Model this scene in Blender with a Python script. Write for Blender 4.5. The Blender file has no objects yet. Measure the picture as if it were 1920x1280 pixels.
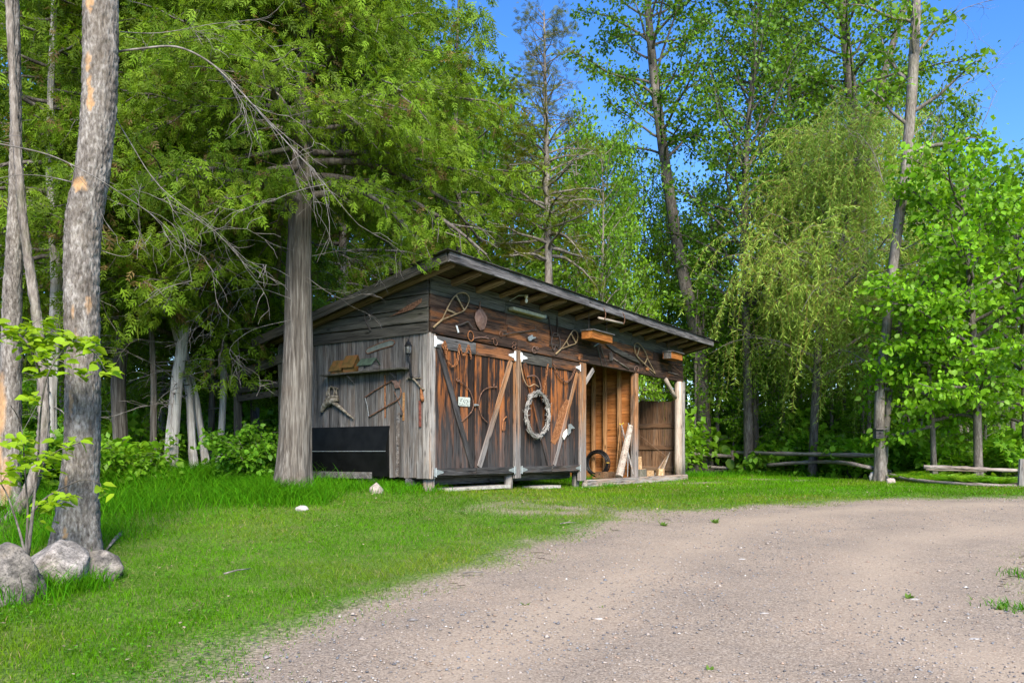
import bpy, bmesh, math, random
import numpy as np
from mathutils import Vector, Matrix
R = math.radians

# ---------------------------------------------------------------- camera, sky, sun, exposure
F, CX, HY, EYE = 1490.0, 960.0, 850.0, 1.3        # focal length in photo pixels, principal column, horizon row, eye height
sc = bpy.context.scene
COL = sc.collection
cam = bpy.data.cameras.new('camera')
cam.lens = F / 1920.0 * 36.0
cam.sensor_width = 36.0
cam.sensor_fit = 'HORIZONTAL'
cam.shift_y = (HY - 640.0) / 1920.0
cam.clip_end = 2000.0
camo = bpy.data.objects.new('camera', cam)
camo.location = (0, 0, EYE)
camo.rotation_euler = (R(90), 0, 0)
COL.objects.link(camo)
sc.camera = camo

SUN_EL, SUN_AZ = 37.0, 169.0                       # azimuth clockwise from +Y (the view direction)
world = bpy.data.worlds.new('World')
sc.world = world
world.use_nodes = True
wn, wl = world.node_tree.nodes, world.node_tree.links
for n_ in list(wn):
    wn.remove(n_)
w_out = wn.new('ShaderNodeOutputWorld')
w_bg = wn.new('ShaderNodeBackground')
w_sky = wn.new('ShaderNodeTexSky')
w_sky.sky_type = 'NISHITA'
w_sky.sun_disc = False
w_sky.sun_elevation = R(SUN_EL)
w_sky.sun_rotation = R(SUN_AZ)
w_sky.air_density = 1.0
w_sky.dust_density = 0.25
w_sky.ozone_density = 3.0
w_bg.inputs['Strength'].default_value = 0.125
w_hs = wn.new('ShaderNodeHueSaturation')
w_hs.inputs['Saturation'].default_value = 1.30
w_hs.inputs['Hue'].default_value = 0.512
wl.new(w_sky.outputs['Color'], w_hs.inputs['Color'])
wl.new(w_hs.outputs['Color'], w_bg.inputs['Color'])
wl.new(w_bg.outputs['Background'], w_out.inputs['Surface'])

sun = bpy.data.lights.new('sun', 'SUN')
sun.energy = 3.5
sun.angle = R(28.0)
sun.color = (1.0, 0.91, 0.76)
suno = bpy.data.objects.new('sun', sun)
sd = Vector((math.sin(R(SUN_AZ)) * math.cos(R(SUN_EL)), math.cos(R(SUN_AZ)) * math.cos(R(SUN_EL)), math.sin(R(SUN_EL))))
suno.rotation_euler = (-sd).to_track_quat('-Z', 'Y').to_euler()
suno.location = (6, -8, 14)
COL.objects.link(suno)

vs = sc.view_settings
vs.view_transform = 'Standard'
vs.look = 'None'
vs.gamma = 1.0
vs.use_curve_mapping = False
vs.exposure = 1.32
sc.render.engine = 'CYCLES'
cy = sc.cycles
cy.max_bounces = 8
cy.diffuse_bounces = 6
cy.glossy_bounces = 2
cy.transmission_bounces = 6
cy.transparent_max_bounces = 4
cy.use_denoising = True
cy.caustics_reflective = False
cy.caustics_refractive = False

# ---------------------------------------------------------------- helpers
rng = np.random.default_rng(7)
random.seed(7)


def sig(t):
    return 1.0 / (1.0 + np.exp(-np.clip(t, -40, 40)))


def gz(x, y):
    """height of the ground"""
    x = np.asarray(x, float)
    y = np.asarray(y, float)
    t = np.clip(y, -6, None)
    q = (14 - t) / 1.5
    z = 0.045 * (14 - 1.5 * np.logaddexp(0, q))
    z = z + 0.23 * np.exp(-(((x + 3) / 3.5) ** 2 + ((y - 12.2) / 2.6) ** 2))
    z = z + 0.10 * np.clip(np.hypot(x, y) - 36, 0, 60)
    z = z + 0.33 * sig((y - 14) / 1.5) * sig((-x - 4) / 1.2)
    z = z + 0.012 * np.sin(x * 1.7 + 0.6 * y) * np.cos(y * 1.3) + 0.006 * np.sin(x * 4.1 - y * 3.3)
    return z


def g1(x, y):
    return float(gz(x, y))


def P(px, py, d):
    return Vector(((px - CX) / F * d, d, EYE + (HY - py) / F * d))


def G(px, py):
    """where the photo's ray through a ground pixel meets the ground"""
    lo, hi = 1.0, 60.0
    for _ in range(60):
        m = 0.5 * (lo + hi)
        x = (px - CX) / F * m
        if EYE + (HY - py) / F * m > g1(x, m):
            lo = m
        else:
            hi = m
    return Vector(((px - CX) / F * lo, lo, g1((px - CX) / F * lo, lo)))


def vnoise(x, y, seed=0, period=None):
    """smooth 2-D value noise in 0..1, x may be periodic"""
    xi, yi = np.floor(x).astype(int), np.floor(y).astype(int)
    fx, fy = x - xi, y - yi
    fx, fy = fx * fx * (3 - 2 * fx), fy * fy * (3 - 2 * fy)

    def h(a, b):
        if period:
            a = np.mod(a, period)
        n = (a * 374761393 + b * 668265263 + seed * 974634777) & 0xFFFFFFFF
        n = ((n ^ (n >> 13)) * 1274126177) & 0xFFFFFFFF
        return ((n ^ (n >> 16)) & 0xFFFF) / 65535.0
    return (h(xi, yi) * (1 - fx) + h(xi + 1, yi) * fx) * (1 - fy) + (h(xi, yi + 1) * (1 - fx) + h(xi + 1, yi + 1) * fx) * fy


def worley(x, y, period, seed=0):
    """distance to the nearest and second nearest jittered cell point; x periodic; also a cell value"""
    xi, yi = np.floor(x).astype(int), np.floor(y).astype(int)
    d1 = np.full(x.shape, 9.0)
    d2 = np.full(x.shape, 9.0)
    val = np.zeros(x.shape)
    for dx in (-1, 0, 1):
        for dy in (-1, 0, 1):
            a, b = xi + dx, yi + dy
            am = np.mod(a, period)

            def h(s):
                n = (am * 374761393 + b * 668265263 + (seed + s) * 974634777) & 0xFFFFFFFF
                n = ((n ^ (n >> 13)) * 1274126177) & 0xFFFFFFFF
                return ((n ^ (n >> 16)) & 0xFFFF) / 65535.0
            d = np.hypot(a + h(1) - x, b + h(2) - y)
            v = h(3)
            new = d < d1
            d2 = np.where(new, d1, np.minimum(d2, d))
            val = np.where(new, v, val)
            d1 = np.where(new, d, d1)
    return d1, d2, val


class MB:
    """collects vertices and faces of ONE mesh"""

    def __init__(s):
        s.v, s.f, s.n = [], [], 0

    def add(s, v, f):
        v = np.asarray(v, float).reshape(-1, 3)
        s.v.append(v)
        s.f.extend([tuple(int(i) + s.n for i in q) for q in f])
        s.n += len(v)
        return s

    def tube(s, pts, r, n=6, closed=False, cap=True):
        p = np.array([tuple(q) for q in pts], float)
        m = len(p)
        rr = np.full(m, r, float) if np.isscalar(r) else np.asarray(r, float)
        if closed:
            t = np.roll(p, -1, 0) - np.roll(p, 1, 0)
        else:
            t = np.gradient(p, axis=0)
        t /= np.maximum(np.linalg.norm(t, axis=1), 1e-9)[:, None]
        ref = np.array([0, 0, 1.0]) if abs(t[0][2]) < 0.9 else np.array([1.0, 0, 0])
        a = np.empty_like(t)
        u = ref - t[0] * ref.dot(t[0])
        a[0] = u / np.linalg.norm(u)
        for i in range(1, m):
            u = a[i - 1] - t[i] * a[i - 1].dot(t[i])
            nn = np.linalg.norm(u)
            a[i] = u / nn if nn > 1e-6 else a[i - 1]
        b = np.cross(t, a)
        ang = np.arange(n) * 2 * math.pi / n
        v = p[:, None] + rr[:, None, None] * (np.cos(ang)[None, :, None] * a[:, None] + np.sin(ang)[None, :, None] * b[:, None])
        f = []
        for i in range(m if closed else m - 1):
            j = (i + 1) % m
            for k in range(n):
                l = (k + 1) % n
                f.append((i * n + k, i * n + l, j * n + l, j * n + k))
        if cap and not closed:
            f.append(tuple(range(n - 1, -1, -1)))
            f.append(tuple((m - 1) * n + k for k in range(n)))
        return s.add(v.reshape(-1, 3), f)

    def box(s, c, size, rot=None):
        h = np.array(size, float) / 2
        v = np.array([(x, y, z) for x in (-1, 1) for y in (-1, 1) for z in (-1, 1)], float) * h
        if rot is not None:
            v = v @ np.array(rot.to_3x3()).T
        v = v + np.array(tuple(c))
        return s.add(v, [(0, 1, 3, 2), (4, 6, 7, 5), (0, 4, 5, 1), (2, 3, 7, 6), (0, 2, 6, 4), (1, 5, 7, 3)])

    def prism(s, poly, nrm, th):
        """a flat outline (3-D points in one plane) given a thickness along nrm"""
        p = np.array([tuple(q) for q in poly], float)
        nv = np.array(tuple(nrm), float) * th
        k = len(p)
        v = np.vstack([p, p + nv])
        f = [tuple(range(k)), tuple(range(2 * k - 1, k - 1, -1))]
        for i in range(k):
            j = (i + 1) % k
            f.append((j, i, i + k, j + k))
        return s.add(v, f)

    def arr(s):
        return np.vstack(s.v)


def mesh_data(name, V, Fc, mat, smooth=False):
    me = bpy.data.meshes.new(name)
    me.from_pydata([tuple(q) for q in V], [], Fc)
    me.validate()
    bm = bmesh.new()
    bm.from_mesh(me)
    bmesh.ops.recalc_face_normals(bm, faces=bm.faces)
    bm.to_mesh(me)
    bm.free()
    if mat:
        me.materials.append(mat)
    if smooth:
        me.polygons.foreach_set('use_smooth', [True] * len(me.polygons))
    return me


def fast_mesh(name, V, T, mat, col=None, smooth=False, extra=None):
    """numpy mesh of equal-sided faces"""
    V = np.ascontiguousarray(V, dtype=np.float32)
    T = np.ascontiguousarray(T, dtype=np.int32)
    k = T.shape[1]
    me = bpy.data.meshes.new(name)
    me.vertices.add(len(V))
    me.vertices.foreach_set('co', V.ravel())
    me.loops.add(T.size)
    me.loops.foreach_set('vertex_index', T.ravel())
    me.polygons.add(len(T))
    me.polygons.foreach_set('loop_start', np.arange(0, T.size, k, dtype=np.int32))
    me.polygons.foreach_set('loop_total', np.full(len(T), k, dtype=np.int32))
    if smooth:
        me.polygons.foreach_set('use_smooth', np.ones(len(T), dtype=bool))
    me.update(calc_edges=True)
    if col is not None:
        at = me.color_attributes.new('Col', 'FLOAT_COLOR', 'POINT')
        c4 = np.ones((len(V), 4), np.float32)
        c4[:, :3] = col
        at.data.foreach_set('color', c4.ravel())
    for key, arr in (extra or {}).items():
        at = me.attributes.new(key, 'FLOAT', 'POINT')
        at.data.foreach_set('value', np.ascontiguousarray(arr, dtype=np.float32))
    if mat:
        me.materials.append(mat)
    return me


def link(name, data, parent=None, M=None):
    o = bpy.data.objects.new(name, data)
    COL.objects.link(o)
    if parent is not None:
        o.parent = parent
    if M is not None:
        o.matrix_basis = M
    return o


def tag(o, label=None, cat=None, group=None, kind=None):
    for k, v in (('label', label), ('category', cat), ('group', group), ('kind', kind)):
        if v:
            o[k] = v
    return o


ID = Matrix.Identity(4)


def thing(name, label, cat, parts, group=None, M=ID, base=None):
    """parts: [(part name, MB or (V,F,...), material[, smooth[, subparts]])]; one part gives one mesh object, several an Empty with children"""
    allv = np.vstack([p[1].arr() for p in parts])
    if base is None:
        c = (allv.min(0) + allv.max(0)) / 2
        c[2] = allv[:, 2].min()
    else:
        c = np.array(tuple(base), float)
    MM = M @ Matrix.Translation(Vector(c))
    if len(parts) == 1 and len(parts[0]) < 5:
        p = parts[0]
        o = link(name, mesh_data(name, p[1].arr() - c, p[1].f, p[2], len(p) > 3 and p[3]), None, MM)
        return tag(o, label, cat, group)
    o = link(name, None, None, MM)
    o.empty_display_size = 0.1
    tag(o, label, cat, group)
    for p in parts:
        ch = link(p[0], mesh_data(p[0], p[1].arr() - c, p[1].f, p[2], len(p) > 3 and p[3]), o)
        for sp in (p[4] if len(p) > 4 else ()):
            link(sp[0], mesh_data(sp[0], sp[1].arr() - c, sp[1].f, sp[2], len(sp) > 3 and sp[3]), ch)
    return o


def copy_tree(o, parent=None):
    c = o.copy()
    COL.objects.link(c)
    c.parent = parent
    for ch in list(o.children):
        copy_tree(ch, c)
    return c


# ---------------------------------------------------------------- materials
def nmat(name):
    m = bpy.data.materials.new(name)
    m.use_nodes = True
    nt = m.node_tree
    b = nt.nodes['Principled BSDF']
    b.inputs['Roughness'].default_value = 0.8
    b.inputs['Specular IOR Level'].default_value = 0.3
    return m, nt, b


def nd(nt, t, **kw):
    n = nt.nodes.new(t)
    for k, v in kw.items():
        if hasattr(n, k) and k not in n.inputs:
            setattr(n, k, v)
        else:
            n.inputs[k].default_value = v
    return n


def ramp(nt, fac, stops):
    n = nt.nodes.new('ShaderNodeValToRGB')
    e = n.color_ramp.elements
    while len(e) < len(stops):
        e.new(0.5)
    for q, (p, c) in zip(e, stops):
        q.position = p
        q.color = (c, c, c, 1) if np.isscalar(c) else (*c, 1)
    nt.links.new(fac, n.inputs[0])
    return n.outputs[0]


def mixc(nt, fac, a, b, mode='MIX'):
    n = nt.nodes.new('ShaderNodeMix')
    n.data_type = 'RGBA'
    n.blend_type = mode
    for i, v in ((0, fac), (6, a), (7, b)):
        if hasattr(v, 'is_linked') or isinstance(v, bpy.types.NodeSocket):
            nt.links.new(v, n.inputs[i])
        elif i == 0:
            n.inputs[0].default_value = v
        else:
            n.inputs[i].default_value = (*v, 1) if len(v) == 3 else v
    return n.outputs[2]


def math_(nt, op, a, b=0.0):
    n = nt.nodes.new('ShaderNodeMath')
    n.operation = op
    for i, v in ((0, a), (1, b)):
        if isinstance(v, bpy.types.NodeSocket):
            nt.links.new(v, n.inputs[i])
        else:
            n.inputs[i].default_value = v
    return n.outputs[0]


def coords(nt, randomize=True):
    tc = nd(nt, 'ShaderNodeTexCoord')
    if not randomize:
        return tc.outputs['Object'], None
    oi = nd(nt, 'ShaderNodeObjectInfo')
    sc_ = nd(nt, 'ShaderNodeVectorMath', operation='SCALE')
    sc_.inputs[0].default_value = (37.0, 91.0, 53.0)
    nt.links.new(oi.outputs['Random'], sc_.inputs['Scale'])
    ad = nd(nt, 'ShaderNodeVectorMath', operation='ADD')
    nt.links.new(tc.outputs['Object'], ad.inputs[0])
    nt.links.new(sc_.outputs[0], ad.inputs[1])
    return ad.outputs[0], oi.outputs['Random']


def noise(nt, vec, scale, s=1.0, detail=6.0, rough=0.6):
    mp = nd(nt, 'ShaderNodeMapping')
    mp.inputs['Scale'].default_value = scale if not np.isscalar(scale) else (scale,) * 3
    nt.links.new(vec, mp.inputs[0])
    n = nd(nt, 'ShaderNodeTexNoise')
    n.inputs['Scale'].default_value = s
    n.inputs['Detail'].default_value = detail
    n.inputs['Roughness'].default_value = rough
    nt.links.new(mp.outputs[0], n.inputs['Vector'])
    return n.outputs['Fac']


def bump(nt, b, h, strength=0.4, dist=0.01):
    n = nd(nt, 'ShaderNodeBump')
    n.inputs['Strength'].default_value = strength
    n.inputs['Distance'].default_value = dist
    nt.links.new(h, n.inputs['Height'])
    nt.links.new(n.outputs[0], b.inputs['Normal'])


def wood(name, dark, mid, light, accent, amt=0.5, vary=0.5, end=None, crack=0.35):
    """weathered board: grain along local X; accent = the other colour it wears to in patches; end = colour the low (-X) end has weathered to"""
    m, nt, b = nmat(name)
    vec, rnd = coords(nt)
    g1_ = noise(nt, vec, (2.4, 46, 46), 1.0, 9, 0.72)
    g2_ = noise(nt, vec, (0.6, 10, 10), 1.0, 5, 0.6)
    gg = math_(nt, 'ADD', math_(nt, 'MULTIPLY', g1_, 0.5), math_(nt, 'MULTIPLY', g2_, 0.5))
    base = ramp(nt, gg, [(0.36, dark), (0.5, mid), (0.66, light)])
    pt = noise(nt, vec, (1.3, 8.0, 8.0), 1.0, 6, 0.65)
    sh = math_(nt, 'MULTIPLY_ADD', rnd, 0.2)
    sh.node.inputs[2].default_value = -0.1
    pt2 = math_(nt, 'ADD', pt, sh)
    pm = math_(nt, 'MULTIPLY', ramp(nt, pt2, [(0.50, 0.0), (0.60, 1.0)]), amt)
    acc = mixc(nt, gg, tuple(c * 0.45 for c in accent), tuple(min(1, c * 1.5) for c in accent))
    c = mixc(nt, pm, base, acc)
    if end is not None:
        tc = nd(nt, 'ShaderNodeTexCoord')
        sx = nd(nt, 'ShaderNodeSeparateXYZ')
        nt.links.new(tc.outputs['Object'], sx.inputs[0])
        wob = math_(nt, 'ADD', sx.outputs[0], math_(nt, 'MULTIPLY', noise(nt, vec, (0.5, 12, 12), 1.0, 3), 1.3))
        em = ramp(nt, wob, [(0.0, 1.0), (0.75, 0.0)])
        em = math_(nt, 'MULTIPLY', em, 0.85)
        ec = mixc(nt, gg, tuple(q * 0.35 for q in end), tuple(min(1, q * 1.9) for q in end))
        c = mixc(nt, em, c, ec)
    cr = noise(nt, vec, (2.2, 60, 60), 1.0, 4, 0.6)
    cm = ramp(nt, cr, [(0.36, crack * 0.7), (0.45, 1.0)])
    kv = nd(nt, 'ShaderNodeTexVoronoi')
    km = nd(nt, 'ShaderNodeMapping')
    km.inputs['Scale'].default_value = (1.7, 5.5, 5.5)
    nt.links.new(vec, km.inputs[0])
    nt.links.new(km.outputs[0], kv.inputs['Vector'])
    kv.inputs['Scale'].default_value = 1.0
    kn = ramp(nt, kv.outputs['Distance'], [(0.05, 0.25), (0.13, 1.0)])
    c = mixc(nt, 1.0, c, kn, 'MULTIPLY')
    c = mixc(nt, 1.0, c, cm, 'MULTIPLY')
    v = math_(nt, 'MULTIPLY_ADD', rnd, vary)
    v.node.inputs[2].default_value = 1.0 - vary * 0.5
    hs = nd(nt, 'ShaderNodeHueSaturation')
    nt.links.new(c, hs.inputs['Color'])
    nt.links.new(v, hs.inputs['Value'])
    nt.links.new(hs.outputs[0], b.inputs['Base Color'])
    b.inputs['Roughness'].default_value = 0.88
    b.inputs['Specular IOR Level'].default_value = 0.2
    bump(nt, b, math_(nt, 'ADD', gg, math_(nt, 'MULTIPLY', cm, 0.5)), 0.75, 0.012)
    return m


def plain(name, c, rough=0.6, metal=0.0, var=0.25, scale=14.0, c2=None, bmp=0.25, speck=False):
    """worn paint, metal, stone: a colour broken up by noise"""
    m, nt, b = nmat(name)
    vec, rnd = coords(nt)
    f = noise(nt, vec, scale, 1.0, 6, 0.65)
    c2 = c2 or tuple(min(1, q * (1 + var)) for q in c)
    col = ramp(nt, f, [(0.38, tuple(q * (1 - var) for q in c)), (0.5, c), (0.64, c2)])
    if speck:
        f2 = noise(nt, vec, 62.0, 1.0, 4, 0.7)
        col = mixc(nt, 1.0, col, ramp(nt, f2, [(0.34, 0.35), (0.46, 0.95), (0.62, 1.25)]), 'MULTIPLY')
        f3 = noise(nt, vec, 6.0, 1.0, 6, 0.7)
        col = mixc(nt, math_(nt, 'MULTIPLY', ramp(nt, f3, [(0.55, 0.0), (0.62, 1.0)]), 0.55), col, (0.10, 0.085, 0.06))
        f = math_(nt, 'ADD', f, math_(nt, 'MULTIPLY', f2, 0.35))
    nt.links.new(col, b.inputs['Base Color'])
    b.inputs['Roughness'].default_value = rough
    b.inputs['Metallic'].default_value = metal
    if bmp:
        bump(nt, b, f, bmp, 0.012 if speck else 0.006)
    return m


def leafmat(name, trans=0.38, spec=0.35, rough=0.5, tint=(1.25, 1.15, 0.5)):
    m = bpy.data.materials.new(name)
    m.use_nodes = True
    nt = m.node_tree
    b = nt.nodes['Principled BSDF']
    out = nt.nodes['Material Output']
    a = nd(nt, 'ShaderNodeVertexColor')
    a.layer_name = 'Col'
    nt.links.new(a.outputs[0], b.inputs['Base Color'])
    b.inputs['Roughness'].default_value = rough
    b.inputs['Specular IOR Level'].default_value = spec
    t = nd(nt, 'ShaderNodeBsdfTranslucent')
    nt.links.new(mixc(nt, 1.0, a.outputs[0], tint, 'MULTIPLY'), t.inputs[0])
    mx = nd(nt, 'ShaderNodeMixShader')
    mx.inputs[0].default_value = trans
    nt.links.new(b.outputs[0], mx.inputs[1])
    nt.links.new(t.outputs[0], mx.inputs[2])
    nt.links.new(mx.outputs[0], out.inputs['Surface'])
    return m


def bark(name, dark, mid, light, sx=7.0, sz=1.6, accent=(0.14, 0.16, 0.08), amt=0.25, patch=False):
    m, nt, b = nmat(name)
    vec, rnd = coords(nt)
    f1 = noise(nt, vec, (sx * 4, sx * 4, sz * 4), 1.0, 8, 0.7)
    f2 = noise(nt, vec, (sx, sx, sz), 1.0, 4, 0.6)
    ff = math_(nt, 'ADD', math_(nt, 'MULTIPLY', f1, 0.55), math_(nt, 'MULTIPLY', f2, 0.45))
    c = ramp(nt, ff, [(0.36, dark), (0.5, mid), (0.63, light)])
    li = noise(nt, vec, 2.2, 1.0, 5, 0.65)
    c = mixc(nt, math_(nt, 'MULTIPLY', ramp(nt, li, [(0.52, 0.0), (0.66, 1.0)]), amt), c, accent)
    if patch:
        at = nd(nt, 'ShaderNodeAttribute', attribute_name='bare')
        pc = mixc(nt, f1, (0.20, 0.085, 0.03), (0.66, 0.44, 0.24))
        c = mixc(nt, at.outputs['Fac'], c, pc)
    nt.links.new(c, b.inputs['Base Color'])
    b.inputs['Roughness'].default_value = 0.92
    b.inputs['Specular IOR Level'].default_value = 0.15
    bump(nt, b, ff, 0.7, 0.015)
    return m


W_DOOR = wood('stained_door_wood', (0.010, 0.008, 0.008), (0.030, 0.020, 0.017), (0.085, 0.052, 0.038), (0.26, 0.088, 0.024), 0.85, 1.0, end=(0.045, 0.043, 0.044))
W_HEAD = wood('header_wood', (0.018, 0.012, 0.010), (0.056, 0.034, 0.025), (0.13, 0.085, 0.062), (0.21, 0.082, 0.030), 0.75, 0.7)
W_GREY = wood('grey_weathered_wood', (0.040, 0.037, 0.036), (0.125, 0.120, 0.118), (0.28, 0.27, 0.26), (0.095, 0.068, 0.050), 0.5, 0.55)
W_GABLE = wood('gable_wood', (0.026, 0.025, 0.022), (0.072, 0.068, 0.060), (0.15, 0.14, 0.12), (0.060, 0.062, 0.040), 0.4, 0.5)
W_POST = wood('pale_post_wood', (0.12, 0.105, 0.095), (0.29, 0.265, 0.245), (0.48, 0.45, 0.42), (0.33, 0.20, 0.115), 0.45, 0.3)
W_PARC = wood('door_post_wood', (0.08, 0.055, 0.04), (0.20, 0.125, 0.08), (0.38, 0.27, 0.19), (0.36, 0.15, 0.05), 0.6, 0.3, end=(0.17, 0.165, 0.165))
W_IN = wood('unweathered_inner_wood', (0.20, 0.070, 0.018), (0.36, 0.135, 0.036), (0.50, 0.22, 0.075), (0.22, 0.10, 0.05), 0.35, 0.45, crack=0.5)
W_STUD = wood('stud_wood', (0.20, 0.095, 0.035), (0.37, 0.19, 0.08), (0.52, 0.31, 0.15), (0.24, 0.14, 0.08), 0.35, 0.25, crack=0.5)
W_PANEL = wood('end_panel_wood', (0.075, 0.038, 0.020), (0.17, 0.092, 0.050), (0.28, 0.17, 0.10), (0.11, 0.085, 0.065), 0.5, 0.45)
W_DARK = wood('dark_fascia_wood', (0.045, 0.042, 0.045), (0.125, 0.12, 0.124), (0.29, 0.28, 0.285), (0.05, 0.045, 0.045), 0.5, 0.2)
W_BLACK = wood('blackened_wood', (0.018, 0.017, 0.018), (0.050, 0.047, 0.047), (0.13, 0.125, 0.125), (0.10, 0.055, 0.03), 0.4, 0.3)
W_LOG = wood('rafter_log_wood', (0.075, 0.045, 0.026), (0.17, 0.11, 0.062), (0.27, 0.19, 0.115), (0.11, 0.08, 0.055), 0.4, 0.35)
W_DECK = wood('roof_deck_wood', (0.030, 0.021, 0.015), (0.075, 0.055, 0.040), (0.14, 0.105, 0.078), (0.10, 0.055, 0.03), 0.35, 0.5)
W_PEEL = wood('peeled_log_wood', (0.22, 0.17, 0.135), (0.42, 0.35, 0.29), (0.58, 0.51, 0.44), (0.30, 0.21, 0.15), 0.35, 0.2, crack=0.6)
W_RAIL = wood('fence_rail_wood', (0.075, 0.058, 0.050), (0.19, 0.155, 0.135), (0.34, 0.30, 0.27), (0.15, 0.10, 0.075), 0.4, 0.4)
W_FENCE = wood('silvered_fence_wood', (0.13, 0.105, 0.09), (0.30, 0.255, 0.225), (0.48, 0.43, 0.385), (0.22, 0.15, 0.11), 0.4, 0.3)
W_TAN = wood('tan_ash_wood', (0.14, 0.095, 0.05), (0.29, 0.21, 0.12), (0.44, 0.35, 0.22), (0.17, 0.11, 0.06), 0.3, 0.2, crack=0.6)
W_ORANGE = wood('orange_cedar_wood', (0.20, 0.065, 0.015), (0.36, 0.13, 0.03), (0.48, 0.21, 0.06), (0.22, 0.085, 0.03), 0.3, 0.2, crack=0.6)
RUST = plain('rusty_iron', (0.165, 0.085, 0.055), 0.75, 0.25, 0.5, 30.0, (0.28, 0.15, 0.095))
RUSTO = plain('orange_rust', (0.27, 0.105, 0.04), 0.85, 0.1, 0.45, 30.0, (0.38, 0.18, 0.08))
RUSTP = plain('dull_rusted_sheet', (0.20, 0.12, 0.095), 0.7, 0.2, 0.3, 16.0, (0.25, 0.17, 0.14))
IRON = plain('dark_iron', (0.085, 0.072, 0.066), 0.6, 0.4, 0.4, 30.0)
BLACKM = plain('black_painted_metal', (0.014, 0.014, 0.015), 0.4, 0.2, 0.3, 20.0, bmp=0.05)
BLACKP = plain('black_glossy_panel', (0.006, 0.0065, 0.0065), 0.5, 0.0, 0.35, 5.0, bmp=0.03)
BLACKP.node_tree.nodes['Principled BSDF'].inputs['Specular IOR Level'].default_value = 0.15
HOSE = plain('black_hose_plastic', (0.012, 0.012, 0.014), 0.35, 0.0, 0.3, 20.0, bmp=0.0)
WHITE = plain('white_painted_metal', (0.72, 0.73, 0.73), 0.45, 0.1, 0.15, 30.0, bmp=0.1)
GALV = plain('galvanised_metal', (0.42, 0.44, 0.44), 0.45, 0.6, 0.25, 40.0, bmp=0.1)
ENAMEL = plain('chipped_white_enamel', (0.74, 0.72, 0.66), 0.5, 0.0, 0.12, 25.0, bmp=0.05)
CREAM = plain('cream_lamp_housing', (0.42, 0.39, 0.27), 0.5, 0.0, 0.2, 12.0, bmp=0.05)
PLATE = plain('pale_plate_paint', (0.46, 0.50, 0.44), 0.6, 0.0, 0.3, 45.0, (0.56, 0.58, 0.55), bmp=0.1)
INK = plain('dark_plate_marks', (0.07, 0.08, 0.075), 0.6, 0.0, 0.3, 40.0, bmp=0.0)
OCHRE = plain('rusted_ochre_tin', (0.125, 0.080, 0.024), 0.7, 0.1, 0.45, 9.0, (0.18, 0.075, 0.025), bmp=0.15)
GREENR = plain('dull_green_roof', (0.055, 0.085, 0.062), 0.75, 0.0, 0.3, 16.0)
BARGREY = plain('grey_green_steel_bar', (0.17, 0.20, 0.185), 0.55, 0.3, 0.25, 12.0, (0.23, 0.24, 0.21))
SHING = plain('black_shingle', (0.022, 0.021, 0.021), 0.95, 0.0, 0.5, 60.0, (0.05, 0.042, 0.038), bmp=0.6)
STONE = plain('grey_granite', (0.25, 0.225, 0.20), 0.9, 0.0, 0.35, 11.0, (0.42, 0.375, 0.335), bmp=1.0, speck=True)
STONE2 = plain('brown_granite', (0.15, 0.135, 0.118), 0.9, 0.0, 0.5, 12.0, (0.30, 0.265, 0.23), bmp=1.0, speck=True)
STONEW = plain('white_quartz', (0.40, 0.375, 0.345), 0.85, 0.0, 0.25, 18.0, (0.52, 0.495, 0.455), bmp=0.5)
STONEP = plain('pink_grey_stone', (0.36, 0.30, 0.27), 0.9, 0.0, 0.3, 18.0, bmp=0.6)
CONC = plain('pale_plank_grey', (0.40, 0.37, 0.33), 0.9, 0.0, 0.3, 14.0, bmp=0.4)
YELLOW = plain('faded_yellow_plastic', (0.55, 0.36, 0.05), 0.5, 0.0, 0.2, 20.0, bmp=0.0)
ROPE = plain('pale_rope', (0.40, 0.27, 0.16), 0.9, 0.0, 0.3, 60.0)
LEATHER = plain('dark_leather', (0.028, 0.019, 0.015), 0.7, 0.0, 0.3, 30.0)
TWIG = plain('bleached_twig', (0.27, 0.255, 0.235), 0.9, 0.0, 0.5, 40.0, (0.45, 0.43, 0.40), bmp=0.2)
DRIFT = plain('driftwood', (0.17, 0.145, 0.11), 0.9, 0.0, 0.45, 18.0, (0.33, 0.30, 0.25), bmp=0.8)
SPLIT = plain('fresh_split_wood', (0.50, 0.31, 0.16), 0.85, 0.0, 0.3, 22.0, (0.64, 0.47, 0.29), bmp=0.4)
GLASSM, gnt, gb = nmat('lantern_glass')
gb.inputs['Base Color'].default_value = (0.9, 0.93, 0.93, 1)
gb.inputs['Roughness'].default_value = 0.08
gb.inputs['Transmission Weight'].default_value = 0.92
gb.inputs['IOR'].default_value = 1.2
BARK_GREY = bark('plated_grey_bark', (0.055, 0.046, 0.040), (0.175, 0.155, 0.138), (0.34, 0.315, 0.29), 12, 4.0, (0.11, 0.085, 0.06), 0.35, patch=True)
BARK_CEDAR = bark('stringy_cedar_bark', (0.040, 0.033, 0.028), (0.115, 0.100, 0.086), (0.245, 0.225, 0.20), 16, 0.6, (0.13, 0.10, 0.075), 0.4)
BARK_PALE = bark('pale_cedar_bark', (0.20, 0.185, 0.17), (0.40, 0.375, 0.35), (0.56, 0.54, 0.51), 13, 0.7, (0.28, 0.25, 0.21), 0.2)
BARK_DARK = bark('dark_furrowed_bark', (0.050, 0.042, 0.037), (0.115, 0.10, 0.09), (0.22, 0.20, 0.18), 9, 1.8)
BARK_MID = bark('grey_brown_bark', (0.085, 0.072, 0.062), (0.19, 0.165, 0.145), (0.33, 0.30, 0.27), 9, 1.8)
DEADTWIG = plain('grey_dead_twig', (0.17, 0.15, 0.135), 0.9, 0.0, 0.35, 12.0, (0.29, 0.27, 0.25), bmp=0.2)
LEAF = leafmat('broad_leaf', 0.45)
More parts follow.
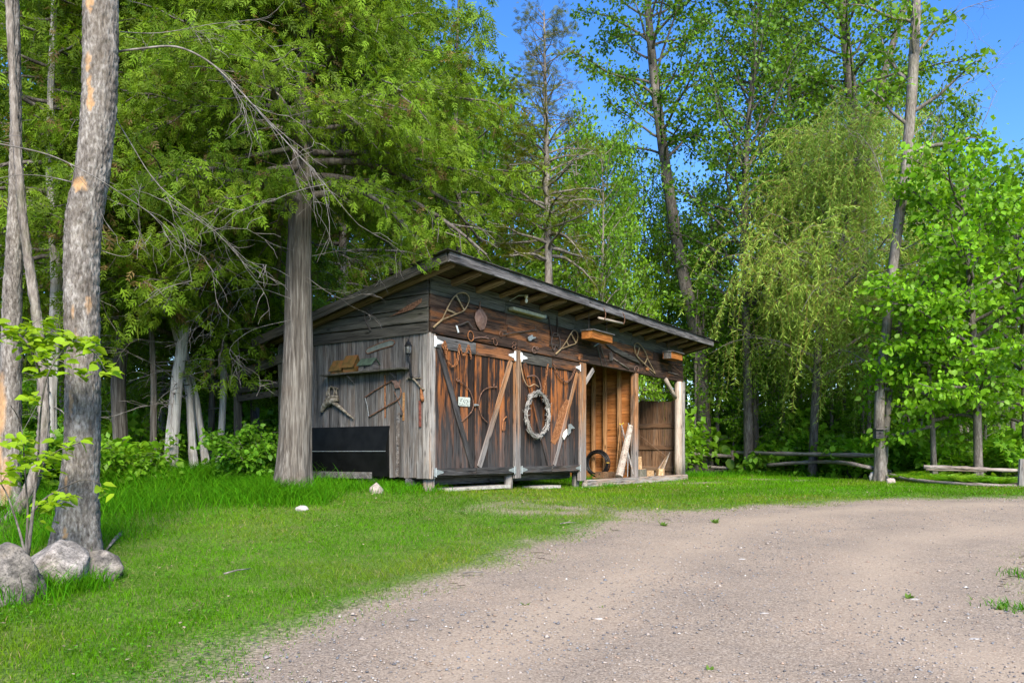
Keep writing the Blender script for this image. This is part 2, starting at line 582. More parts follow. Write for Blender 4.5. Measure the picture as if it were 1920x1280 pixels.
CEDARL = leafmat('cedar_foliage', 0.42, 0.2, 0.6, (1.15, 1.1, 0.5))
WILLOWL = leafmat('willow_leaf', 0.4, 0.35, 0.5, (1.1, 1.1, 0.7))
GRASSM = leafmat('grass_blade', 0.36, 0.08, 0.7, (1.1, 1.1, 0.4))

# ---------------------------------------------------------------- ground, driveway, lawn
edge_px = [(430, 1280), (560, 1215), (700, 1160), (850, 1095), (1000, 1048), (1100, 1010), (1180, 986), (1300, 965), (1450, 950), (1600, 942), (1750, 937), (1920, 934)]
edge = [G(*q) for q in edge_px]
e0, e1 = edge[0], edge[1]
poly = [(-4.2, -6.0), (-2.6, 1.5)] + [(p.x, p.y) for p in edge] + [(14.0, 14.4), (40.0, 18.0), (40.0, 12.5), (12.0, 10.6), (7.6, 9.2), (4.7, 7.4), (3.75, 5.6), (3.42, 4.6), (3.5, 3.0), (4.2, -6.0)]
POLY = np.array(poly)


def sdist(x, y):
    """signed distance to the driveway outline, positive on the driveway"""
    x = np.asarray(x, float)
    y = np.asarray(y, float)
    d = np.full(x.shape, 1e9)
    ins = np.zeros(x.shape, bool)
    n = len(POLY)
    for i in range(n):
        ax, ay = POLY[i]
        bx, by = POLY[(i + 1) % n]
        ex, ey = bx - ax, by - ay
        t = np.clip(((x - ax) * ex + (y - ay) * ey) / (ex * ex + ey * ey), 0, 1)
        d = np.minimum(d, np.hypot(x - ax - t * ex, y - ay - t * ey))
        c = ((ay > y) != (by > y)) & (x < ex * (y - ay) / (ey if abs(ey) > 1e-9 else 1e-9) + ax)
        ins ^= c
    return np.where(ins, d, -d)


def fbm(x, y, s, seed, o=4):
    r, a, t = 0, 0.5, 0
    for k in range(o):
        r = r + a * vnoise(x * s, y * s, seed + k)
        t += a
        a *= 0.5
        s *= 2.03
    return r / t


def roadness(x, y):
    d = np.hypot(x, y)
    w = 0.16 + 0.014 * d
    return sdist(x, y) + (fbm(x, y, 1.3, 11) - 0.5) * 2.0 * w + (fbm(x, y, 7.0, 21, 2) - 0.5) * 0.35


bare_spots = [(960, 946, 0.7, 0.30), (1010, 938, 0.7, 0.28), (1085, 958, 0.7, 0.28), (1290, 905, 1.2, 0.5), (1450, 900, 1.2, 0.4), (905, 958, 0.6, 0.25), (1180, 962, 1.0, 0.25)]
bare_w = [(G(a, b), c, e) for a, b, c, e in bare_spots]


def bareness(x, y):
    z = np.zeros(np.shape(x))
    for g, rr, a in bare_w:
        z = z + a * np.exp(-(((x - g.x) / rr) ** 2 + ((y - g.y) / (rr * 0.9)) ** 2))
    return np.clip((z + 0.13) * (0.25 + 1.8 * fbm(x, y, 2.6, 5)) - 0.15, 0, 1)


def lawn_mask(x, y):
    """1 on the mown lawn, falling to 0 where the woods begin"""
    back = np.interp(x, [-30, -9, -6, -4, -2, 0, 3, 5, 7, 8, 9, 10.3, 13, 30], [8.5, 9.5, 11.0, 13.4, 14, 18, 23.5, 26.2, 26.2, 22.8, 19.2, 16.3, 15.5, 15])
    left = np.interp(y, [0, 4, 6, 8, 10, 13], [-4.5, -4.6, -4.9, -5.3, -5.6, -6.5])
    return sig((back - y) / 0.25) * sig((x - left) / 0.25)


def axis(lo, hi, step, far):
    a = np.arange(lo, hi + 1e-6, step)
    k = [far * (q ** 2.2) for q in np.linspace(0.06, 1, 14)]
    return np.concatenate([lo - np.array(k)[::-1], a, hi + np.array(k)])


gx, gy = axis(-9, 14, 0.15, 420), axis(1.5, 24, 0.15, 420)
X, Y = np.meshgrid(gx, gy)
Zg = gz(X, Y)
nx, ny = len(gx), len(gy)
V = np.stack([X.ravel(), Y.ravel(), Zg.ravel()], 1)
ii = np.arange((ny - 1) * nx).reshape(ny - 1, nx)[:, :-1].ravel()
T = np.stack([ii, ii + 1, ii + nx + 1, ii + nx], 1)
rd = roadness(V[:, 0], V[:, 1])
sand = np.clip(sig((rd + 0.32) / 0.2) + bareness(V[:, 0], V[:, 1]) * 1.2, 0, 1)
lm = lawn_mask(V[:, 0], V[:, 1])

m, nt, b = nmat('soil_and_turf')
vec, _ = coords(nt, False)
fA = noise(nt, vec, 3.0, 1, 6)
fB = noise(nt, vec, 38.0, 1, 5)
fC = noise(nt, vec, 0.8, 1, 4)
turf = ramp(nt, fB, [(0.33, (0.040, 0.085, 0.008)), (0.5, (0.085, 0.175, 0.012)), (0.68, (0.18, 0.24, 0.04))])
turf = mixc(nt, ramp(nt, fA, [(0.5, 0.0), (0.7, 0.5)]), turf, (0.19, 0.155, 0.075))
litter = ramp(nt, fB, [(0.33, (0.018, 0.013, 0.008)), (0.5, (0.060, 0.042, 0.026)), (0.68, (0.15, 0.10, 0.06))])
litter = mixc(nt, ramp(nt, fC, [(0.45, 0.0), (0.6, 0.6)]), litter, (0.030, 0.060, 0.014))
sandc = ramp(nt, fB, [(0.33, (0.17, 0.13, 0.09)), (0.5, (0.30, 0.24, 0.175)), (0.68, (0.42, 0.35, 0.27))])
aL = nd(nt, 'ShaderNodeAttribute', attribute_name='lawn')
aS = nd(nt, 'ShaderNodeAttribute', attribute_name='sand')
c = mixc(nt, aL.outputs['Fac'], litter, turf)
sm_ = math_(nt, 'ADD', aS.outputs['Fac'], math_(nt, 'MULTIPLY_ADD', fB, 0.6))
sm_.node.inputs[1].links[0].from_node.inputs[2].default_value = -0.3
sm2 = math_(nt, 'MULTIPLY', ramp(nt, sm_, [(0.25, 0.0), (0.75, 1.0)]), aL.outputs['Fac'])
nt.links.new(mixc(nt, sm2, c, sandc), b.inputs['Base Color'])
b.inputs['Roughness'].default_value = 0.95
bump(nt, b, fB, 0.8, 0.03)
tag(link('ground', fast_mesh('ground', V, T, m, smooth=True, extra={'lawn': lm, 'sand': sand})), 'gently rising ground under lawn and forest', None, None, 'structure')

# driveway sheet
rx, ry = np.arange(-4.5, 16.0, 0.06), np.arange(0.4, 16.4, 0.06)
X, Y = np.meshgrid(rx, ry)
rd = roadness(X, Y)
rut = fbm(X, Y, 3.0, 31, 3)
Zr = gz(X, Y) + 0.005 + 0.022 * np.clip(rd, 0, 0.5) + 0.012 * rut * np.clip(rd * 2, 0, 1)
nx, ny = len(rx), len(ry)
V = np.stack([X.ravel(), Y.ravel(), Zr.ravel()], 1)
ii = np.arange((ny - 1) * nx).reshape(ny - 1, nx)[:, :-1].ravel()
T = np.stack([ii, ii + 1, ii + nx + 1, ii + nx], 1)
T = T[(rd.ravel()[T] > 0).sum(1) >= 3]
used = np.unique(T)
rm_ = np.full(len(V), -1)
rm_[used] = np.arange(len(used))
m, nt, b = nmat('packed_gravel')
vec, _ = coords(nt, False)
fA = noise(nt, vec, 1.1, 1, 5, 0.6)
fB = noise(nt, vec, 60.0, 1, 4, 0.7)
fD = noise(nt, vec, (6.0, 9.0, 6.0), 1, 5, 0.65)
vo = nd(nt, 'ShaderNodeTexVoronoi')
vo.inputs['Scale'].default_value = 115.0
nt.links.new(vec, vo.inputs['Vector'])
c = ramp(nt, fA, [(0.36, (0.29, 0.228, 0.170)), (0.5, (0.385, 0.302, 0.22)), (0.64, (0.47, 0.355, 0.25))])
c = mixc(nt, ramp(nt, fD, [(0.5, 0.0), (0.68, 0.45)]), c, (0.26, 0.23, 0.20))
aT = nd(nt, 'ShaderNodeAttribute', attribute_name='track')
hv = nd(nt, 'ShaderNodeSeparateColor')
nt.links.new(vo.outputs['Color'], hv.inputs[0])
peb = ramp(nt, hv.outputs[0], [(0.0, (0.09, 0.08, 0.072)), (0.3, (0.245, 0.20, 0.158)), (0.7, (0.39, 0.315, 0.24)), (1.0, (0.56, 0.48, 0.39))])
c = mixc(nt, math_(nt, 'MULTIPLY', aT.outputs['Fac'], 0.8), c, (0.46, 0.365, 0.268))
pf = math_(nt, 'MULTIPLY_ADD', aT.outputs['Fac'], -0.35)
pf.node.inputs[2].default_value = 0.58
c = mixc(nt, pf, c, peb)
c = mixc(nt, 0.55, c, ramp(nt, fB, [(0.3, (0.22, 0.2, 0.18)), (0.5, (0.8, 0.8, 0.8)), (0.7, (1, 1, 1))]), 'MULTIPLY')
nt.links.new(c, b.inputs['Base Color'])
b.inputs['Roughness'].default_value = 0.95
b.inputs['Specular IOR Level'].default_value = 0.12
bump(nt, b, math_(nt, 'SUBTRACT', fB, math_(nt, 'MULTIPLY', vo.outputs['Distance'], 0.6)), 0.55, 0.010)
sdv = sdist(V[used][:, 0], V[used][:, 1]) + (fbm(V[used][:, 0], V[used][:, 1], 0.8, 19) - 0.5) * 0.5
trk = np.exp(-((sdv - 1.05) / 0.38) ** 2) + np.exp(-((sdv - 2.75) / 0.42) ** 2) + 0.5 * np.exp(-((sdv - 4.6) / 0.5) ** 2)
tag(link('driveway', fast_mesh('driveway', V[used], rm_[T], m, smooth=True, extra={'track': np.clip(trk, 0, 1)})), 'pale gravel driveway curving off to the right', None, None, 'structure')


def wedge(n, d0, d1, p, lim=0.72):
    """random points in the viewed wedge, denser near the eye"""
    u = rng.random(n)
    d = (d0 ** p + u * (d1 ** p - d0 ** p)) ** (1 / p)
    x = (rng.random(n) * 2 - 1) * (lim * d + 0.4)
    return x, d


# loose stones on the driveway (nobody could count them)
x, y = wedge(120000, 2.8, 16.0, 0.9)
keep = (roadness(x, y) > -0.12) & (rng.random(len(x)) < np.clip(0.12 + 1.5 * (fbm(x, y, 0.9, 77) - 0.42), 0.06, 1))
x, y = x[keep], y[keep]
n = len(x)
s = 0.0035 + 0.0075 * rng.random(n) ** 3 + 0.016 * (rng.random(n) > 0.988) * rng.random(n)
ov = np.array([(1, 0, 0), (-1, 0, 0), (0, 1, 0), (0, -1, 0), (0, 0, 1), (0, 0, -0.4)], float)
of = np.array([(0, 2, 4), (2, 1, 4), (1, 3, 4), (3, 0, 4), (2, 0, 5), (1, 2, 5), (3, 1, 5), (0, 3, 5)])
a = rng.random(n) * 6.283
ca, sa = np.cos(a), np.sin(a)
j = ov[None] * (0.65 + 0.7 * rng.random((n, 6, 1))) * s[:, None, None] * np.stack([1 + rng.random(n) * 0.7, np.ones(n), 0.5 + 0.4 * rng.random(n)], 1)[:, None]
vx = j[..., 0] * ca[:, None] - j[..., 1] * sa[:, None] + x[:, None]
vy = j[..., 0] * sa[:, None] + j[..., 1] * ca[:, None] + y[:, None]
vz = j[..., 2] + (gz(x, y) + 0.008 + 0.022 * np.clip(roadness(x, y), 0, 0.5) + 0.006)[:, None]
pal = np.array([(0.13, 0.125, 0.13), (0.24, 0.225, 0.215), (0.36, 0.31, 0.27), (0.33, 0.24, 0.18), (0.55, 0.52, 0.48), (0.20, 0.22, 0.25)])
cc = pal[rng.choice(6, n, p=[0.14, 0.31, 0.31, 0.14, 0.03, 0.07])] * (0.8 + 0.4 * rng.random((n, 1)))
m, nt, b = nmat('loose_stone')
at = nd(nt, 'ShaderNodeVertexColor')
at.layer_name = 'Col'
nt.links.new(at.outputs[0], b.inputs['Base Color'])
b.inputs['Roughness'].default_value = 0.9
LOOSE = m
tag(link('gravel', fast_mesh('gravel', np.stack([vx, vy, vz], 2).reshape(-1, 3), (of[None] + 6 * np.arange(n)[:, None, None]).reshape(-1, 3), m, np.repeat(cc, 6, 0))), 'loose stones scattered over the driveway', 'gravel', None, 'stuff')


def blades(name, x, y, h, w, col, mat, label, cat, lean=0.5, z=None, near_d=6.0):
    n = len(x)
    a = rng.random(n) * 6.283
    ln = lean * (0.3 + rng.random(n)) * h
    la = rng.random(n) * 6.283
    z0 = gz(x, y) - 0.004 if z is None else z
    dx, dy = np.cos(a) * w * 0.5, np.sin(a) * w * 0.5
    lx, ly = np.cos(la) * ln, np.sin(la) * ln
    v = np.empty((n, 5, 3))
    v[:, 0] = np.stack([x - dx, y - dy, z0], 1)
    v[:, 1] = np.stack([x + dx, y + dy, z0], 1)
    v[:, 2] = np.stack([x - dx * 0.8 + lx * 0.35, y - dy * 0.8 + ly * 0.35, z0 + h * 0.6], 1)
    v[:, 3] = np.stack([x + dx * 0.8 + lx * 0.35, y + dy * 0.8 + ly * 0.35, z0 + h * 0.6], 1)
    v[:, 4] = np.stack([x + lx, y + ly, z0 + h * (1 - 0.12 * rng.random(n))], 1)
    near = y < near_d
    far = ~near
    f = np.array([(0, 1, 3), (0, 3, 2), (2, 3, 4)])
    nn_, nf_ = int(near.sum()), int(far.sum())
    t = np.vstack([(f[None] + 5 * np.arange(nn_)[:, None, None]).reshape(-1, 3), 5 * nn_ + np.arange(3 * nf_).reshape(-1, 3)])
    vv = np.vstack([v[near].reshape(-1, 3), v[far][:, [0, 1, 4]].reshape(-1, 3)])
    cv = np.vstack([np.repeat(col[near], 5, 0), np.repeat(col[far], 3, 0)])
    return tag(link(name, fast_mesh(name, vv, t, mat, cv)), label, cat, None, 'stuff')


def grasscol(x, y, n):
    f = (1.6 * fbm(x, y, 0.8, 41) - 0.3 + 0.7 * (fbm(x, y, 5.0, 43, 2) - 0.5))[:, None]
    dry = np.clip((fbm(x, y, 0.7, 47) - 0.5) * 2.6 + np.clip(roadness(x, y) + 1.5, 0, 1.6) * 0.30 + 0.75 * np.exp(-(((x - 1.3) / 2.6) ** 2 + ((y - 12.2) / 2.2) ** 2)) * (0.4 + 1.2 * fbm(x, y, 1.7, 49)), 0, 1)[:, None]
    base = np.array([0.083, 0.225, 0.003]) * (0.75 + 0.6 * f)
    pale = np.array([0.20, 0.25, 0.018])
    c = base * (1 - 0.7 * dry) + pale * 0.7 * dry
    c = c * (0.65 + 0.7 * rng.random((n, 1)))
    straw = rng.random(n) < 0.02 + 0.08 * dry[:, 0]
    c[straw] = np.array([0.36, 0.30, 0.14]) * (0.7 + 0.5 * rng.random((straw.sum(), 1)))
    return c


x, y = wedge(560000, 3.0, 24.0, 0.62)
r_ = roadness(x, y)
dens = sig((-r_ - 0.42) / 0.22) * lawn_mask(x, y) * (1 - 0.92 * np.clip(bareness(x, y) * 1.6, 0, 1))
dens = np.maximum(dens, 0.16 * (r_ < 0.25) * lawn_mask(x, y) * (fbm(x, y, 3.0, 51) > 0.52))
keep = rng.random(len(x)) < dens * (0.45 + 0.75 * fbm(x, y, 4.0, 61))
x, y = x[keep], y[keep]
n = len(x)
hgt = (0.016 + 0.028 * rng.random(n)) * (0.6 + 1.0 * fbm(x, y, 1.5, 71)) * (1 + 0.03 * y)
hgt *= np.where(roadness(x, y) > -0.6, 0.7, 1.0)
blades('lawn_grass', x, y, hgt, 0.0042 * np.maximum(1, y / 5.5), grasscol(x, y, n), GRASSM, 'short bright green lawn grass beside the driveway', 'grass', 0.8)

# unmown grass round the trunks, rocks and along the woods
tall = []
for px_, py_, rr, nn, hh in [(250, 905, 1.5, 9000, 0.40), (420, 905, 1.3, 9000, 0.38), (500, 930, 0.7, 6000, 0.28), (330, 890, 1.6, 8000, 0.45), (575, 938, 0.30, 1300, 0.17), (540, 938, 0.35, 1500, 0.2), (640, 915, 0.6, 1300, 0.16), (745, 917, 0.5, 1200, 0.15), (975, 912, 0.22, 480, 0.22),
                             (1082, 905, 0.25, 450, 0.22), (110, 1010, 0.7, 1800, 0.20), (20, 1120, 0.35, 900, 0.22), (150, 1105, 0.18, 420, 0.16), (75, 1110, 0.2, 500, 0.20), (225, 950, 1.0, 2600, 0.22), (1450, 890, 1.6, 1600, 0.18), (1560, 893, 1.6, 1600, 0.18),
                             (1300, 893, 1.0, 1500, 0.2), (60, 960, 1.2, 2600, 0.34), (1905, 1145, 0.15, 160, 0.08), (1915, 1080, 0.15, 120, 0.07), (1130, 912, 0.3, 300, 0.12)]:
    g = G(px_, py_)
    q = rng.normal(size=(nn, 2)) * rr * 0.6
    tall.append(np.column_stack([g.x + q[:, 0], g.y + q[:, 1], hh * (0.45 + 0.75 * rng.random(nn))]))
tall = np.vstack(tall)
n = len(tall)
cg = np.array([0.066, 0.23, 0.004]) * (0.6 + 0.8 * rng.random((n, 1)))
cg[:, 0] *= 0.8 + 0.5 * rng.random(n)
blades('tall_grass', tall[:, 0], tall[:, 1], tall[:, 2], 0.007 * np.maximum(1, tall[:, 1] / 9), cg, GRASSM, 'long unmown grass round the trunks and fence', 'grass', 0.9, None, 14.0)

# clover, plantain and fallen petals low in the lawn
x, y = wedge(42000, 3.2, 16.0, 0.9)
keep = (roadness(x, y) < -0.15) & (lawn_mask(x, y) > 0.5) & (fbm(x, y, 1.1, 91) > 0.46)
x, y = x[keep], y[keep]
n = len(x)
a = rng.random(n) * 6.283
s = (0.012 + 0.018 * rng.random(n)) * np.maximum(1, y / 8)
lt = np.array([(0, 0, 0), (0.5, 0.4, 0.1), (1.1, 0, 0.0), (0.5, -0.4, 0.1)])
v = lt[None] * s[:, None, None]
tl = (rng.random(n) - 0.3) * 0.7
vx = v[..., 0] * np.cos(a)[:, None] - v[..., 1] * np.sin(a)[:, None] + x[:, None]
vy = v[..., 0] * np.sin(a)[:, None] + v[..., 1] * np.cos(a)[:, None] + y[:, None]
vz = v[..., 2] + v[..., 0] * tl[:, None] + (gz(x, y) + 0.02 + 0.03 * rng.random(n))[:, None]
cc = np.array([0.10, 0.28, 0.015]) * (0.7 + 0.7 * rng.random((n, 1)))
dead = rng.random(n) < 0.07
cc[dead] = np.array([0.52, 0.40, 0.30]) * (0.6 + 0.6 * rng.random((dead.sum(), 1)))
tag(link('clover', fast_mesh('clover', np.stack([vx, vy, vz], 2).reshape(-1, 3), (np.arange(4)[None] + 4 * np.arange(n)[:, None]), LEAF, np.repeat(cc, 4, 0))), 'clover leaves and fallen petals among the lawn grass', 'clover', None, 'stuff')

# small weeds rooted in the driveway
for i, (px_, py_, s_, lab) in enumerate([(1330, 1264, 0.05, 'tiny green weed low on the driveway'), (1127, 1144, 0.035, 'tiny weed on the left of the driveway'), (1702, 1126, 0.07, 'flat olive weed on the right half of the driveway'), (1878, 1148, 0.06, 'small weed near the right driveway edge'), (985, 1140, 0.05, 'sparse weed near the left driveway edge'), (1340, 984, 0.10, 'weed tuft at the far driveway edge'), (1242, 988, 0.10, 'weed tuft at the gravel edge below the shed')]):
    g = G(px_, py_)
    mb = MB()
    rr_ = random.Random(40 + i)
    for k in range(14):
        a = rr_.uniform(0, 6.28)
        e = rr_.uniform(0.15, 0.9)
        L = s_ * rr_.uniform(0.5, 1.1)
        d = Vector((math.cos(a) * math.cos(e), math.sin(a) * math.cos(e), math.sin(e))) * L
        w = Vector((-math.sin(a), math.cos(a), 0)) * L * 0.22
        b0 = g + Vector((0, 0, 0.012))
        mb.add([tuple(b0), tuple(b0 + d * 0.5 + w), tuple(b0 + d), tuple(b0 + d * 0.5 - w)], [(0, 1, 2, 3)])
    V = mb.arr() - np.array(tuple(g))
    me = fast_mesh('weed', V, np.array(mb.f), LEAF, np.tile(np.array([[0.13, 0.24, 0.03]]), (len(V), 1)))
    tag(link('weed', me, None, Matrix.Translation(g)), lab, 'weed', 'weeds in the driveway')

# ---------------------------------------------------------------- the shed
SA = math.atan2(0.830, 0.557)
SHX, SHY, SHZ = -1.248, 12.0, 0.62
SHEDM = Matrix.Translation((SHX, SHY, SHZ)) @ Matrix.Rotation(SA, 4, 'Z')
SHINV = SHEDM.inverted()
EYEL = SHINV @ Vector((0, 0, EYE))


def ray_l(px, py):
    return (SHINV.to_3x3() @ Vector(((px - CX) / F, 1.0, (HY - py) / F)))


def FW(q, off=0.0):
    """photo pixel -> point on the shed's front plane (local), off metres in front of it"""
    d = ray_l(*q)
    t = (-off - EYEL.y) / d.y
    return EYEL + d * t


def LW(q, off=0.0):
    d = ray_l(*q)
    t = (-off - EYEL.x) / d.x
    return EYEL + d * t


def PX(q, x0):
    """photo pixel -> point on the local plane x = x0"""
    d = ray_l(*q)
    return EYEL + d * ((x0 - EYEL.x) / d.x)


def z1(x, y): return (780 + x * .17186, 520 + y * .17186)
def z2(x, y): return (780 + x * .18746, 700 + y * .1875)
def z3(x, y): return (1060 + x * .15625, 560 + y * .15625)
def z4(x, y): return (1060 + x * .17192, 720 + y * .17187)
def z5(x, y): return (560 + x * .17188, 520 + y * .17188)
def z6(x, y): return (560 + x * .18754, 700 + y * .1875)
def z7(x, y): return (960 + x * .109375, 700 + y * .109375)
def z8(x, y): return (600 + x * .14066, 620 + y * .14063)


def plank_mesh(L, w, th, jit=0.004, bow=0.004, ragged=0.0):
    c = min(w, th) * 0.16
    hw, ht = w / 2, th / 2
    sec = [(-hw + c, -ht), (hw - c, -ht), (hw, -ht + c), (hw, ht - c), (hw - c, ht), (-hw + c, ht), (-hw, ht - c), (-hw, -ht + c)]
    v = []
    for i, t in enumerate((-0.5, 0.0, 0.5)):
        o = random.uniform(-bow, bow)
        k = 1.0 + random.uniform(-jit, jit) / w
        for (a, b_) in sec:
            v.append((t * L + (random.uniform(-ragged, ragged) if i != 1 else 0), a * k + o * 0.4, b_ + o))
    f = []
    for i in range(2):
        for k in range(8):
            l = (k + 1) % 8
            f.append((i * 8 + k, i * 8 + l, i * 8 + 8 + l, i * 8 + 8 + k))
    f += [tuple(range(7, -1, -1)), tuple(range(16, 24))]
    return v, f


def frame(a, b, nrm):
    a, b, nrm = Vector(a), Vector(b), Vector(nrm)
    x = (b - a).normalized()
    z = (nrm - x * nrm.dot(x)).normalized()
    y = z.cross(x)
    M = Matrix((x, y, z)).transposed().to_4x4()
    M.translation = (a + b) / 2
    return M


def plank(name, parent, a, b, w, th, nrm, mat, ragged=0.004, bow=0.004):
    """one board: a..b is its centre line in the parent's space, nrm the way its face looks"""
    L = (Vector(b) - Vector(a)).length
    v, f = plank_mesh(L, w, th, 0.004, bow, ragged)
    return link(name, mesh_data(name, v, f, mat), parent, frame(a, b, nrm))


def log_(name, parent, a, b, r0, r1, mat, n=9, wob=0.012, seg=5):
    """a round pole, built along local X so the grain follows it"""
    L = (Vector(b) - Vector(a)).length
    pts = [(-L / 2 + L * i / seg, random.uniform(-wob, wob) if 0 < i < seg else 0, random.uniform(-wob, wob) if 0 < i < seg else 0) for i in range(seg + 1)]
    rr = [r0 + (r1 - r0) * i / seg + random.uniform(-0.06, 0.06) * r0 for i in range(seg + 1)]
    mb = MB().tube(pts, rr, n)
    up = (0, 0, 1) if abs((Vector(b) - Vector(a)).normalized().z) < 0.9 else (0, 1, 0)
    return link(name, mesh_data(name, mb.arr(), mb.f, mat, True), parent, frame(a, b, up))


shed = link('shed', None, None, SHEDM)
tag(shed, 'weathered wooden shed with sloping roof and old tools hung on its walls', 'shed')
LEN, DEP = 10.05, 3.36            # front length, depth of the closed part
zb = 0.31                          # underside of the wall boards
zh0 = FW((801, 624)).z             # underside of the header
SLOPE = 0.212
zr0 = P(840, 490, 11.42).z - SHZ   # underside of the roof edge at the front
RY0 = -0.60


def roof_z(y):
    """underside of the roof deck"""
    return zr0 + 0.10 - SLOPE * (y - RY0)


# floor sills and foundation
for y0 in (0.42, 1.2, 2.3, DEP - 0.06):
    plank('floor_beam', shed, (0.0, y0, zb - 0.07), (4.9, y0, zb - 0.07), 0.13, 0.12, (0, 0, 1), W_DARK)
for k in range(14):
    plank('floor_board', shed, (0.05, 0.12 + 0.235 * k, zb + 0.012), (4.9, 0.12 + 0.235 * k, zb + 0.012), 0.23, 0.03, (0, 0, 1), W_DECK)
for x0, y0, r0 in [(0.13, 0.12, 0.095), (2.3, 0.12, 0.08), (4.75, 0.14, 0.08), (0.12, 1.5, 0.09), (0.12, DEP - 0.15, 0.09), (2.4, 2.2, 0.09), (4.7, 2.2, 0.09)]:
    w_ = SHEDM @ Vector((x0, y0, 0))
    z_ = g1(w_.x, w_.y) - SHZ - 0.08
    log_('foundation_post', shed, (x0, y0, z_), (x0, y0, zb - 0.005), r0, r0, W_POST, 10, 0.0, 2)

# left wall: upright boards, two lapped rows, then the gable boards
x = 0.10
while x < DEP:
    w = random.uniform(0.105, 0.20)
    if x + w > DEP:
        w = DEP - x
    if w > 0.03:
        plank('wall_board', shed, (-0.004 + random.uniform(-0.008, 0.004), x + w / 2, zb + random.uniform(-0.012, 0.008)), (-0.004, x + w / 2, zh0 + 0.03), w - 0.004, 0.026, (-1, 0, 0), W_GREY)
    x += w
plank('corner_board', shed, (-0.012, 0.052, zb - 0.01), (-0.012, 0.052, zh0 + 0.01), 0.10, 0.03, (-1, 0, 0), W_POST)
plank('corner_board', shed, (0.052, -0.012, zb - 0.01), (0.052, -0.012, zh0 + 0.01), 0.125, 0.032, (0, -1, 0), W_POST)
rows = [zh0, zh0 + 0.185, zh0 + 0.40, zh0 + 0.60, zh0 + 0.80, zh0 + 1.0]
for k in range(5):
    za, zc = rows[k], rows[k + 1]
    # the gable follows the roof line: a row ends where the roof cuts it
    zt = min(zc, 9)
    ymax = min(DEP, (zr0 + 0.08 - (za + 0.05)) / SLOPE + RY0)
    if ymax < 0.2:
        continue
    if k == 2:
        cuts = [0.0, 0.42, ymax]
    elif k == 3:
        cuts = [0.0, ymax]
    else:
        cuts = [0.0, ymax]
    for c0, c1 in zip(cuts[:-1], cuts[1:]):
        v, f = [], []
        off = 0.030 - 0.002 * (k % 2)

        def top(yy):
            return min(zt - 0.012 + 0.004 * math.sin(yy * 3 + k), roof_z(yy) - 0.03)
        ys = np.linspace(c0 + 0.004, c1, 7)
        L = c1 - c0
        for yy in ys:
            t_ = max(top(yy), za + 0.01)
            wv = random.uniform(-0.006, 0.006)
            v += [(yy - (c0 + c1) / 2, za - 0.0, 0.0), (yy - (c0 + c1) / 2, t_, 0.0), (yy - (c0 + c1) / 2, t_, 0.010), (yy - (c0 + c1) / 2, za + wv, 0.034)]
        f += [(0, 1, 2, 3), tuple(24 + q for q in (3, 2, 1, 0))]
        for i in range(6):
            for k2 in range(4):
                l = (k2 + 1) % 4
                f.append((i * 4 + k2, i * 4 + l, i * 4 + 4 + l, i * 4 + 4 + k2))
        zm = (za + zt) / 2
        v = [(a, b_ - zm, c_) for a, b_, c_ in v]
        M = Matrix(((0, 0, -1, -off + 0.016), (1, 0, 0, (c0 + c1) / 2), (0, 1, 0, zm), (0, 0, 0, 1)))
        link('gable_board', mesh_data('gable_board', v, f, W_GABLE), shed, M)

# front header rows with staggered joints
for k in range(5):
    za, zc = rows[k], min(rows[k + 1], roof_z(0) - 0.02)
    if zc - za < 0.05:
        continue
    joints = {0: [0, 2.35, 4.72, 7.6, LEN], 1: [0, 2.05, 3.45, 6.2, LEN], 2: [0, 2.02, 3.5, 5.1, 8.2, LEN], 3: [0, 2.0, 4.4, 7.0, LEN], 4: [0, 3.2, 6.6, LEN]}[k]
    for a_, b_ in zip(joints[:-1], joints[1:]):
        th = 0.045 if k == 0 else 0.026
        yo = -0.024 if k == 0 else -0.008 - 0.006 * (k % 2)
        plank('header_board', shed, (a_ + 0.006, yo, (za + zc) / 2), (b_ - 0.006, yo, (za + zc) / 2 + random.uniform(-0.006, 0.006)), zc - za - random.uniform(0.006, 0.013), th, (0, -1, -0.10 if k else 0), W_HEAD if k < 3 else W_GABLE, 0.003, 0.003)

for za_, zc_ in ((rows[0], min(rows[-1], roof_z(0) - 0.03)),):
    plank('header_backing', shed, (0.02, 0.05, (za_ + zc_) / 2), (LEN - 0.02, 0.05, (za_ + zc_) / 2), zc_ - za_ - 0.02, 0.03, (0, -1, 0), W_DECK, 0.0, 0.0)
# back wall of the closed part, end wall of the closed part
for k in range(9):
    plank('back_board', shed, (0, DEP + 0.02, zb + 0.12 + 0.25 * k), (7.25, DEP + 0.02, zb + 0.12 + 0.25 * k), 0.245, 0.025, (0, 1, 0), W_GABLE)

# doors: two pairs, each leaf upright boards, a top and a bottom rail, one diagonal brace, hinges
zd0, zd1 = FW((840, 891)).z, zh0 - 0.012
DX = [FW(z2(180, 900)).x, FW(z2(583, 900)).x, FW(z2(962, 900)).x, FW(z2(1040, 900)).x, FW(z2(1345, 900)).x, FW(z2(1622, 900)).x]
leaves = [(DX[0], DX[1] - 0.012, 'L', (0, 1)), (DX[1] + 0.012, DX[2], 'R', (1, 0)), (DX[3], DX[4] - 0.012, 'L', (0, 1)), (DX[4] + 0.012, DX[5], 'R', (1, 0))]
dn = ['leftmost shed door leaf with a dark diagonal brace and a plate nailed on', 'shed door leaf with a pale brown diagonal brace beside the middle post', 'shed door leaf behind the twig wreath', 'shed door leaf with rusty saw tucked behind its brace']
rails_mat = [W_GREY, W_HEAD, W_GABLE, W_HEAD]
brace_mat = [W_BLACK, W_PARC, W_DOOR, W_PARC]
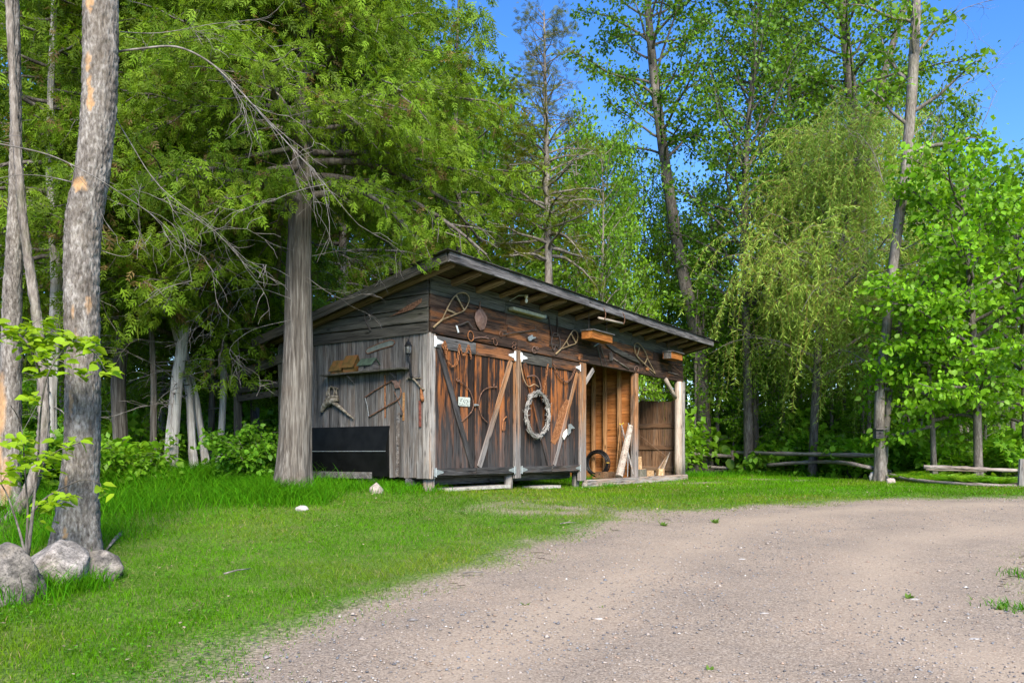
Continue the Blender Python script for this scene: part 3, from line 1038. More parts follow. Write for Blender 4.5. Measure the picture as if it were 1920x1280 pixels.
for li, (xa, xb, side, _) in enumerate(leaves):
    door = link('door', None, shed, Matrix.Translation((xa if side == 'L' else xb, 0, zd0)))
    door['label'] = dn[li]
    H = zd1 - zd0
    ox = xa if side == 'L' else xb
    x = xa
    while x < xb - 0.02:
        w = random.uniform(0.13, 0.21)
        if xb - (x + w) < 0.09:
            w = xb - x
        plank('board', door, (x + w / 2 - ox, -0.004 + random.uniform(-0.004, 0.004), random.uniform(-0.01, 0.015)), (x + w / 2 - ox, -0.004, H), w - 0.006, 0.024, (0, -1, 0), W_DOOR)
        x += w
    plank('top_rail', door, (xa - ox + 0.003, -0.029, H - 0.10), (xb - ox - 0.003, -0.029, H - 0.10), 0.185, 0.024, (0, -1, 0), rails_mat[li])
    plank('bottom_rail', door, (xa - ox + 0.003, -0.029, 0.055), (xb - ox - 0.003, -0.029, 0.055), 0.112, 0.024, (0, -1, 0), W_BLACK)
    s_ = 0.085
    if side == 'L':
        a_, b_ = (xb - ox - s_, -0.0295, 0.118), (xa - ox + s_, -0.0295, H - 0.20)
    else:
        a_, b_ = (xa - ox + s_, -0.0295, 0.118), (xb - ox - s_, -0.0295, H - 0.20)
    plank('brace', door, a_, b_, 0.115 if li != 3 else 0.09, 0.023, (0, -1, 0), brace_mat[li])
    sg = 1 if side == 'L' else -1
    for zz, mat_ in ((H - 0.10, WHITE), (0.055, GALV)):
        hb = MB()
        hb.box((-sg * 0.03, -0.045, zz), (0.045, 0.008, 0.17 if zz > 1 else 0.13))
        hb.prism([(sg * 0.0, -0.043, zz - 0.045), (sg * 0.0, -0.043, zz + 0.045), (sg * 0.17, -0.043, zz + 0.012), (sg * 0.17, -0.043, zz - 0.012)], (0, -1, 0), 0.006)
        hb.tube([(-sg * 0.004, -0.05, zz - 0.07), (-sg * 0.004, -0.05, zz + 0.07)], 0.009, 6)
        link('hinge', mesh_data('hinge', hb.arr(), hb.f, mat_), door)
    if li == 1:
        lb = MB().box((xa - ox + 0.0, -0.022, 1.13), (0.09, 0.02, 0.035)).tube([(xa - ox - 0.03, -0.05, 1.13), (xa - ox + 0.03, -0.05, 1.13)], 0.012, 6)
        link('latch', mesh_data('latch', lb.arr(), lb.f, GALV), door)
# posts of the front
xm = (DX[2] + DX[3]) / 2
plank('door_post', shed, (xm - 0.04, -0.012, zb - 0.06), (xm - 0.04, -0.012, zh0), 0.085, 0.06, (0, -1, 0), W_PARC)
plank('door_post', shed, (xm + 0.05, -0.016, zb - 0.06), (xm + 0.05, -0.016, zh0), 0.085, 0.05, (0, -1, 0), W_PARC)
xe = (DX[5] + FW(z2(1680, 900)).x) / 2
plank('door_post', shed, (xe, -0.014, zb - 0.17), (xe, -0.014, zh0), FW(z2(1680, 900)).x - DX[5], 0.09, (0, -1, 0), W_PARC)
# the open bay
xp = FW((1191, 800)).x
zs = FW((1190, 902)).z
zsill = 0.10
plank('sill', shed, (xe + 0.05, -0.06, zsill - 0.03), (LEN + 0.08, -0.06, zsill - 0.03), 0.16, 0.13, (0, -1, 0), W_POST, 0.01)
plank('bay_post', shed, (xp, 0.02, zsill + 0.036), (xp, 0.02, zh0), 0.15, 0.15, (0, -1, 0), W_PARC)
plank('knee_brace', shed, FW(z3(225, 1030), 0.03), FW(z3(335, 850), 0.03), 0.09, 0.035, (0, -1, 0), W_POST)
# partition wall with studs facing the camera side
k = 0
z = zsill + 0.0
while z < zh0 + 0.42:
    w = random.uniform(0.13, 0.19)
    plank('partition_board', shed, (xp + 0.10 + 0.006 * (k % 2), 0.10, z + w / 2), (xp + 0.10 + 0.006 * (k % 2), DEP, z + w / 2), w + 0.004, 0.022, (-1, 0, 0), W_IN, 0.004, 0.001)
    z += w
    k += 1
for qx in (1113, 1134, 1161):
    p = PX((qx, 800), xp + 0.04)
    plank('stud', shed, (xp + 0.04, p.y, zsill), (xp + 0.04, p.y, zh0 + 0.42), 0.085, 0.092, (-1, 0, 0), W_STUD)
# right end wall, low, boards and three rails
xw = LEN - 0.05
zt_ = PX((1225, 752), xw).z
y_ = 0.12
while y_ < 3.0:
    w = random.uniform(0.14, 0.24)
    plank('end_board', shed, (xw + 0.03, y_ + w / 2, zsill - 0.06), (xw + 0.03, y_ + w / 2, zt_ + random.uniform(-0.03, 0.03)), w - 0.006, 0.024, (-1, 0, 0), W_PANEL)
    y_ += w
for zz in (PX(z4(970, 455), xw).z, PX(z4(970, 690), xw).z, PX(z4(970, 920), xw).z):
    plank('end_rail', shed, (xw, 0.1, zz), (xw, 3.0, zz), 0.12, 0.035, (-1, 0, 0), W_PANEL)
log_('round_post', shed, (LEN - 0.30, -0.02, zsill + 0.036), (LEN - 0.30, -0.02, zh0), 0.095, 0.088, W_PEEL, 14, 0.004, 6)
log_('round_post', shed, (LEN - 0.07, -0.05, zsill + 0.03), (LEN - 0.07, -0.05, zh0), 0.06, 0.055, W_POST, 12, 0.004, 6)
plank('end_post', shed, (LEN + 0.17, 0.15, zsill - 0.1), (LEN + 0.17, 0.15, zt_ + 0.02), 0.13, 0.10, (0, -1, 0), W_DARK)
log_('knee_brace', shed, FW(z3(1200, 960), 0.05), FW(z3(1318, 1190), 0.08), 0.05, 0.055, W_PEEL, 10, 0.003, 3)
for x0 in (0.06, xm, xe, xp, LEN - 0.3):
    plank('back_post', shed, (x0, DEP - 0.05, zb if x0 < xp else zsill - 0.05), (x0, DEP - 0.05, roof_z(DEP) - 0.1), 0.12, 0.12, (0, -1, 0), W_STUD)
plank('back_plate', shed, (0, DEP - 0.05, roof_z(DEP) - 0.06), (LEN, DEP - 0.05, roof_z(DEP) - 0.06), 0.10, 0.10, (0, -1, 0), W_STUD)

# roof: log rafters, deck boards, fascia, shingle courses
RX0, RX1, RY1 = -0.30, 10.62, DEP + 0.35
nr = 17
for i in range(nr):
    xr = -0.10 + (RX1 - 0.25 + 0.10) * i / (nr - 1)
    r_ = random.uniform(0.050, 0.064)
    ya, yb = RY0 + 0.07, RY1 - 0.1
    log_('rafter', shed, (xr, ya, roof_z(ya) - r_ - 0.002), (xr + random.uniform(-0.03, 0.03), yb, roof_z(yb) - r_ - 0.002), r_, r_ * 0.95, W_LOG, 9, 0.008, 6)
y_ = RY0 + 0.02
while y_ < RY1:
    w = random.uniform(0.15, 0.22)
    xs_ = [RX0 + 0.02, random.uniform(2.5, 4.5), random.uniform(6, 8), RX1 - 0.02]
    for a_, b_ in zip(xs_[:-1], xs_[1:]):
        yc = y_ + w / 2
        plank('deck_board', shed, (a_ + 0.003, yc, roof_z(yc) + 0.012), (b_ - 0.003, yc, roof_z(yc) + 0.012), w - 0.006, 0.022, (0, SLOPE, 1), W_DECK, 0.002, 0.002)
    y_ += w
fz = zr0 + 0.088
plank('fascia', shed, (RX0, RY0 - 0.012, fz), (3.9, RY0 - 0.012, fz - 0.006), 0.178, 0.035, (0, -1, 0), W_DARK, 0.004)
plank('fascia', shed, (3.905, RY0 - 0.012, fz - 0.006), (8.1, RY0 - 0.012, fz - 0.018), 0.172, 0.035, (0, -1, 0), W_DARK, 0.004)
plank('fascia', shed, (8.105, RY0 - 0.012, fz - 0.018), (RX1, RY0 - 0.012, fz), 0.175, 0.035, (0, -1, 0), W_DARK, 0.004)
for xx in (RX0 - 0.02, RX1 + 0.02):
    plank('barge_board', shed, (xx, RY0 + 0.01, roof_z(RY0 + 0.01) - 0.035), (xx, RY1, roof_z(RY1) - 0.035), 0.15, 0.03, (-1, 0, 0), W_GABLE)
# shingles: courses of short overlapping tabs, one mesh copied
sv, sf = plank_mesh(0.30, 0.32, 0.012, 0.0, 0.003, 0.004)
sh_me = mesh_data('shingle', [(q[1], q[0] * 1.05, q[2]) for q in sv], sf, SHING)
Mr = Matrix.Rotation(-math.atan(SLOPE), 4, 'X')
yc = RY0 + 0.09
row = 0
while yc < RY1 + 0.1:
    xx = RX0 - 0.03 + (0.15 if row % 2 else 0.0)
    big = row < 1
    if row < 4:
        while xx < RX1 + 0.1:
            link('shingle', sh_me, shed, Matrix.Translation((xx + 0.08, yc + random.uniform(-0.012, 0.012), roof_z(yc) + 0.040 + random.uniform(0, 0.004))) @ Mr @ Matrix.Rotation(0.035, 4, 'X') @ Matrix.Rotation(random.uniform(-0.02, 0.02), 4, 'Z'))
            xx += 0.325
    row += 1
    yc += 0.19
ys = np.array([RY0 + 0.6, RY1 + 0.05])
rb = MB()
for i in range(20):
    y0 = RY0 + 0.66 + 0.17 * i
    if y0 > RY1:
        break
    rb.box(((RX0 + RX1) / 2, y0 + 0.08, roof_z(y0 + 0.08) + 0.037), (RX1 - RX0 + 0.06, 0.20, 0.014), Matrix.Rotation(-math.atan(SLOPE) + 0.05, 4, 'X'))
tag(link('shingle_courses', mesh_data('shingle_courses', rb.arr(), rb.f, SHING), shed), kind='stuff')

# lean-to behind the left wall
ly0, ly1 = DEP + 0.03, 4.75
lz = P(535, 649, 13.35).z - SHZ


def lroof(y): return lz - 0.195 * (y - 2.87)


plank('lean_to_barge', shed, (-0.05, ly0 - 0.3, lroof(ly0 - 0.3) - 0.07), (-0.05, ly1, lroof(ly1) - 0.07), 0.16, 0.035, (-1, 0, 0), W_GABLE)
for k in range(7):
    xa = 0.02 + 0.26 * k
    plank('lean_to_roof_board', shed, (xa + 0.08, ly0 - 0.3, lroof(ly0 - 0.3) + 0.015), (xa + 0.08, ly1 + 0.15, lroof(ly1 + 0.15) + 0.015), 0.255, 0.03, (0, 0.195, 1), W_DECK)
plank('corner_board', shed, (-0.03, DEP - 0.03, zb), (-0.03, DEP - 0.03, zh0 + 0.05), 0.09, 0.03, (-1, 0, 0), W_GABLE)
plank('lean_to_post', shed, (0.0, 4.53, -0.1), (0.0, 4.53, lroof(4.53) - 0.08), 0.12, 0.12, (-1, 0, 0), W_GABLE)
for zz in (PX((500, 722), 0.0).z, PX((500, 738), 0.0).z):
    plank('lean_to_rail', shed, (-0.03, ly0, zz), (-0.03, 4.5, zz - 0.06), 0.11, 0.03, (-1, 0, 0), W_GABLE)
for k in range(9):
    plank('lean_to_back_board', shed, (1.8, ly0, 0.2 + 0.2 * k), (1.8, ly1, 0.2 + 0.2 * k), 0.19, 0.025, (-1, 0, 0), W_DECK)

# ---------------------------------------------------------------- things hung on the shed front
FN, LN = Vector((0, -1, 0)), Vector((-1, 0, 0))


def fp(pts, off=0.060, zf=z1):
    return [FW(zf(*q), off) for q in pts]


def lp(pts, off=0.03, zf=z5):
    return [LW(zf(*q), off) for q in pts]


def smooth_path(pts, n=6, closed=False):
    p = [Vector(q) for q in pts]
    m = len(p)
    out = []
    for i in range(m if closed else m - 1):
        a, b, c, d = (p[(i - 1) % m] if closed or i > 0 else p[0]), p[i], p[(i + 1) % m], (p[(i + 2) % m] if closed or i + 2 < m else p[-1])
        for k in range(n):
            t = k / n
            out.append(0.5 * ((2 * b) + (c - a) * t + (2 * a - 5 * b + 4 * c - d) * t * t + (3 * b - a - 3 * c + d) * t ** 3))
    if not closed:
        out.append(p[-1])
    return out


def chain_mb(path, link_l=0.052, r=0.0065):
    p = smooth_path(path, 10)
    mb = MB()
    acc, flip = 0.0, 0
    for a, b in zip(p[:-1], p[1:]):
        seg = (b - a).length
        acc += seg
        if acc >= link_l * 0.72:
            acc = 0
            t = (b - a).normalized()
            s = t.cross(FN)
            s = (s if flip else (s * 0.35 + FN * 0.9)).normalized()
            flip ^= 1
            c = (a + b) / 2
            ring = [c + t * (math.cos(u) * link_l * 0.5) + s * (math.sin(u) * link_l * 0.30) for u in [q * math.pi / 4 for q in range(8)]]
            mb.tube(ring, r, 4, closed=True)
    return mb


def wall(name, label, cat, parts, group=None):
    return thing(name, label, cat, parts, group, SHEDM)


def snowshoe(label, outline, tail, bars, zf, off=0.062, r=0.011, lace=9):
    o = smooth_path([FW(zf(*q), off) for q in outline], 5)
    fr = MB().tube(o, r, 6)
    tl = [FW(zf(*q), off) for q in tail]
    fr.tube(tl, r * 1.5, 6)
    br = MB()
    for a, b in bars:
        br.box((FW(zf(*a), off) + FW(zf(*b), off)) / 2, ((FW(zf(*a), off) - FW(zf(*b), off)).length, 0.012, 0.03), Matrix.Rotation(-math.atan2((FW(zf(*b), off) - FW(zf(*a), off)).z, (FW(zf(*b), off) - FW(zf(*a), off)).x), 4, 'Y'))
    lc = MB()
    n = len(o)
    for i in range(1, lace):
        a, b = o[int(n * 0.5 * i / lace)], o[n - 1 - int(n * 0.5 * i / lace)]
        c2 = o[n - 1 - int(n * 0.5 * min(lace, i + 1.5) / lace) if int(n * 0.5 * min(lace, i + 1.5) / lace) < n else 0]
        lc.tube([a, (a + b) / 2, b], 0.0025, 3)
        lc.tube([a, c2], 0.0025, 3)
    return wall('snowshoe', label, 'snowshoe', [('frame', fr, W_TAN, True), ('crossbar', br, W_TAN), ('lacing', lc, LEATHER)])


snowshoe('long tan wood snowshoe slanting at the shed corner under the eaves', [(290, 452), (345, 330), (410, 220), (470, 172), (540, 172), (577, 215), (572, 275), (540, 340), (505, 372), (415, 408), (300, 456)], [(190, 545), (295, 452)], [((335, 350), (440, 395)), ((440, 200), (525, 355))], z1)
snowshoe('tan snowshoe with wooden frame hanging left of the orange nest box', [(1588, 772), (1645, 690), (1690, 610), (1718, 580), (1750, 590), (1765, 640), (1745, 715), (1680, 742), (1595, 776)], [(1525, 835), (1592, 770)], [((1640, 690), (1665, 748)), ((1690, 610), (1745, 715))], z1)
snowshoe('narrow bent snowshoe frame hanging above the open bay near the end box', [(1075, 895), (960, 790), (880, 710), (845, 660), (830, 560), (865, 530), (920, 575), (965, 650), (1000, 745), (1045, 830), (1078, 895)], [(1060, 880), (1082, 902)], [((860, 690), (890, 585)), ((950, 780), (985, 715))], z3, 0.065, 0.012, 7)

# shovel blade
prof = [(700, 335), (655, 375), (642, 440), (665, 520), (700, 575), (745, 560), (765, 500), (775, 440), (748, 385), (718, 345)]
bl = MB()
ctr = FW(z1(705, 455), 0.10)
rim = fp(prof, 0.055)
mid = [c.lerp(ctr, 0.5) + FN * 0.0 + Vector((0, -0.012, 0)) for c in rim]
k_ = len(rim)
bl.add([tuple(q) for q in rim + mid + [ctr]], [(i, (i + 1) % k_, k_ + (i + 1) % k_, k_ + i) for i in range(k_)] + [(k_ + i, k_ + (i + 1) % k_, 2 * k_) for i in range(k_)])
bl.tube(rim, 0.006, 5, closed=True)
wall('shovel_blade', 'rusty scoop shovel blade with broken shaft on the upper front wall', 'shovel', [('blade', bl, RUSTP, True), ('shaft', MB().tube(fp([(700, 345), (694, 300), (702, 258)], 0.065), [0.014, 0.012, 0.006], 7), RUST)])

# bent iron tool with two arms
wall('iron_hook_tool', 'bent thin iron tool right of the tan snowshoe tail', 'tool', [('bar', MB().tube(smooth_path(fp([(440, 525), (500, 510), (565, 485), (590, 515), (620, 556)])), 0.011, 6), IRON), ('blade', MB().prism(fp([(432, 525), (446, 520), (468, 595), (455, 605)]), FN, 0.008), WHITE)])


def ring_pts(cx, cy, rx, ry, zf, off=0.063, n=18, rot=0.0):
    return [FW(zf(cx + rx * math.cos(u) * math.cos(rot) - ry * math.sin(u) * math.sin(rot), cy + rx * math.cos(u) * math.sin(rot) + ry * math.sin(u) * math.cos(rot)), off) for u in [q * 2 * math.pi / n for q in range(n)]]


wall('iron_ring_hook', 'rusty iron ring with a forked shank on the header board', 'iron ring', [('ring', MB().tube(ring_pts(597, 640, 30, 55, z1, rot=-0.15), 0.009, 6, closed=True), RUSTO, True), ('shank', MB().tube(smooth_path(fp([(622, 668), (680, 655), (735, 655), (795, 668)])), [0.010] * 18 + [0.004], 6).tube(fp([(735, 655), (770, 640)]), 0.006, 5), RUSTP)])
wall('cant_hook', 'long thin iron rod with a ring at its left end on the upper wall', 'rod', [('ring', MB().tube(ring_pts(928, 617, 16, 30, z1), 0.007, 6, closed=True), RUST, True), ('rod', MB().tube(fp([(942, 622), (1100, 598), (1312, 574)]), 0.010, 6), IRON), ('point', MB().tube(fp([(1303, 535), (1308, 572), (1320, 605)]), [0.004, 0.009, 0.004], 6), IRON)])
wall('iron_clevis', 'small rusty pear shaped shackle on the header board', 'shackle', [('loop', MB().tube(smooth_path(fp([(835, 668), (860, 665), (885, 705), (880, 738), (860, 735), (845, 705), (850, 660)])), 0.007, 6), RUST, True), ('pin', MB().tube(fp([(825, 672), (862, 662)]), 0.008, 6), RUST)])
wall('linked_rings', 'two small linked iron rings on the header above the middle post', 'iron ring', [('ring', MB().tube(ring_pts(1072, 722, 17, 20, z1), 0.006, 6, closed=True), RUST, True), ('ring', MB().tube(ring_pts(1066, 762, 17, 20, z1, 0.070), 0.006, 6, closed=True), RUST, True)])
wall('iron_ring', 'broken iron ring on the header right of the middle post', 'iron ring', [('ring', MB().tube(ring_pts(1293, 790, 26, 36, z1)[2:], 0.008, 6), RUSTP, True), ('eye', MB().tube(ring_pts(1320, 772, 12, 14, z1), 0.007, 5, closed=True), RUSTP)])
wall('axe_head', 'small grey axe head fixed to the upper front wall', 'axe', [('blade', MB().prism(fp([(1212, 655), (1235, 640), (1262, 625), (1268, 650), (1298, 648), (1298, 662), (1262, 672), (1245, 690), (1225, 692)]), FN, 0.02), GALV)])
wall('lamp_tube', 'cream fluorescent lamp housing under the eaves', 'lamp', [('housing', MB().box((FW(z1(1038, 345), 0.1) + FW(z1(1390, 428), 0.1)) / 2, ((FW(z1(1038, 345), 0.1) - FW(z1(1390, 428), 0.1)).length, 0.10, 0.05)), CREAM), ('cap', MB().box(FW(z1(1392, 430), 0.1), (0.03, 0.106, 0.056)), GALV), ('bracket', MB().box(FW(z1(1200, 375), 0.03), (0.04, 0.08, 0.05)), GALV)])
bp = FW(z1(1203, 205), 0.28)
bmb = MB().tube([bp + Vector((0, 0, 0.02)), bp + Vector((0, 0, -0.03))], 0.030, 10)
wall('bare_bulb_lamp', 'white lamp socket with bulb hung between two rafters', 'lamp', [('socket', bmb, ENAMEL, True), ('bulb', MB().tube([bp + Vector((0, 0, -0.03)), bp + Vector((0, 0, -0.06)), bp + Vector((0, 0, -0.09)), bp + Vector((0, 0, -0.115))], [0.016, 0.024, 0.028, 0.012], 10), ENAMEL, True), ('arm', MB().tube([bp + Vector((0, 0, 0.015)), bp + Vector((-0.12, 0.08, 0.0)), bp + Vector((-0.16, 0.24, -0.08))], 0.008, 6), GALV)])
strap = MB()
for pts in ([(1448, 425), (1460, 520), (1482, 640)], [(1540, 430), (1545, 520), (1540, 610)]):
    q = fp(pts, 0.045)
    strap.prism([q[0] + Vector((-0.018, 0, 0)), q[0] + Vector((0.018, 0, 0)), q[1] + Vector((0.018, 0, 0)), q[2] + Vector((0.018, 0, 0)), q[2] + Vector((-0.018, 0, 0)), q[1] + Vector((-0.018, 0, 0))], FN, 0.006)
jaw = MB().tube(smooth_path(fp([(1485, 640), (1480, 720), (1500, 795), (1530, 740), (1565, 790), (1572, 700), (1555, 620)])), 0.009, 6).tube(ring_pts(1520, 625, 28, 18, z1), 0.007, 5, closed=True).tube(fp([(1480, 730), (1570, 740)]), 0.008, 5)
wall('leg_hold_trap', 'old iron trap hung by two dark leather straps beside the snowshoe', 'trap', [('strap', strap, LEATHER), ('jaws', jaw, IRON, True)])
gear = MB()
c0 = FW(z3(165, 705), 0.06)
for q in range(7):
    u = q * 0.9
    gear.tube([c0, c0 + Vector((math.cos(u) * 0.075, -0.01, math.sin(u) * 0.06))], [0.016, 0.006], 5)
gear.tube(fp([(180, 735), (230, 745), (275, 740)], 0.06, z3), 0.009, 5)
wall('rusty_claw', 'small orange rusted iron claw on the header beside the last door', 'claw', [('claw', gear, RUSTO)])


def nest_box(label, ptl, pbr, xl, xr, off, h, endmat):
    a, b = FW(xl, off), FW(xr, off)
    x0, x1 = a.x, b.x
    zt, dp = a.z, 0.20
    fr = MB().box(((x0 + x1) / 2, -off + 0.008, zt - h / 2), (x1 - x0, 0.016, h))
    e1 = MB().box((x0 + 0.008, -off + 0.016 + dp / 2, zt - h / 2), (0.016, dp, h))
    e2 = MB().box((x1 - 0.008, -off + 0.016 + dp / 2, zt - h / 2), (0.016, dp, h))
    bk = MB().box(((x0 + x1) / 2, -off + 0.024 + dp, zt - h / 2), (x1 - x0, 0.016, h))
    bt = MB().box(((x0 + x1) / 2, -off + 0.016 + dp / 2, zt - h + 0.007), (x1 - x0 - 0.034, dp - 0.002, 0.014))
    ld = MB().box(((x0 + x1) / 2, -off + dp / 2 - 0.0, zt + 0.012), (x1 - x0 + 0.05, dp + 0.09, 0.02))
    hg = MB().tube([(x0 + 0.05, -off + dp / 2, zt + 0.02), (x0 + 0.05, -off + dp / 2, roof_z(-off + dp / 2) - 0.02)], 0.006, 5).tube([(x1 - 0.05, -off + dp / 2, zt + 0.02), (x1 - 0.05, -off + dp / 2, roof_z(-off + dp / 2) - 0.02)], 0.006, 5)
    wall('nest_box', label, 'nest box', [('front_panel', fr, W_ORANGE), ('end_panel', e1, endmat), ('end_panel', e2, endmat), ('back_panel', bk, W_ORANGE), ('floor_panel', bt, W_ORANGE), ('lid', ld, W_DARK), ('hanger', hg, IRON)])


nest_box('long orange wooden nest box with grey lid hung mid-front under the eaves', None, None, z3(322, 375), z3(565, 440), 0.44, 0.15, W_ORANGE)
nest_box('smaller orange nest box with grey end hung at the far right eaves', None, None, z3(1280, 632), z3(1405, 655), 0.40, 0.155, W_GREY)

# pole resting in two hooks under the roof edge
off = -RY0 - 0.02
pole = MB().tube([FW(z3(398, 228), off), FW(z3(540, 262), off), FW(z3(690, 296), off)], [0.022, 0.024, 0.020], 8)
wall('hanging_pole', 'short pale pole resting in iron hooks at the roof edge', 'pole', [('pole', pole, W_PEEL, True)])
for cx_, nm in ((470, 'left'), (700, 'right')):
    yb = 235 if cx_ == 470 else 290
    q = [FW(z3(cx_ - 12, yb - 125), off + 0.05), FW(z3(cx_ + 8, yb - 80), off + 0.055), FW(z3(cx_ + 12, yb - 30), off + 0.05), FW(z3(cx_, yb + 12), off + 0.02), FW(z3(cx_ - 14, yb + 2), off - 0.01)]
    wall('iron_hook', f'curved rusty iron hook holding the {nm} end of the short pole', 'hook', [('hook', MB().tube(smooth_path(q), 0.010, 6), RUST, True)], 'hooks under the roof edge')

wall('sheep_shears', 'dark iron two-legged shears hanging below the orange nest box', 'shears', [('leg', MB().tube(fp([(382, 560), (410, 680), (440, 800)], 0.06, z3), [0.012, 0.012, 0.008], 6), IRON), ('leg', MB().tube(fp([(420, 560), (455, 680), (500, 812)], 0.05, z3), [0.012, 0.012, 0.008], 6), IRON), ('handle', MB().tube(fp([(345, 570), (380, 548), (412, 520)], 0.045, z3), 0.014, 6), GALV)])
wall('adze', 'wooden handled adze above the open bay', 'adze', [('head', MB().prism(fp([(520, 650), (540, 640), (562, 690), (560, 740), (525, 745)], 0.05, z3), FN, 0.03), IRON), ('handle', MB().tube(fp([(556, 700), (650, 765), (762, 840)], 0.065, z3), [0.016, 0.014, 0.016], 7), W_RAIL, True)])
wall('wooden_paddle', 'long tapering dark wooden board slanting above the open bay', 'board', [('blade', MB().prism(fp([(470, 545), (560, 560), (700, 640), (830, 700), (893, 778), (800, 740), (680, 690), (560, 620)], 0.040, z3), FN, 0.022), W_GABLE)])
wall('iron_pick', 'orange rusted pick with thin handle at the right of the header', 'pick', [('head', MB().prism(fp([(958, 828), (985, 822), (1002, 845), (985, 862), (965, 855)], 0.055, z3), FN, 0.02), RUSTO), ('handle', MB().tube(fp([(985, 848), (1020, 880), (1062, 912)], 0.055, z3), 0.008, 6), W_RAIL)])
wall('horseshoe', 'horseshoe nailed on the header over the open bay', 'horseshoe', [('shoe', MB().tube(smooth_path(fp([(835, 868), (830, 835), (848, 812), (868, 815), (876, 842), (868, 872)], 0.060, z3)), 0.009, 5), RUSTP, True)])
wall('ice_tongs', 'thin iron rods crossing on the header at the far right corner', 'tongs', [('arm', MB().tube(fp([(1240, 770), (1320, 830), (1390, 880)], 0.06, z3), 0.007, 5), RUST), ('arm', MB().tube(fp([(1235, 880), (1300, 895), (1360, 912)], 0.065, z3), 0.010, 5), W_RAIL), ('arm', MB().tube(fp([(1290, 720), (1335, 800), (1385, 850)], 0.06, z3), 0.006, 5), IRON)])

wall('draped_chain', 'rusty chain draped in loops at the top of the left door pair', 'chain', [('links', chain_mb(fp([(310, 705), (290, 740), (310, 790), (335, 790), (325, 730), (312, 705), (330, 850), (360, 930), (400, 968), (440, 940), (462, 850), (475, 735), (490, 790), (522, 850), (555, 800), (575, 742), (590, 800), (600, 880)], 0.06)), RUSTO)])
wall('draped_chain', 'rusty chain swagged across the rightmost door leaf', 'chain', [('links', chain_mb(fp([(1500, 940), (1530, 1030), (1585, 1105), (1640, 1140), (1690, 1100), (1725, 1030), (1738, 970)], 0.06)), RUST)])
wall('hanging_chain', 'straight rusty chain hanging down right of the wreath', 'chain', [('links', chain_mb(fp([(1440, 935), (1425, 1060), (1400, 1190), (1388, 1262)], 0.055)), RUSTO)])
wall('rope_cord', 'thin pale rope hanging in a loop above the wreath', 'rope', [('rope', MB().tube(smooth_path(fp([(1140, 890), (1150, 1000), (1180, 1120), (1230, 1188), (1290, 1165), (1340, 1195)], 0.06)), 0.008, 5), ROPE, True)])

for pts, curl, lab in (([(412, 72), (480, 108), (540, 180), (572, 285), (556, 380), (455, 482)], (420, 62), 'curved iron bar bowed right beside the plate on the left door'),
                       ([(812, 140), (745, 138), (680, 165), (640, 230), (630, 320), (655, 425), (718, 492)], (790, 122), 'curved iron bar bowed left on the second door leaf')):
    mb = MB().tube(smooth_path(fp(pts, 0.045, z2)), 0.0085, 6).tube(ring_pts(curl[0], curl[1], 14, 16, z2, 0.045, 10)[:8], 0.007, 5)
    wall('barrel_hoop', lab, 'iron bar', [('bar', mb, RUST, True)], 'curved iron bars on the left doors')

pl = MB().prism(fp([(424, 235), (436, 233), (536, 240), (540, 250), (536, 328), (530, 332), (430, 322), (422, 314)], 0.026, z2), FN, 0.004)
mk = MB()
for (u, v, w, h) in [(0.20, 0.18, 0.10, 0.10), (0.33, 0.12, 0.06, 0.05), (0.18, 0.36, 0.07, 0.12), (0.44, 0.30, 0.04, 0.24), (0.54, 0.28, 0.08, 0.06), (0.54, 0.46, 0.04, 0.24), (0.68, 0.25, 0.07, 0.06), (0.68, 0.54, 0.07, 0.06), (0.79, 0.26, 0.05, 0.22), (0.82, 0.48, 0.06, 0.08), (0.68, 0.72, 0.06, 0.06), (0.80, 0.72, 0.06, 0.12), (0.07, 0.68, 0.03, 0.18), (0.10, 0.66, 0.12, 0.03), (0.10, 0.84, 0.10, 0.03), (0.38, 0.70, 0.04, 0.12), (0.30, 0.88, 0.34, 0.03), (0.24, 0.84, 0.03, 0.10), (0.76, 0.92, 0.06, 0.06), (0.88, 0.92, 0.04, 0.05)]:
    def c_(a, b): return FW(z2(423 + a * 115, 236 + b * 88 + a * 7), 0.0306)
    mk.prism([c_(u, v), c_(u + w, v), c_(u + w, v + h), c_(u, v + h)], FN, 0.0015)
wall('number_plate', 'small pale worn number plate nailed to the leftmost door', 'plate', [('plate', pl, PLATE), ('markings', mk, INK)])
wall('iron_latch_hook', 'orange rusted iron latch on the second door leaf', 'latch', [('hook', MB().tube(smooth_path(fp([(905, 432), (882, 455), (868, 500), (866, 570)], 0.04, z2)), 0.012, 6).tube(fp([(866, 570), (888, 568), (892, 480)], 0.04, z2), 0.007, 5), RUSTO)])
wall('sickle_frame', 'bent grey iron handle hung above the wreath', 'handle', [('bar', MB().tube(smooth_path(fp([(258, 60), (320, 42), (390, 40), (440, 80), (475, 160), (505, 280)], 0.06, z7)), 0.011, 6), RUSTP, True), ('wire', MB().tube(fp([(270, 70), (300, 180), (330, 320)], 0.05, z7), 0.004, 4), IRON)])

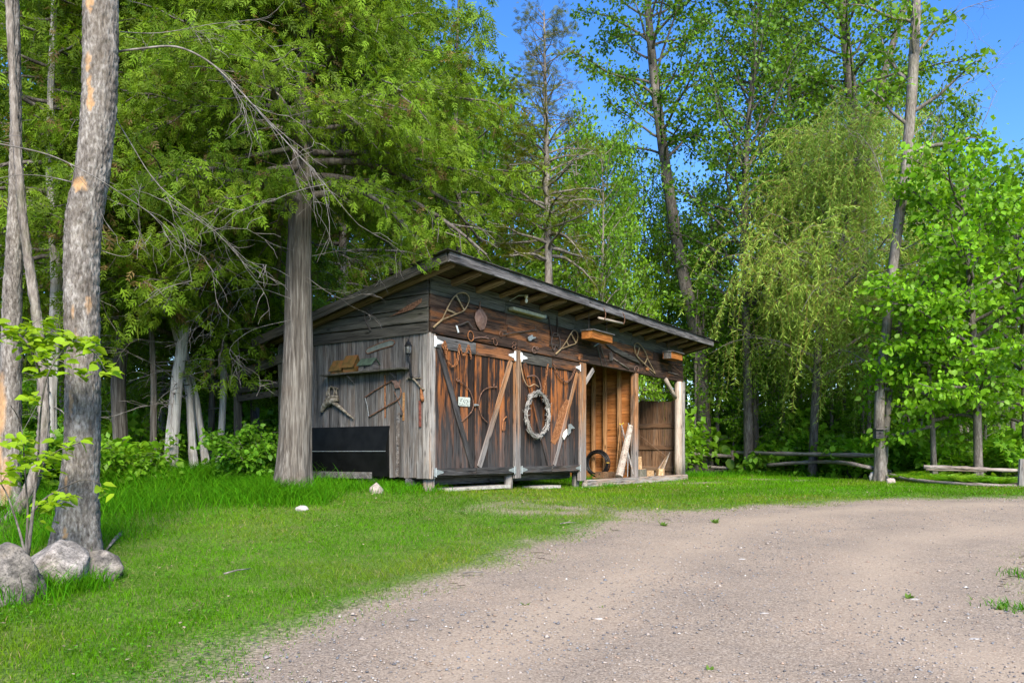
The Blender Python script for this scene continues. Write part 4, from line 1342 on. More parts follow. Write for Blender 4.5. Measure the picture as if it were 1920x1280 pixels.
# wreath of bleached twigs
tw = MB()
wr = random.Random(3)
for k in range(520):
    u = wr.uniform(0, 2 * math.pi)
    du = wr.uniform(0.16, 0.36)
    rr = wr.gauss(0, 0.42)
    pts = []
    o0 = 0.05 + wr.uniform(0, 0.10)
    for t in (0, 0.5, 1):
        a = u + du * t
        k2 = 1 + 0.20 * rr + (0.10 * (t - 0.5) * wr.uniform(-1, 1))
        pts.append(FW(z7(437 + 192 * math.cos(a) * (k2 if True else 1), 705 + 375 * math.sin(a) * (1 + (k2 - 1) * 0.62)), o0))
    tw.tube(pts, [0.006, 0.0075, 0.004], 4)
sp = MB()
for k in range(60):
    a = wr.uniform(0, 2 * math.pi)
    s_ = wr.choice((-1, 1))
    p0 = FW(z7(437 + 192 * math.cos(a), 705 + 375 * math.sin(a)), 0.09)
    p1 = FW(z7(437 + (192 + s_ * wr.uniform(40, 75)) * math.cos(a + wr.uniform(-.2, .2)), 705 + (375 + s_ * wr.uniform(40, 75)) * math.sin(a + wr.uniform(-.15, .15))), wr.uniform(0.06, 0.17))
    sp.tube([p0, p1], [0.005, 0.0025], 4)
wall('twig_wreath', 'oval wreath of bleached white twigs hung on the right door pair', 'wreath', [('twigs', tw, TWIG), ('loose_twigs', sp, TWIG)])
for o_ in bpy.data.objects:
    if o_.name.startswith(('twigs', 'loose_twigs', 'links')):
        o_['kind'] = 'stuff'
sw = MB().prism(fp([(662, 1165), (735, 1225), (800, 1120), (975, 560), (1000, 470), (925, 440), (880, 520), (820, 620)], 0.0185, z7), FN, 0.003)
wall('rusty_saw', 'rust red saw blade tucked beside the brace of the rightmost door', 'saw', [('blade', sw, RUSTO)])
wall('enamel_scoop', 'broken white enamel scoop hung on the rightmost door', 'scoop', [('bowl', MB().prism(fp([(862, 1085), (878, 1010), (938, 945), (945, 1040), (885, 1135)], 0.06, z7), FN, 0.01), ENAMEL), ('rim', MB().prism(fp([(955, 1060), (968, 870), (1000, 862), (1070, 938), (1000, 950), (1000, 1010)], 0.05, z7), FN, 0.014), GALV)])

# ---------------------------------------------------------------- things on the left wall
wall('iron_tongs', 'dark iron tongs hung on the gable above the shelf', 'tongs', [('arm', MB().tube(smooth_path(lp([(760, 345), (722, 385), (720, 440), (745, 510), (785, 580)], 0.05)), 0.011, 6), IRON, True), ('arm', MB().tube(smooth_path(lp([(735, 345), (765, 370), (800, 405)], 0.055)), 0.011, 6), IRON, True), ('handle', MB().tube(lp([(715, 345), (760, 348), (802, 322)], 0.06), 0.009, 6), IRON)])
wall('saw_blade', 'long rusty saw blade slanting on the gable near the corner', 'saw', [('blade', MB().prism(lp([(1025, 415), (1180, 310), (1345, 228), (1340, 270), (1250, 345), (1130, 385), (985, 432)], 0.046), LN, 0.004), RUST)])
bar = lp([(742, 822), (735, 800), (760, 772), (900, 715), (1000, 685), (1040, 690), (1050, 715), (1030, 742), (900, 778), (790, 818), (760, 830)], 0.02)
wall('chainsaw_bar', 'grey green chainsaw bar with rusty chain above the shelf', 'chainsaw bar', [('bar', MB().prism(bar, LN, 0.008), BARGREY), ('chain', MB().tube([q + LN * 0.004 for q in bar], 0.011, 5, closed=True), RUST)])
sA, sB = LW(z5(330, 1082)), LW(z5(1222, 1001))
shelf = MB().box(((-0.12), (sA.y + sB.y) / 2, (sA.z + sB.z) / 2), (0.20, (sB - sA).length, 0.024), Matrix.Rotation(math.atan2(sB.z - sA.z, sB.y - sA.y) + math.pi, 4, 'X'))
brk = []
for qq in ((615, 1085), (1075, 1045)):
    p = LW(z5(*qq))
    brk.append(MB().prism([(-0.022, p.y - 0.015, p.z), (-0.19, p.y - 0.015, p.z), (-0.022, p.y - 0.015, p.z - 0.13)], (0, 1, 0), 0.03))
wall('wall_shelf', 'narrow mossy shelf board on the grey left wall', 'shelf', [('board', shelf, W_GABLE), ('bracket', brk[0], W_DARK), ('bracket', brk[1], W_DARK)])
sh_top = max(v[2] for v in shelf.arr())


def shelf_z(y):
    t = (y - sA.y) / (sB.y - sA.y)
    return sA.z + (sB.z - sA.z) * t + 0.0135


def house(name, label, ya, yb, h, rh, body_mat, roof_mat, ridge_x=True, hole=True, depth=0.17):
    """gabled box on the shelf; ridge along the wall (local y)"""
    y0, y1 = min(ya, yb), max(ya, yb)
    zz = min(shelf_z(y0), shelf_z(y1)) + 0.002
    xb, xf = -0.03, -0.03 - depth
    xm_ = (xb + xf) / 2
    bd = MB().prism([(xb, y0, zz), (xf, y0, zz), (xf, y0, zz + h), (xm_, y0, zz + h + rh), (xb, y0, zz + h)], (0, 1, 0), y1 - y0)
    ov = 0.025
    rf = MB()
    for s_ in (-1, 1):
        xe_ = xm_ + s_ * (depth / 2 + ov)
        ze_ = zz + h - rh * (ov / (depth / 2)) + 0.004
        rf.prism([(xm_, y0 - ov, zz + h + rh + 0.004), (xe_, y0 - ov, ze_), (xe_, y0 - ov, ze_ + 0.012), (xm_, y0 - ov, zz + h + rh + 0.018)], (0, 1, 0), y1 - y0 + 2 * ov)
    parts = [('body', bd, body_mat), ('roof', rf, roof_mat)]
    if hole:
        c = Vector((xf - 0.002, (y0 + y1) / 2, zz + h * 0.55))
        parts.append(('entrance', MB().prism([c + Vector((0, 0.02 * math.cos(u), 0.02 * math.sin(u))) for u in [q * math.pi / 5 for q in range(10)]], (-1, 0, 0), 0.003), BLACKM))
    wall(name, label, 'birdhouse', parts)


house('birdhouse', 'rusted ochre tin birdhouse at the left end of the shelf', LW(z5(445, 1050)).y, LW(z5(560, 1040)).y, 0.07, 0.13, OCHRE, OCHRE, hole=False)
house('birdhouse', 'taller rusted ochre birdhouse between the other two on the shelf', LW(z5(580, 1040)).y, LW(z5(690, 1030)).y, 0.11, 0.15, OCHRE, OCHRE, hole=False)
house('birdhouse', 'grey birdhouse with dull green roof on the shelf', LW(z5(750, 1020)).y, LW(z5(890, 1015)).y, 0.10, 0.085, W_GREY, GREENR)

# lantern on its arm
lc = LW(z5(1196, 790), 0.14)
lx, ly_, lz_ = lc.x, lc.y, lc.z


def lathe(c, prof, n=12):
    return MB().tube([(c[0], c[1], c[2] + z) for r, z in prof], [max(r, 0.001) for r, z in prof], n)


cap = lathe(lc, [(0.062, 0.058), (0.060, 0.066), (0.045, 0.085), (0.038, 0.10), (0.036, 0.118), (0.016, 0.125), (0.010, 0.15), (0.004, 0.175)], 8)
cage = MB()
for q in range(6):
    u = q * math.pi / 3
    cage.tube([(lx + 0.052 * math.cos(u), ly_ + 0.052 * math.sin(u), lz_ + 0.058), (lx + 0.046 * math.cos(u), ly_ + 0.046 * math.sin(u), lz_ - 0.055), (lx + 0.012 * math.cos(u), ly_ + 0.012 * math.sin(u), lz_ - 0.10)], 0.004, 4)
cage.tube([(lx + 0.047 * math.cos(q * math.pi / 6), ly_ + 0.047 * math.sin(q * math.pi / 6), lz_ - 0.055) for q in range(12)], 0.005, 4, closed=True)
arm = MB().tube([(lx, ly_, lz_ - 0.095), (lx, ly_, lz_ - 0.15), LW(z5(1212, 940), 0.13), LW(z5(1226, 1082), 0.10)], [0.012, 0.016, 0.017, 0.022], 8)
arm.tube([LW(z5(1226, 1085), 0.10), LW(z5(1250, 1098), 0.02)], 0.018, 8)
arm.box(LW(z5(1255, 1100), 0.022), (0.02, 0.26, 0.03))
wall('wall_lantern', 'black carriage lantern on a bracket near the shed corner', 'lantern', [('cap', cap, BLACKM), ('cage', cage, BLACKM), ('glass', MB().tube([(lx, ly_, lz_ - 0.052), (lx, ly_, lz_ + 0.056)], [0.041, 0.046], 12, cap=False), GLASSM, True),
     ('bulb', MB().tube([(lx, ly_ - 0.012, lz_ - 0.05), (lx, ly_ - 0.012, lz_ + 0.015)], 0.008, 6).tube([(lx, ly_ + 0.014, lz_ - 0.05), (lx, ly_ + 0.014, lz_ + 0.02)], 0.008, 6), ENAMEL), ('arm', arm, BLACKM)])

# driftwood root
dw = MB()
dw.tube(smooth_path(lp([(20, 1080), (60, 1000), (120, 950), (180, 930), (240, 915)], 0.07, z8)), [0.028 + 0.03 * math.sin(q / 24 * 3.14) for q in range(25)], 9)
dw.tube(smooth_path(lp([(150, 930), (220, 985), (300, 1050), (380, 1120), (445, 1168)], 0.06, z8)), [0.045 - 0.0015 * q for q in range(25)], 8)
dw.tube(smooth_path(lp([(70, 930), (130, 890), (235, 880)], 0.06, z8)), [0.022 + 0.014 * math.sin(q / 12 * 3.14) for q in range(13)], 7)
for (a, b, c) in [((90, 870), (100, 800), (130, 750)), ((125, 880), (120, 800), (140, 745)), ((180, 880), (190, 800), (165, 750)), ((225, 880), (215, 800), (240, 765)), ((140, 745), (185, 755), (240, 768))]:
    dw.tube(smooth_path(lp([a, b, c], 0.05, z8)), [0.015] * 6 + [0.012] * 6 + [0.006], 6)
wall('driftwood_root', 'gnarled driftwood root mounted on the grey left wall', 'driftwood', [('root', dw, DRIFT, True)])

bs = MB().tube(smooth_path(lp([(592, 893), (720, 800), (850, 725), (960, 662)], 0.04, z8)), 0.010, 6)
bs.tube(smooth_path(lp([(650, 1145), (780, 1070), (920, 985), (1040, 915), (1075, 850), (1072, 770), (1010, 690), (960, 662)], 0.04, z8)), 0.011, 6)
sbl = MB().tube(lp([(600, 890), (630, 1000), (652, 1145)], 0.04, z8), 0.006, 5)
hd = MB().prism(lp([(958, 668), (990, 700), (1010, 770), (1060, 760), (1078, 650), (1050, 700), (1020, 660)], 0.035, z8), LN, 0.02)
wall('bow_saw', 'rusty rectangular bow saw hung beneath the shelf', 'saw', [('frame', bs, RUST, True), ('blade', sbl, GALV), ('handle', hd, RUSTP)])
wall('iron_strap', 'upright rusty iron strap behind the bow saw', 'strap', [('strap', MB().prism(lp([(855, 590), (878, 590), (876, 1160), (862, 1160)], 0.022, z8), LN, 0.004), RUSTO)])
wall('hooked_rod', 'thin iron rod hanging at the bow saw handle', 'rod', [('rod', MB().tube(lp([(985, 800), (1040, 930), (1100, 1070)], 0.03, z8), 0.006, 5), RUST), ('weight', MB().box(LW(z8(1090, 1105), 0.035), (0.03, 0.045, 0.04)), IRON)])
wall('loose_board', 'loose grey slat leaning upright right of the black box', 'board', [('slat', MB().prism(lp([(985, 395), (1012, 390), (1000, 1030), (975, 1035)], 0.04, z6), LN, 0.02), W_GREY)])
wall('nailed_strip', 'thin orange wooden strip nailed upright on the left wall', 'strip', [('slat', MB().prism(lp([(1043, 190), (1062, 190), (1058, 470), (1040, 470)], 0.022, z6), LN, 0.008), W_STUD)])
br_ = MB().tube(smooth_path(lp([(1160, 645), (1180, 625), (1240, 640), (1290, 690), (1340, 750), (1385, 785)], 0.05, z8)), 0.016, 7)
br_.tube(lp([(1160, 640), (1345, 628)], 0.05, z8), 0.010, 6)
wall('breast_drill', 'old brace drill with red brown shaft hanging below the lantern', 'drill', [('crank', br_, DRIFT, True), ('knob', MB().tube(lp([(1345, 760), (1350, 830), (1360, 900), (1370, 940)], 0.05, z8), [0.012, 0.022, 0.034, 0.02], 8), RUSTO, True), ('shaft', MB().prism(lp([(1325, 930), (1350, 930), (1350, 1280), (1326, 1280)], 0.035, z8), LN, 0.018), plain('faded_red_paint', (0.17, 0.055, 0.04), 0.7, 0, 0.4, 20.0))])

# black two-panel box against the wall, plank before it
q = [LW(z6(908, 522), 0.03), LW(z6(918, 775), 0.24), LW(z6(890, 1030), 0.08)]
yl = LW(z6(-60, 700), 0.1).y
zt, zm_, z0_ = q[0].z, LW(z6(918, 775), 0.12).z, LW(z6(890, 1030), 0.06).z
yr = q[0].y


def panel(xa, za, xb, zb_, ya, yb, th=0.018):
    d = Vector((xb - xa, 0, zb_ - za))
    n = Vector((d.z, 0, -d.x)).normalized()
    if n.x > 0:
        n = -n
    return MB().prism([(xa, ya, za), (xb, ya, zb_), (xb, yb, zb_), (xa, yb, za)], -n, th)


wall('black_cover', 'black two-panel box cover leaning on the grey wall by the cedar', 'cover', [('upper_panel', panel(-0.04, zt, -0.12, zm_ + 0.006, yl, yr), BLACKP), ('lower_panel', panel(-0.12, zm_ - 0.006, -0.06, z0_, yl, yr), BLACKP), ('edge_trim', MB().box((-0.124, (yl + yr) / 2, zm_), (0.012, yr - yl if yr > yl else yl - yr, 0.010)), GALV),
     ('end_panel', MB().prism([(-0.04, yr, zt), (-0.115, yr, zm_), (-0.06, yr, z0_), (-0.03, yr, z0_)], (0, 1, 0), 0.012), BLACKP)])
pa, pb = LW(z6(60, 1010), 0.26), LW(z6(725, 1012), 0.26)
wall('loose_plank', 'grey plank lying in front of the black cover', 'plank', [('plank', MB().box((pa + pb) / 2, (0.035, (pb - pa).length, 0.10)), W_GREY)])

# under the shed
pq = G(885, 918)
for (a, b, c_, d_, lab) in [(835, 917, 950, 919, 'long pale plank lying in the gap under the left doors'), (1008, 908, 1045, 909, 'short pale board on the ground under the right doors')]:
    p, q2 = FW((a, b), -0.05), FW((c_, d_), -0.05)
    gzl = g1(*(SHEDM @ ((p + q2) / 2)).to_2d()) - SHZ
    wall('ground_plank', lab, 'plank', [('plank', MB().box(((p.x + q2.x) / 2, 0.18, gzl + 0.05), (abs(q2.x - p.x), 0.42, 0.05)), CONC)])
pq = FW(z6(1385, 1125), 0.02)
gzl = g1(*(SHEDM @ pq).to_2d()) - SHZ
bk = MB()
for i in range(5):
    bk.tube([(pq.x + (0.05 + 0.012 * i) * math.cos(u), 0.16 + (0.05 + 0.012 * i) * math.sin(u), gzl + 0.03 + 0.022 * i) for u in [t * math.pi / 8 for t in range(16)]], 0.010, 5, closed=True)
hnd = MB().tube([(pq.x + 0.10 * math.cos(u), 0.16, gzl + 0.12 + 0.10 * math.sin(u)) for u in [t * math.pi / 8 for t in range(9)]], 0.006, 5)
wall('yellow_basket', 'small yellow wicker basket under the shed corner', 'basket', [('bowl', bk, plain('weathered_yellow_wicker', (0.26, 0.16, 0.03), 0.8, 0, 0.4, 30.0)), ('handle', hnd, ROPE)])

# ---------------------------------------------------------------- things in the open bay
BYX = xp - 0.02


def bay(q, x0):
    return PX(z4(*q), x0)


hx = xp - 0.12
cc_ = bay((352, 845), hx)
coil = MB()
hr = random.Random(5)
rad = abs(bay((490, 845), hx).y - cc_.y)
radz = abs(bay((352, 965), hx).z - cc_.z)
rad = radz = max(0.30, 0.5 * (rad + radz))
for i in range(7):
    dx, dr, dy, dz = hr.uniform(-0.09, 0.02), hr.uniform(-0.07, 0.02), hr.uniform(-0.015, 0.015), hr.uniform(-0.01, 0.01)
    coil.tube([(hx + dx + 0.02 * math.sin(u + i), cc_.y + dy + (rad + dr) * math.cos(u), zsill + 0.05 + radz + dz + (radz + dr) * math.sin(u)) for u in [t * math.pi / 18 for t in range(36)]], 0.014, 7, closed=True)
tie = MB().tube([(hx - 0.12, cc_.y - rad, zsill + 0.07 + radz), (hx - 0.06, cc_.y - rad * 1.1, zsill + 0.07 + radz), (hx + 0.05, cc_.y - rad, zsill + 0.07 + radz), (hx - 0.06, cc_.y - rad * 0.82, zsill + 0.07 + radz)], 0.008, 5, closed=True)
wall('hose_coil', 'coil of black plastic hose in the open bay', 'hose', [('coil', coil, HOSE, True), ('tie', tie, YELLOW)])
wall('leaning_log', 'pale barkless split log leaning against the bay post', 'log', [('log', MB().tube([FW(z4(585, 1010), 0.05), FW(z4(625, 840), 0.02), FW(z4(670, 640), -0.02), FW(z4(710, 458), -0.06)], [0.085, 0.08, 0.075, 0.06], 9), W_PEEL)])
for (a, b, r, mat_, lab, nm, x0) in [((552, 985), (597, 445), 0.015, W_STUD, 'orange brown tool handle leaning on the partition beside the hose', 'tool_handle', xp - 0.10),
                                     ((592, 985), (604, 450), 0.018, W_STUD, 'thick brown wooden handle standing behind the leaning log', 'tool_handle', xp - 0.06),
                                     ((742, 990), (612, 440), 0.016, W_POST, 'grey pole crossing behind the pale leaning log', 'tool_handle', xp - 0.14),
                                     ((678, 1010), (690, 425), 0.010, GALV, 'thin pale upright rod by the bay post', 'metal_rod', xp - 0.16),
                                     ((648, 985), (615, 500), 0.010, IRON, 'thin dark rod standing behind the pale leaning log', 'metal_rod', xp - 0.18)]:
    wall(nm, lab, 'pole' if nm == 'metal_rod' else 'handle', [('pole', MB().tube([bay(a, x0 - 0.1), bay(b, x0)], r, 7), mat_)])
wall('yellow_grip', 'yellow plastic grip on top of the leaning handles', 'grip', [('grip', MB().tube(smooth_path([bay((590, 432), xp - 0.1), bay((605, 442), xp - 0.1), bay((620, 440), xp - 0.1), bay((634, 420), xp - 0.1)]), 0.016, 6), YELLOW, True)])
wall('bay_plank', 'brown plank on edge at the foot of the partition', 'plank', [('plank', MB().box((bay((380, 1000), xp - 0.3) + bay((560, 1000), xp - 0.3)) / 2 + Vector((0, 0, 0.02)), (0.03, (bay((380, 1000), xp - 0.3) - bay((660, 1000), xp - 0.3)).length, 0.15)), W_PANEL)])
bx_ = (xp + LEN) / 2
stump = MB().tube([(bx_ - 0.1, 0.5, zsill - 0.1), (bx_ - 0.1, 0.5, zsill + 0.10), (bx_ - 0.1, 0.5, zsill + 0.20)], [0.19, 0.18, 0.175], 12)
wall('chopping_block', 'low dark chopping block in the open bay', 'log', [('block', stump, BARK_DARK), ('top_face', MB().tube([(bx_ - 0.1, 0.5, zsill + 0.201), (bx_ - 0.1, 0.5, zsill + 0.206)], 0.168, 12), SPLIT)])
wr = random.Random(9)
for i, (dx, dy, h, ang, lab) in enumerate([(-0.12, 0.48, 0.30, 0.1, 'fresh split wedge standing on the chopping block'), (0.75, 0.32, 0.26, 0.5, 'pale split firewood chunk by the round post'), (0.55, 0.5, 0.22, 1.3, 'squat split firewood piece beside the chopping block'), (-0.75, 0.42, 0.16, 0.8, 'flat offcut of firewood left of the chopping block')]):
    zz = zsill - 0.06 if i else zsill + 0.207
    a = ang
    w_, d_ = (0.07, 0.05) if i == 0 else (0.13, 0.10)
    pr = [Vector((bx_ + dx + math.cos(a + u) * w_ * wr.uniform(0.8, 1.2), dy + math.sin(a + u) * d_ * wr.uniform(0.8, 1.2), zz)) for u in (0, 1.3, 2.7, 3.9, 5.1)]
    mb = MB().prism(pr, (wr.uniform(-.1, .1), 0, 1), h)
    wall('split_firewood', lab, 'firewood', [('piece', mb, SPLIT)], 'firewood in the open bay')
for i in range(5):
    a = bay((965 + i * 18, 1008), xw - 0.35 - 0.05 * i)
    b = bay((1095 + i * 11, 800 - i * 14), xw - 0.05)
    lab = ['lowest of the long sticks leaning in the right corner of the bay', 'second stick leaning in the right corner of the bay', 'middle stick leaning in the right corner of the bay', 'fourth stick leaning in the right corner of the bay', 'topmost stick leaning in the right corner of the bay'][i]
    wall('leaning_stick', lab, 'stick', [('stick', MB().tube([a, (a + b) / 2, b], [0.022, 0.02, 0.014], 6), [W_POST, W_STUD, W_RAIL, W_TAN, W_POST][i], True)], 'sticks leaning in the bay corner')
wall('thin_pole', 'thin pole slanting across the end wall panel', 'pole', [('pole', MB().tube([bay((815, 560), xw - 0.1), bay((1095, 785), xw - 0.1)], 0.009, 5), W_PANEL)])

# ---------------------------------------------------------------- rocks, fence, stump
from mathutils import noise as mnoise


def rock(name, label, c, size, seed, mat, sub=4, flat=0.25, rotz=0.0, cat='rock', group=None, bury=0.3, rough=0.16):
    bm = bmesh.new()
    bmesh.ops.create_icosphere(bm, subdivisions=sub, radius=1.0)
    rr = random.Random(seed)
    planes = [(Vector((rr.uniform(-1, 1), rr.uniform(-1, 1), rr.uniform(-0.3, 1))).normalized(), rr.uniform(0.62, 0.9)) for _ in range(9)]
    off = Vector((seed * 3.1, seed * 1.7, seed * 0.9))
    for v in bm.verts:
        p = v.co.copy()
        for n_, d_ in planes:
            k = p.dot(n_)
            if k > d_:
                p -= n_ * (k - d_) * 0.85
        p *= 1 + rough * mnoise.fractal(p * 1.6 + off, 1.0, 2.0, 5) + 0.035 * mnoise.fractal(p * 7 + off, 0.8, 2.0, 3)
        v.co = Vector((p.x * size[0], p.y * size[1], p.z * size[2]))
    me = bpy.data.meshes.new(name)
    bm.to_mesh(me)
    bm.free()
    me.materials.append(mat)
    me.polygons.foreach_set('use_smooth', [True] * len(me.polygons))
    o = link(name, me, None, Matrix.Translation((c[0], c[1], c[2] + size[2] * (1 - bury) - size[2] * bury)) @ Matrix.Rotation(rotz, 4, 'Z'))
    return tag(o, label, cat, group)


def rock_px(label, x0, x1, ytop, ybot, dshift, seed, mat, depth=0.8, rotz=0.0, name='boulder', bury=0.3, **kw):
    g = G((x0 + x1) / 2, ybot)
    d = g.y + dshift
    w = (x1 - x0) / F * d / 2
    h = (ybot - ytop) / F * d
    c = ((x0 + x1) / 2 - CX) / F * d
    sz = h / (2 * (1 - bury) ) if bury < 0.5 else h
    return rock(name, label, (c, d, g1(c, d)), (w * 1.08, w * depth * 1.08, sz * 1.12), seed, mat, rotz=rotz, bury=bury, **kw)


rock_px('large pale grey boulder in the middle at the foot of the grey trunk', 38, 178, 1038, 1112, 0.25, 8, STONE, 0.8, name='boulder', bury=0.30, rough=0.09)
rock_px('dark mottled boulder at the left edge of the picture', -60, 82, 1042, 1140, 0.2, 15, STONE2, 0.8, name='boulder', bury=0.24)
rock_px('small speckled boulder right of the grey trunk', 148, 224, 1042, 1092, 0.1, 26, STONE2, 0.8, name='boulder', bury=0.22)
rock_px('small white stone lying in the lawn near the cedar', 554, 578, 949, 958, 0.05, 31, STONEW, 0.6, name='stone', bury=0.25, sub=3)
rock_px('pinkish grey stone in the grass under the shed wall', 691, 718, 908, 926, 0.1, 37, STONEP, 0.7, name='stone', bury=0.25, sub=3)
rock_px('pale round stone left of the birdhouse tree foot', 1630, 1646, 886, 902, 0.15, 41, STONEW, 0.8, name='stone', bury=0.25, sub=3)
rock_px('two-toned stone right of the birdhouse tree foot', 1660, 1678, 896, 907, 0.1, 43, STONEP, 0.8, name='stone', bury=0.25, sub=3)
rock_px('grey stone leaning behind the foot of the birdhouse tree', 1656, 1672, 880, 898, 0.5, 47, STONE2, 0.8, name='stone', bury=0.25, sub=3)
for i, (px_, py_, s_) in enumerate([(1122, 1165, 9), (955 + 1000 * .479, 1155, 12), (1715, 1128, 12), (1825, 1204, 16), (1390 + 0, 1052, 9)]):
    labs = ['pale flat stone chip on the middle of the driveway', 'white stone chip with a leaf on the driveway', 'whitish stone chip on the right half of the driveway', 'largest pale stone flake low on the right of the driveway', 'pale stone chip far up the driveway']
    g = G(px_, py_)
    rock('stone_chip', labs[i], (g.x, g.y, g.z + 0.012), (s_ / F * g.y, s_ * 0.6 / F * g.y, 0.012), 60 + i, STONEW, 2, cat='stone')

# tree stump beside the end of the shed
g = G(1296, 888)
st = MB()
for k in range(1):
    n_ = 22
    hs = [0, 0.08, 0.2, 0.35, 0.5]
    rs = [0.40, 0.32, 0.25, 0.22, 0.21]
    vv, ff = [], []
    for i, (h_, r_) in enumerate(zip(hs, rs)):
        for j in range(n_):
            u = 2 * math.pi * j / n_
            rr_ = r_ * (1 + (0.22 - 0.03 * i) * math.sin(4 * u + 0.7) + 0.10 * math.sin(9 * u + i * 0.3))
            vv.append((g.x + rr_ * math.cos(u), g.y + rr_ * math.sin(u), g.z - 0.03 + h_ * (1 + 0.12 * math.sin(3 * u))))
    for i in range(4):
        for j in range(n_):
            l = (j + 1) % n_
            ff.append((i * n_ + j, i * n_ + l, (i + 1) * n_ + l, (i + 1) * n_ + j))
    ff.append(tuple(4 * n_ + j for j in range(n_)))
    st.add(vv, ff)
thing('tree_stump', 'grey weathered tree stump just right of the shed', 'stump', [('stump', st, BARK_DARK)])


def rail(label, pts, r, mat=None, name='fence_rail'):
    """pts: (px, py, depth)"""
    p = [P(a, b, d) for a, b, d in pts]
    q = smooth_path(p, 5)
    n_ = len(q)
    c = sum(q, Vector()) / n_
    d = (q[-1] - q[0])
    M = frame(q[0], q[-1], (0, 0, 1))
    Mi = M.inverted()
    rr = [r * (1 + 0.14 * math.sin(i * 2.1 + q[0].x) + 0.08 * random.uniform(-1, 1)) * (1.05 - 0.2 * i / n_) for i in range(n_)]
    mb = MB().tube([Mi @ v for v in q], rr, 9)
    return tag(link(name, mesh_data(name, mb.arr(), mb.f, mat or W_FENCE, True), None, M), label, 'fence rail', 'log rails of the fence')


def post(label, px, pyt, pyb, w, mat=None):
    g = G(px, pyb)
    h = (pyb - pyt) / F * g.y
    r = w / F * g.y / 2
    mb = MB().tube([(0, 0, -0.08), (0.0, 0, h * 0.4), (random.uniform(-.02, .02), 0, h * 0.8), (0.01, 0, h)], [r, r * 0.96, r * 0.95, r * 0.85], 9)
    M = Matrix.Translation(g) @ Matrix.Rotation(math.pi / 2, 4, 'Y') @ Matrix.Rotation(0, 4, 'X')
    mb2 = MB().add([(-v[2], v[1], v[0]) for v in mb.arr()], mb.f)
    tag(link('fence_post', mesh_data('fence_post', mb2.arr(), mb2.f, mat or W_POST), None, M), label, 'fence post', 'posts of the rail fence')
    return g


gA = post('squat grey fence post between the shed and the willow', 1372, 844, 887, 9)
gA2 = post('short paler post just behind the squat fence post', 1383, 848, 884, 8)
gC = post('grey fence post at the right edge of the picture', 1917, 860, 914, 16)
dB = G(1650, 902).y
dA = gA.y
rail('top rail from the shed end to the squat post', [(1284, 850, dA - 0.6), (1330, 853, dA - 0.3), (1372, 855, dA - 0.15)], 0.07)
rail('lower rusty brown rail from the stump to the squat post', [(1320, 874, dA - 0.2), (1345, 876, dA - 0.15), (1369, 877, dA - 0.12)], 0.05)
rail('short bottom rail beside the squat post', [(1338, 884, dA + 0.1), (1356, 882, dA + 0.1), (1368, 880, dA + 0.1)], 0.045)
rail('long straight top rail between squat post and birdhouse tree', [(1376, 848, dA + 0.1), (1450, 850, (dA * 2 + dB) / 3), (1550, 852, (dA + 2 * dB) / 3), (1662, 854, dB + 0.22)], 0.062)
rail('bowed lower rail sagging to the birdhouse tree', [(1440, 872, (dA * 2 + dB) / 3), (1500, 867, (dA + dB) / 2), (1560, 866, (dA + 2 * dB) / 3), (1600, 870, dB + 0.5), (1650, 881, dB + 0.24)], 0.055)
rail('upper rail of the right fence ending in the air', [(1732, 875, 16.6), (1800, 877, 16.3), (1860, 880, 16.1), (1945, 883, 15.9)], 0.040)
rail('split upper rail under the right fence top rail', [(1736, 880, 16.75), (1790, 881, 16.5), (1850, 882.5, 16.3)], 0.03)
rail('low fallen rail running right from the birdhouse tree', [(1668, 889, dB - 0.2), (1700, 897, dB - 1.0), (1760, 904, 17.0), (1850, 909, 16.2), (1945, 912, 15.9)], 0.038)


def tree_box(label, x0, x1, y0, y1, d, lidmat):
    a, b = P(x0, y0, d), P(x1, y1, d)
    w, h = b.x - a.x, a.z - b.z
    c = Vector(((a.x + b.x) / 2, d, b.z))
    body = MB().box(c + Vector((0, 0, h * 0.45)), (w, w * 0.9, h * 0.88))
    lid = MB().box(c + Vector((0, -0.03, h * 0.94)), (w * 1.28, w * 1.25, h * 0.10))
    hc = c + Vector((0, -w * 0.45 - 0.002, h * 0.55))
    hole = MB().prism([hc + Vector((0.026 * math.cos(u), 0, 0.026 * math.sin(u))) for u in [q * math.pi / 6 for q in range(12)]], (0, -1, 0), 0.004)
    perch = MB().tube([hc + Vector((0, 0, -0.05)), hc + Vector((0, -0.05, -0.05))], 0.005, 5)
    thing('tree_birdhouse', label, 'birdhouse', [('box', body, W_DARK), ('lid', lid, lidmat), ('entrance', hole, BLACKM), ('perch', perch, W_RAIL)])


tree_box('small grey birdhouse with round hole nailed low on the trunk', 1640, 1654, 803, 822, dB - 0.34, W_GREY)
tree_box('tiny pale box higher up behind the birdhouse trunk', 1657, 1666, 718, 732, dB - 0.12, W_POST)

# twigs dropped on the lawn
for i, (a, b, lab) in enumerate([((420, 1082), (470, 1072), 'dead twig lying in the middle of the lawn'), ((868, 1081), (905, 1079), 'thin stick on the lawn edge by the driveway'), ((1050, 986), (1080, 984), 'short stick at the gravel edge below the shed'), ((200, 1035), (228, 1004), 'mossy stick leaning in the grass right of the grey trunk')]):
    p, q = G(*a), G(*b)
    up = Vector((0, 0, 0.03))
    thing('fallen_twig', lab, 'twig', [('twig', MB().tube([p + up, (p + q) / 2 + up * 1.3, q + up], [0.008, 0.007, 0.004] if i < 3 else [0.006, 0.02, 0.03], 5), DEADTWIG, True)])


def fence_d(px):
    return float(np.interp(px, [1284, 1372, 1650, 1917], [dA, dA, dB, 15.9]))

# ---------------------------------------------------------------- trees
def norm(a):
    return a / np.maximum(np.linalg.norm(a, axis=-1, keepdims=True), 1e-9)


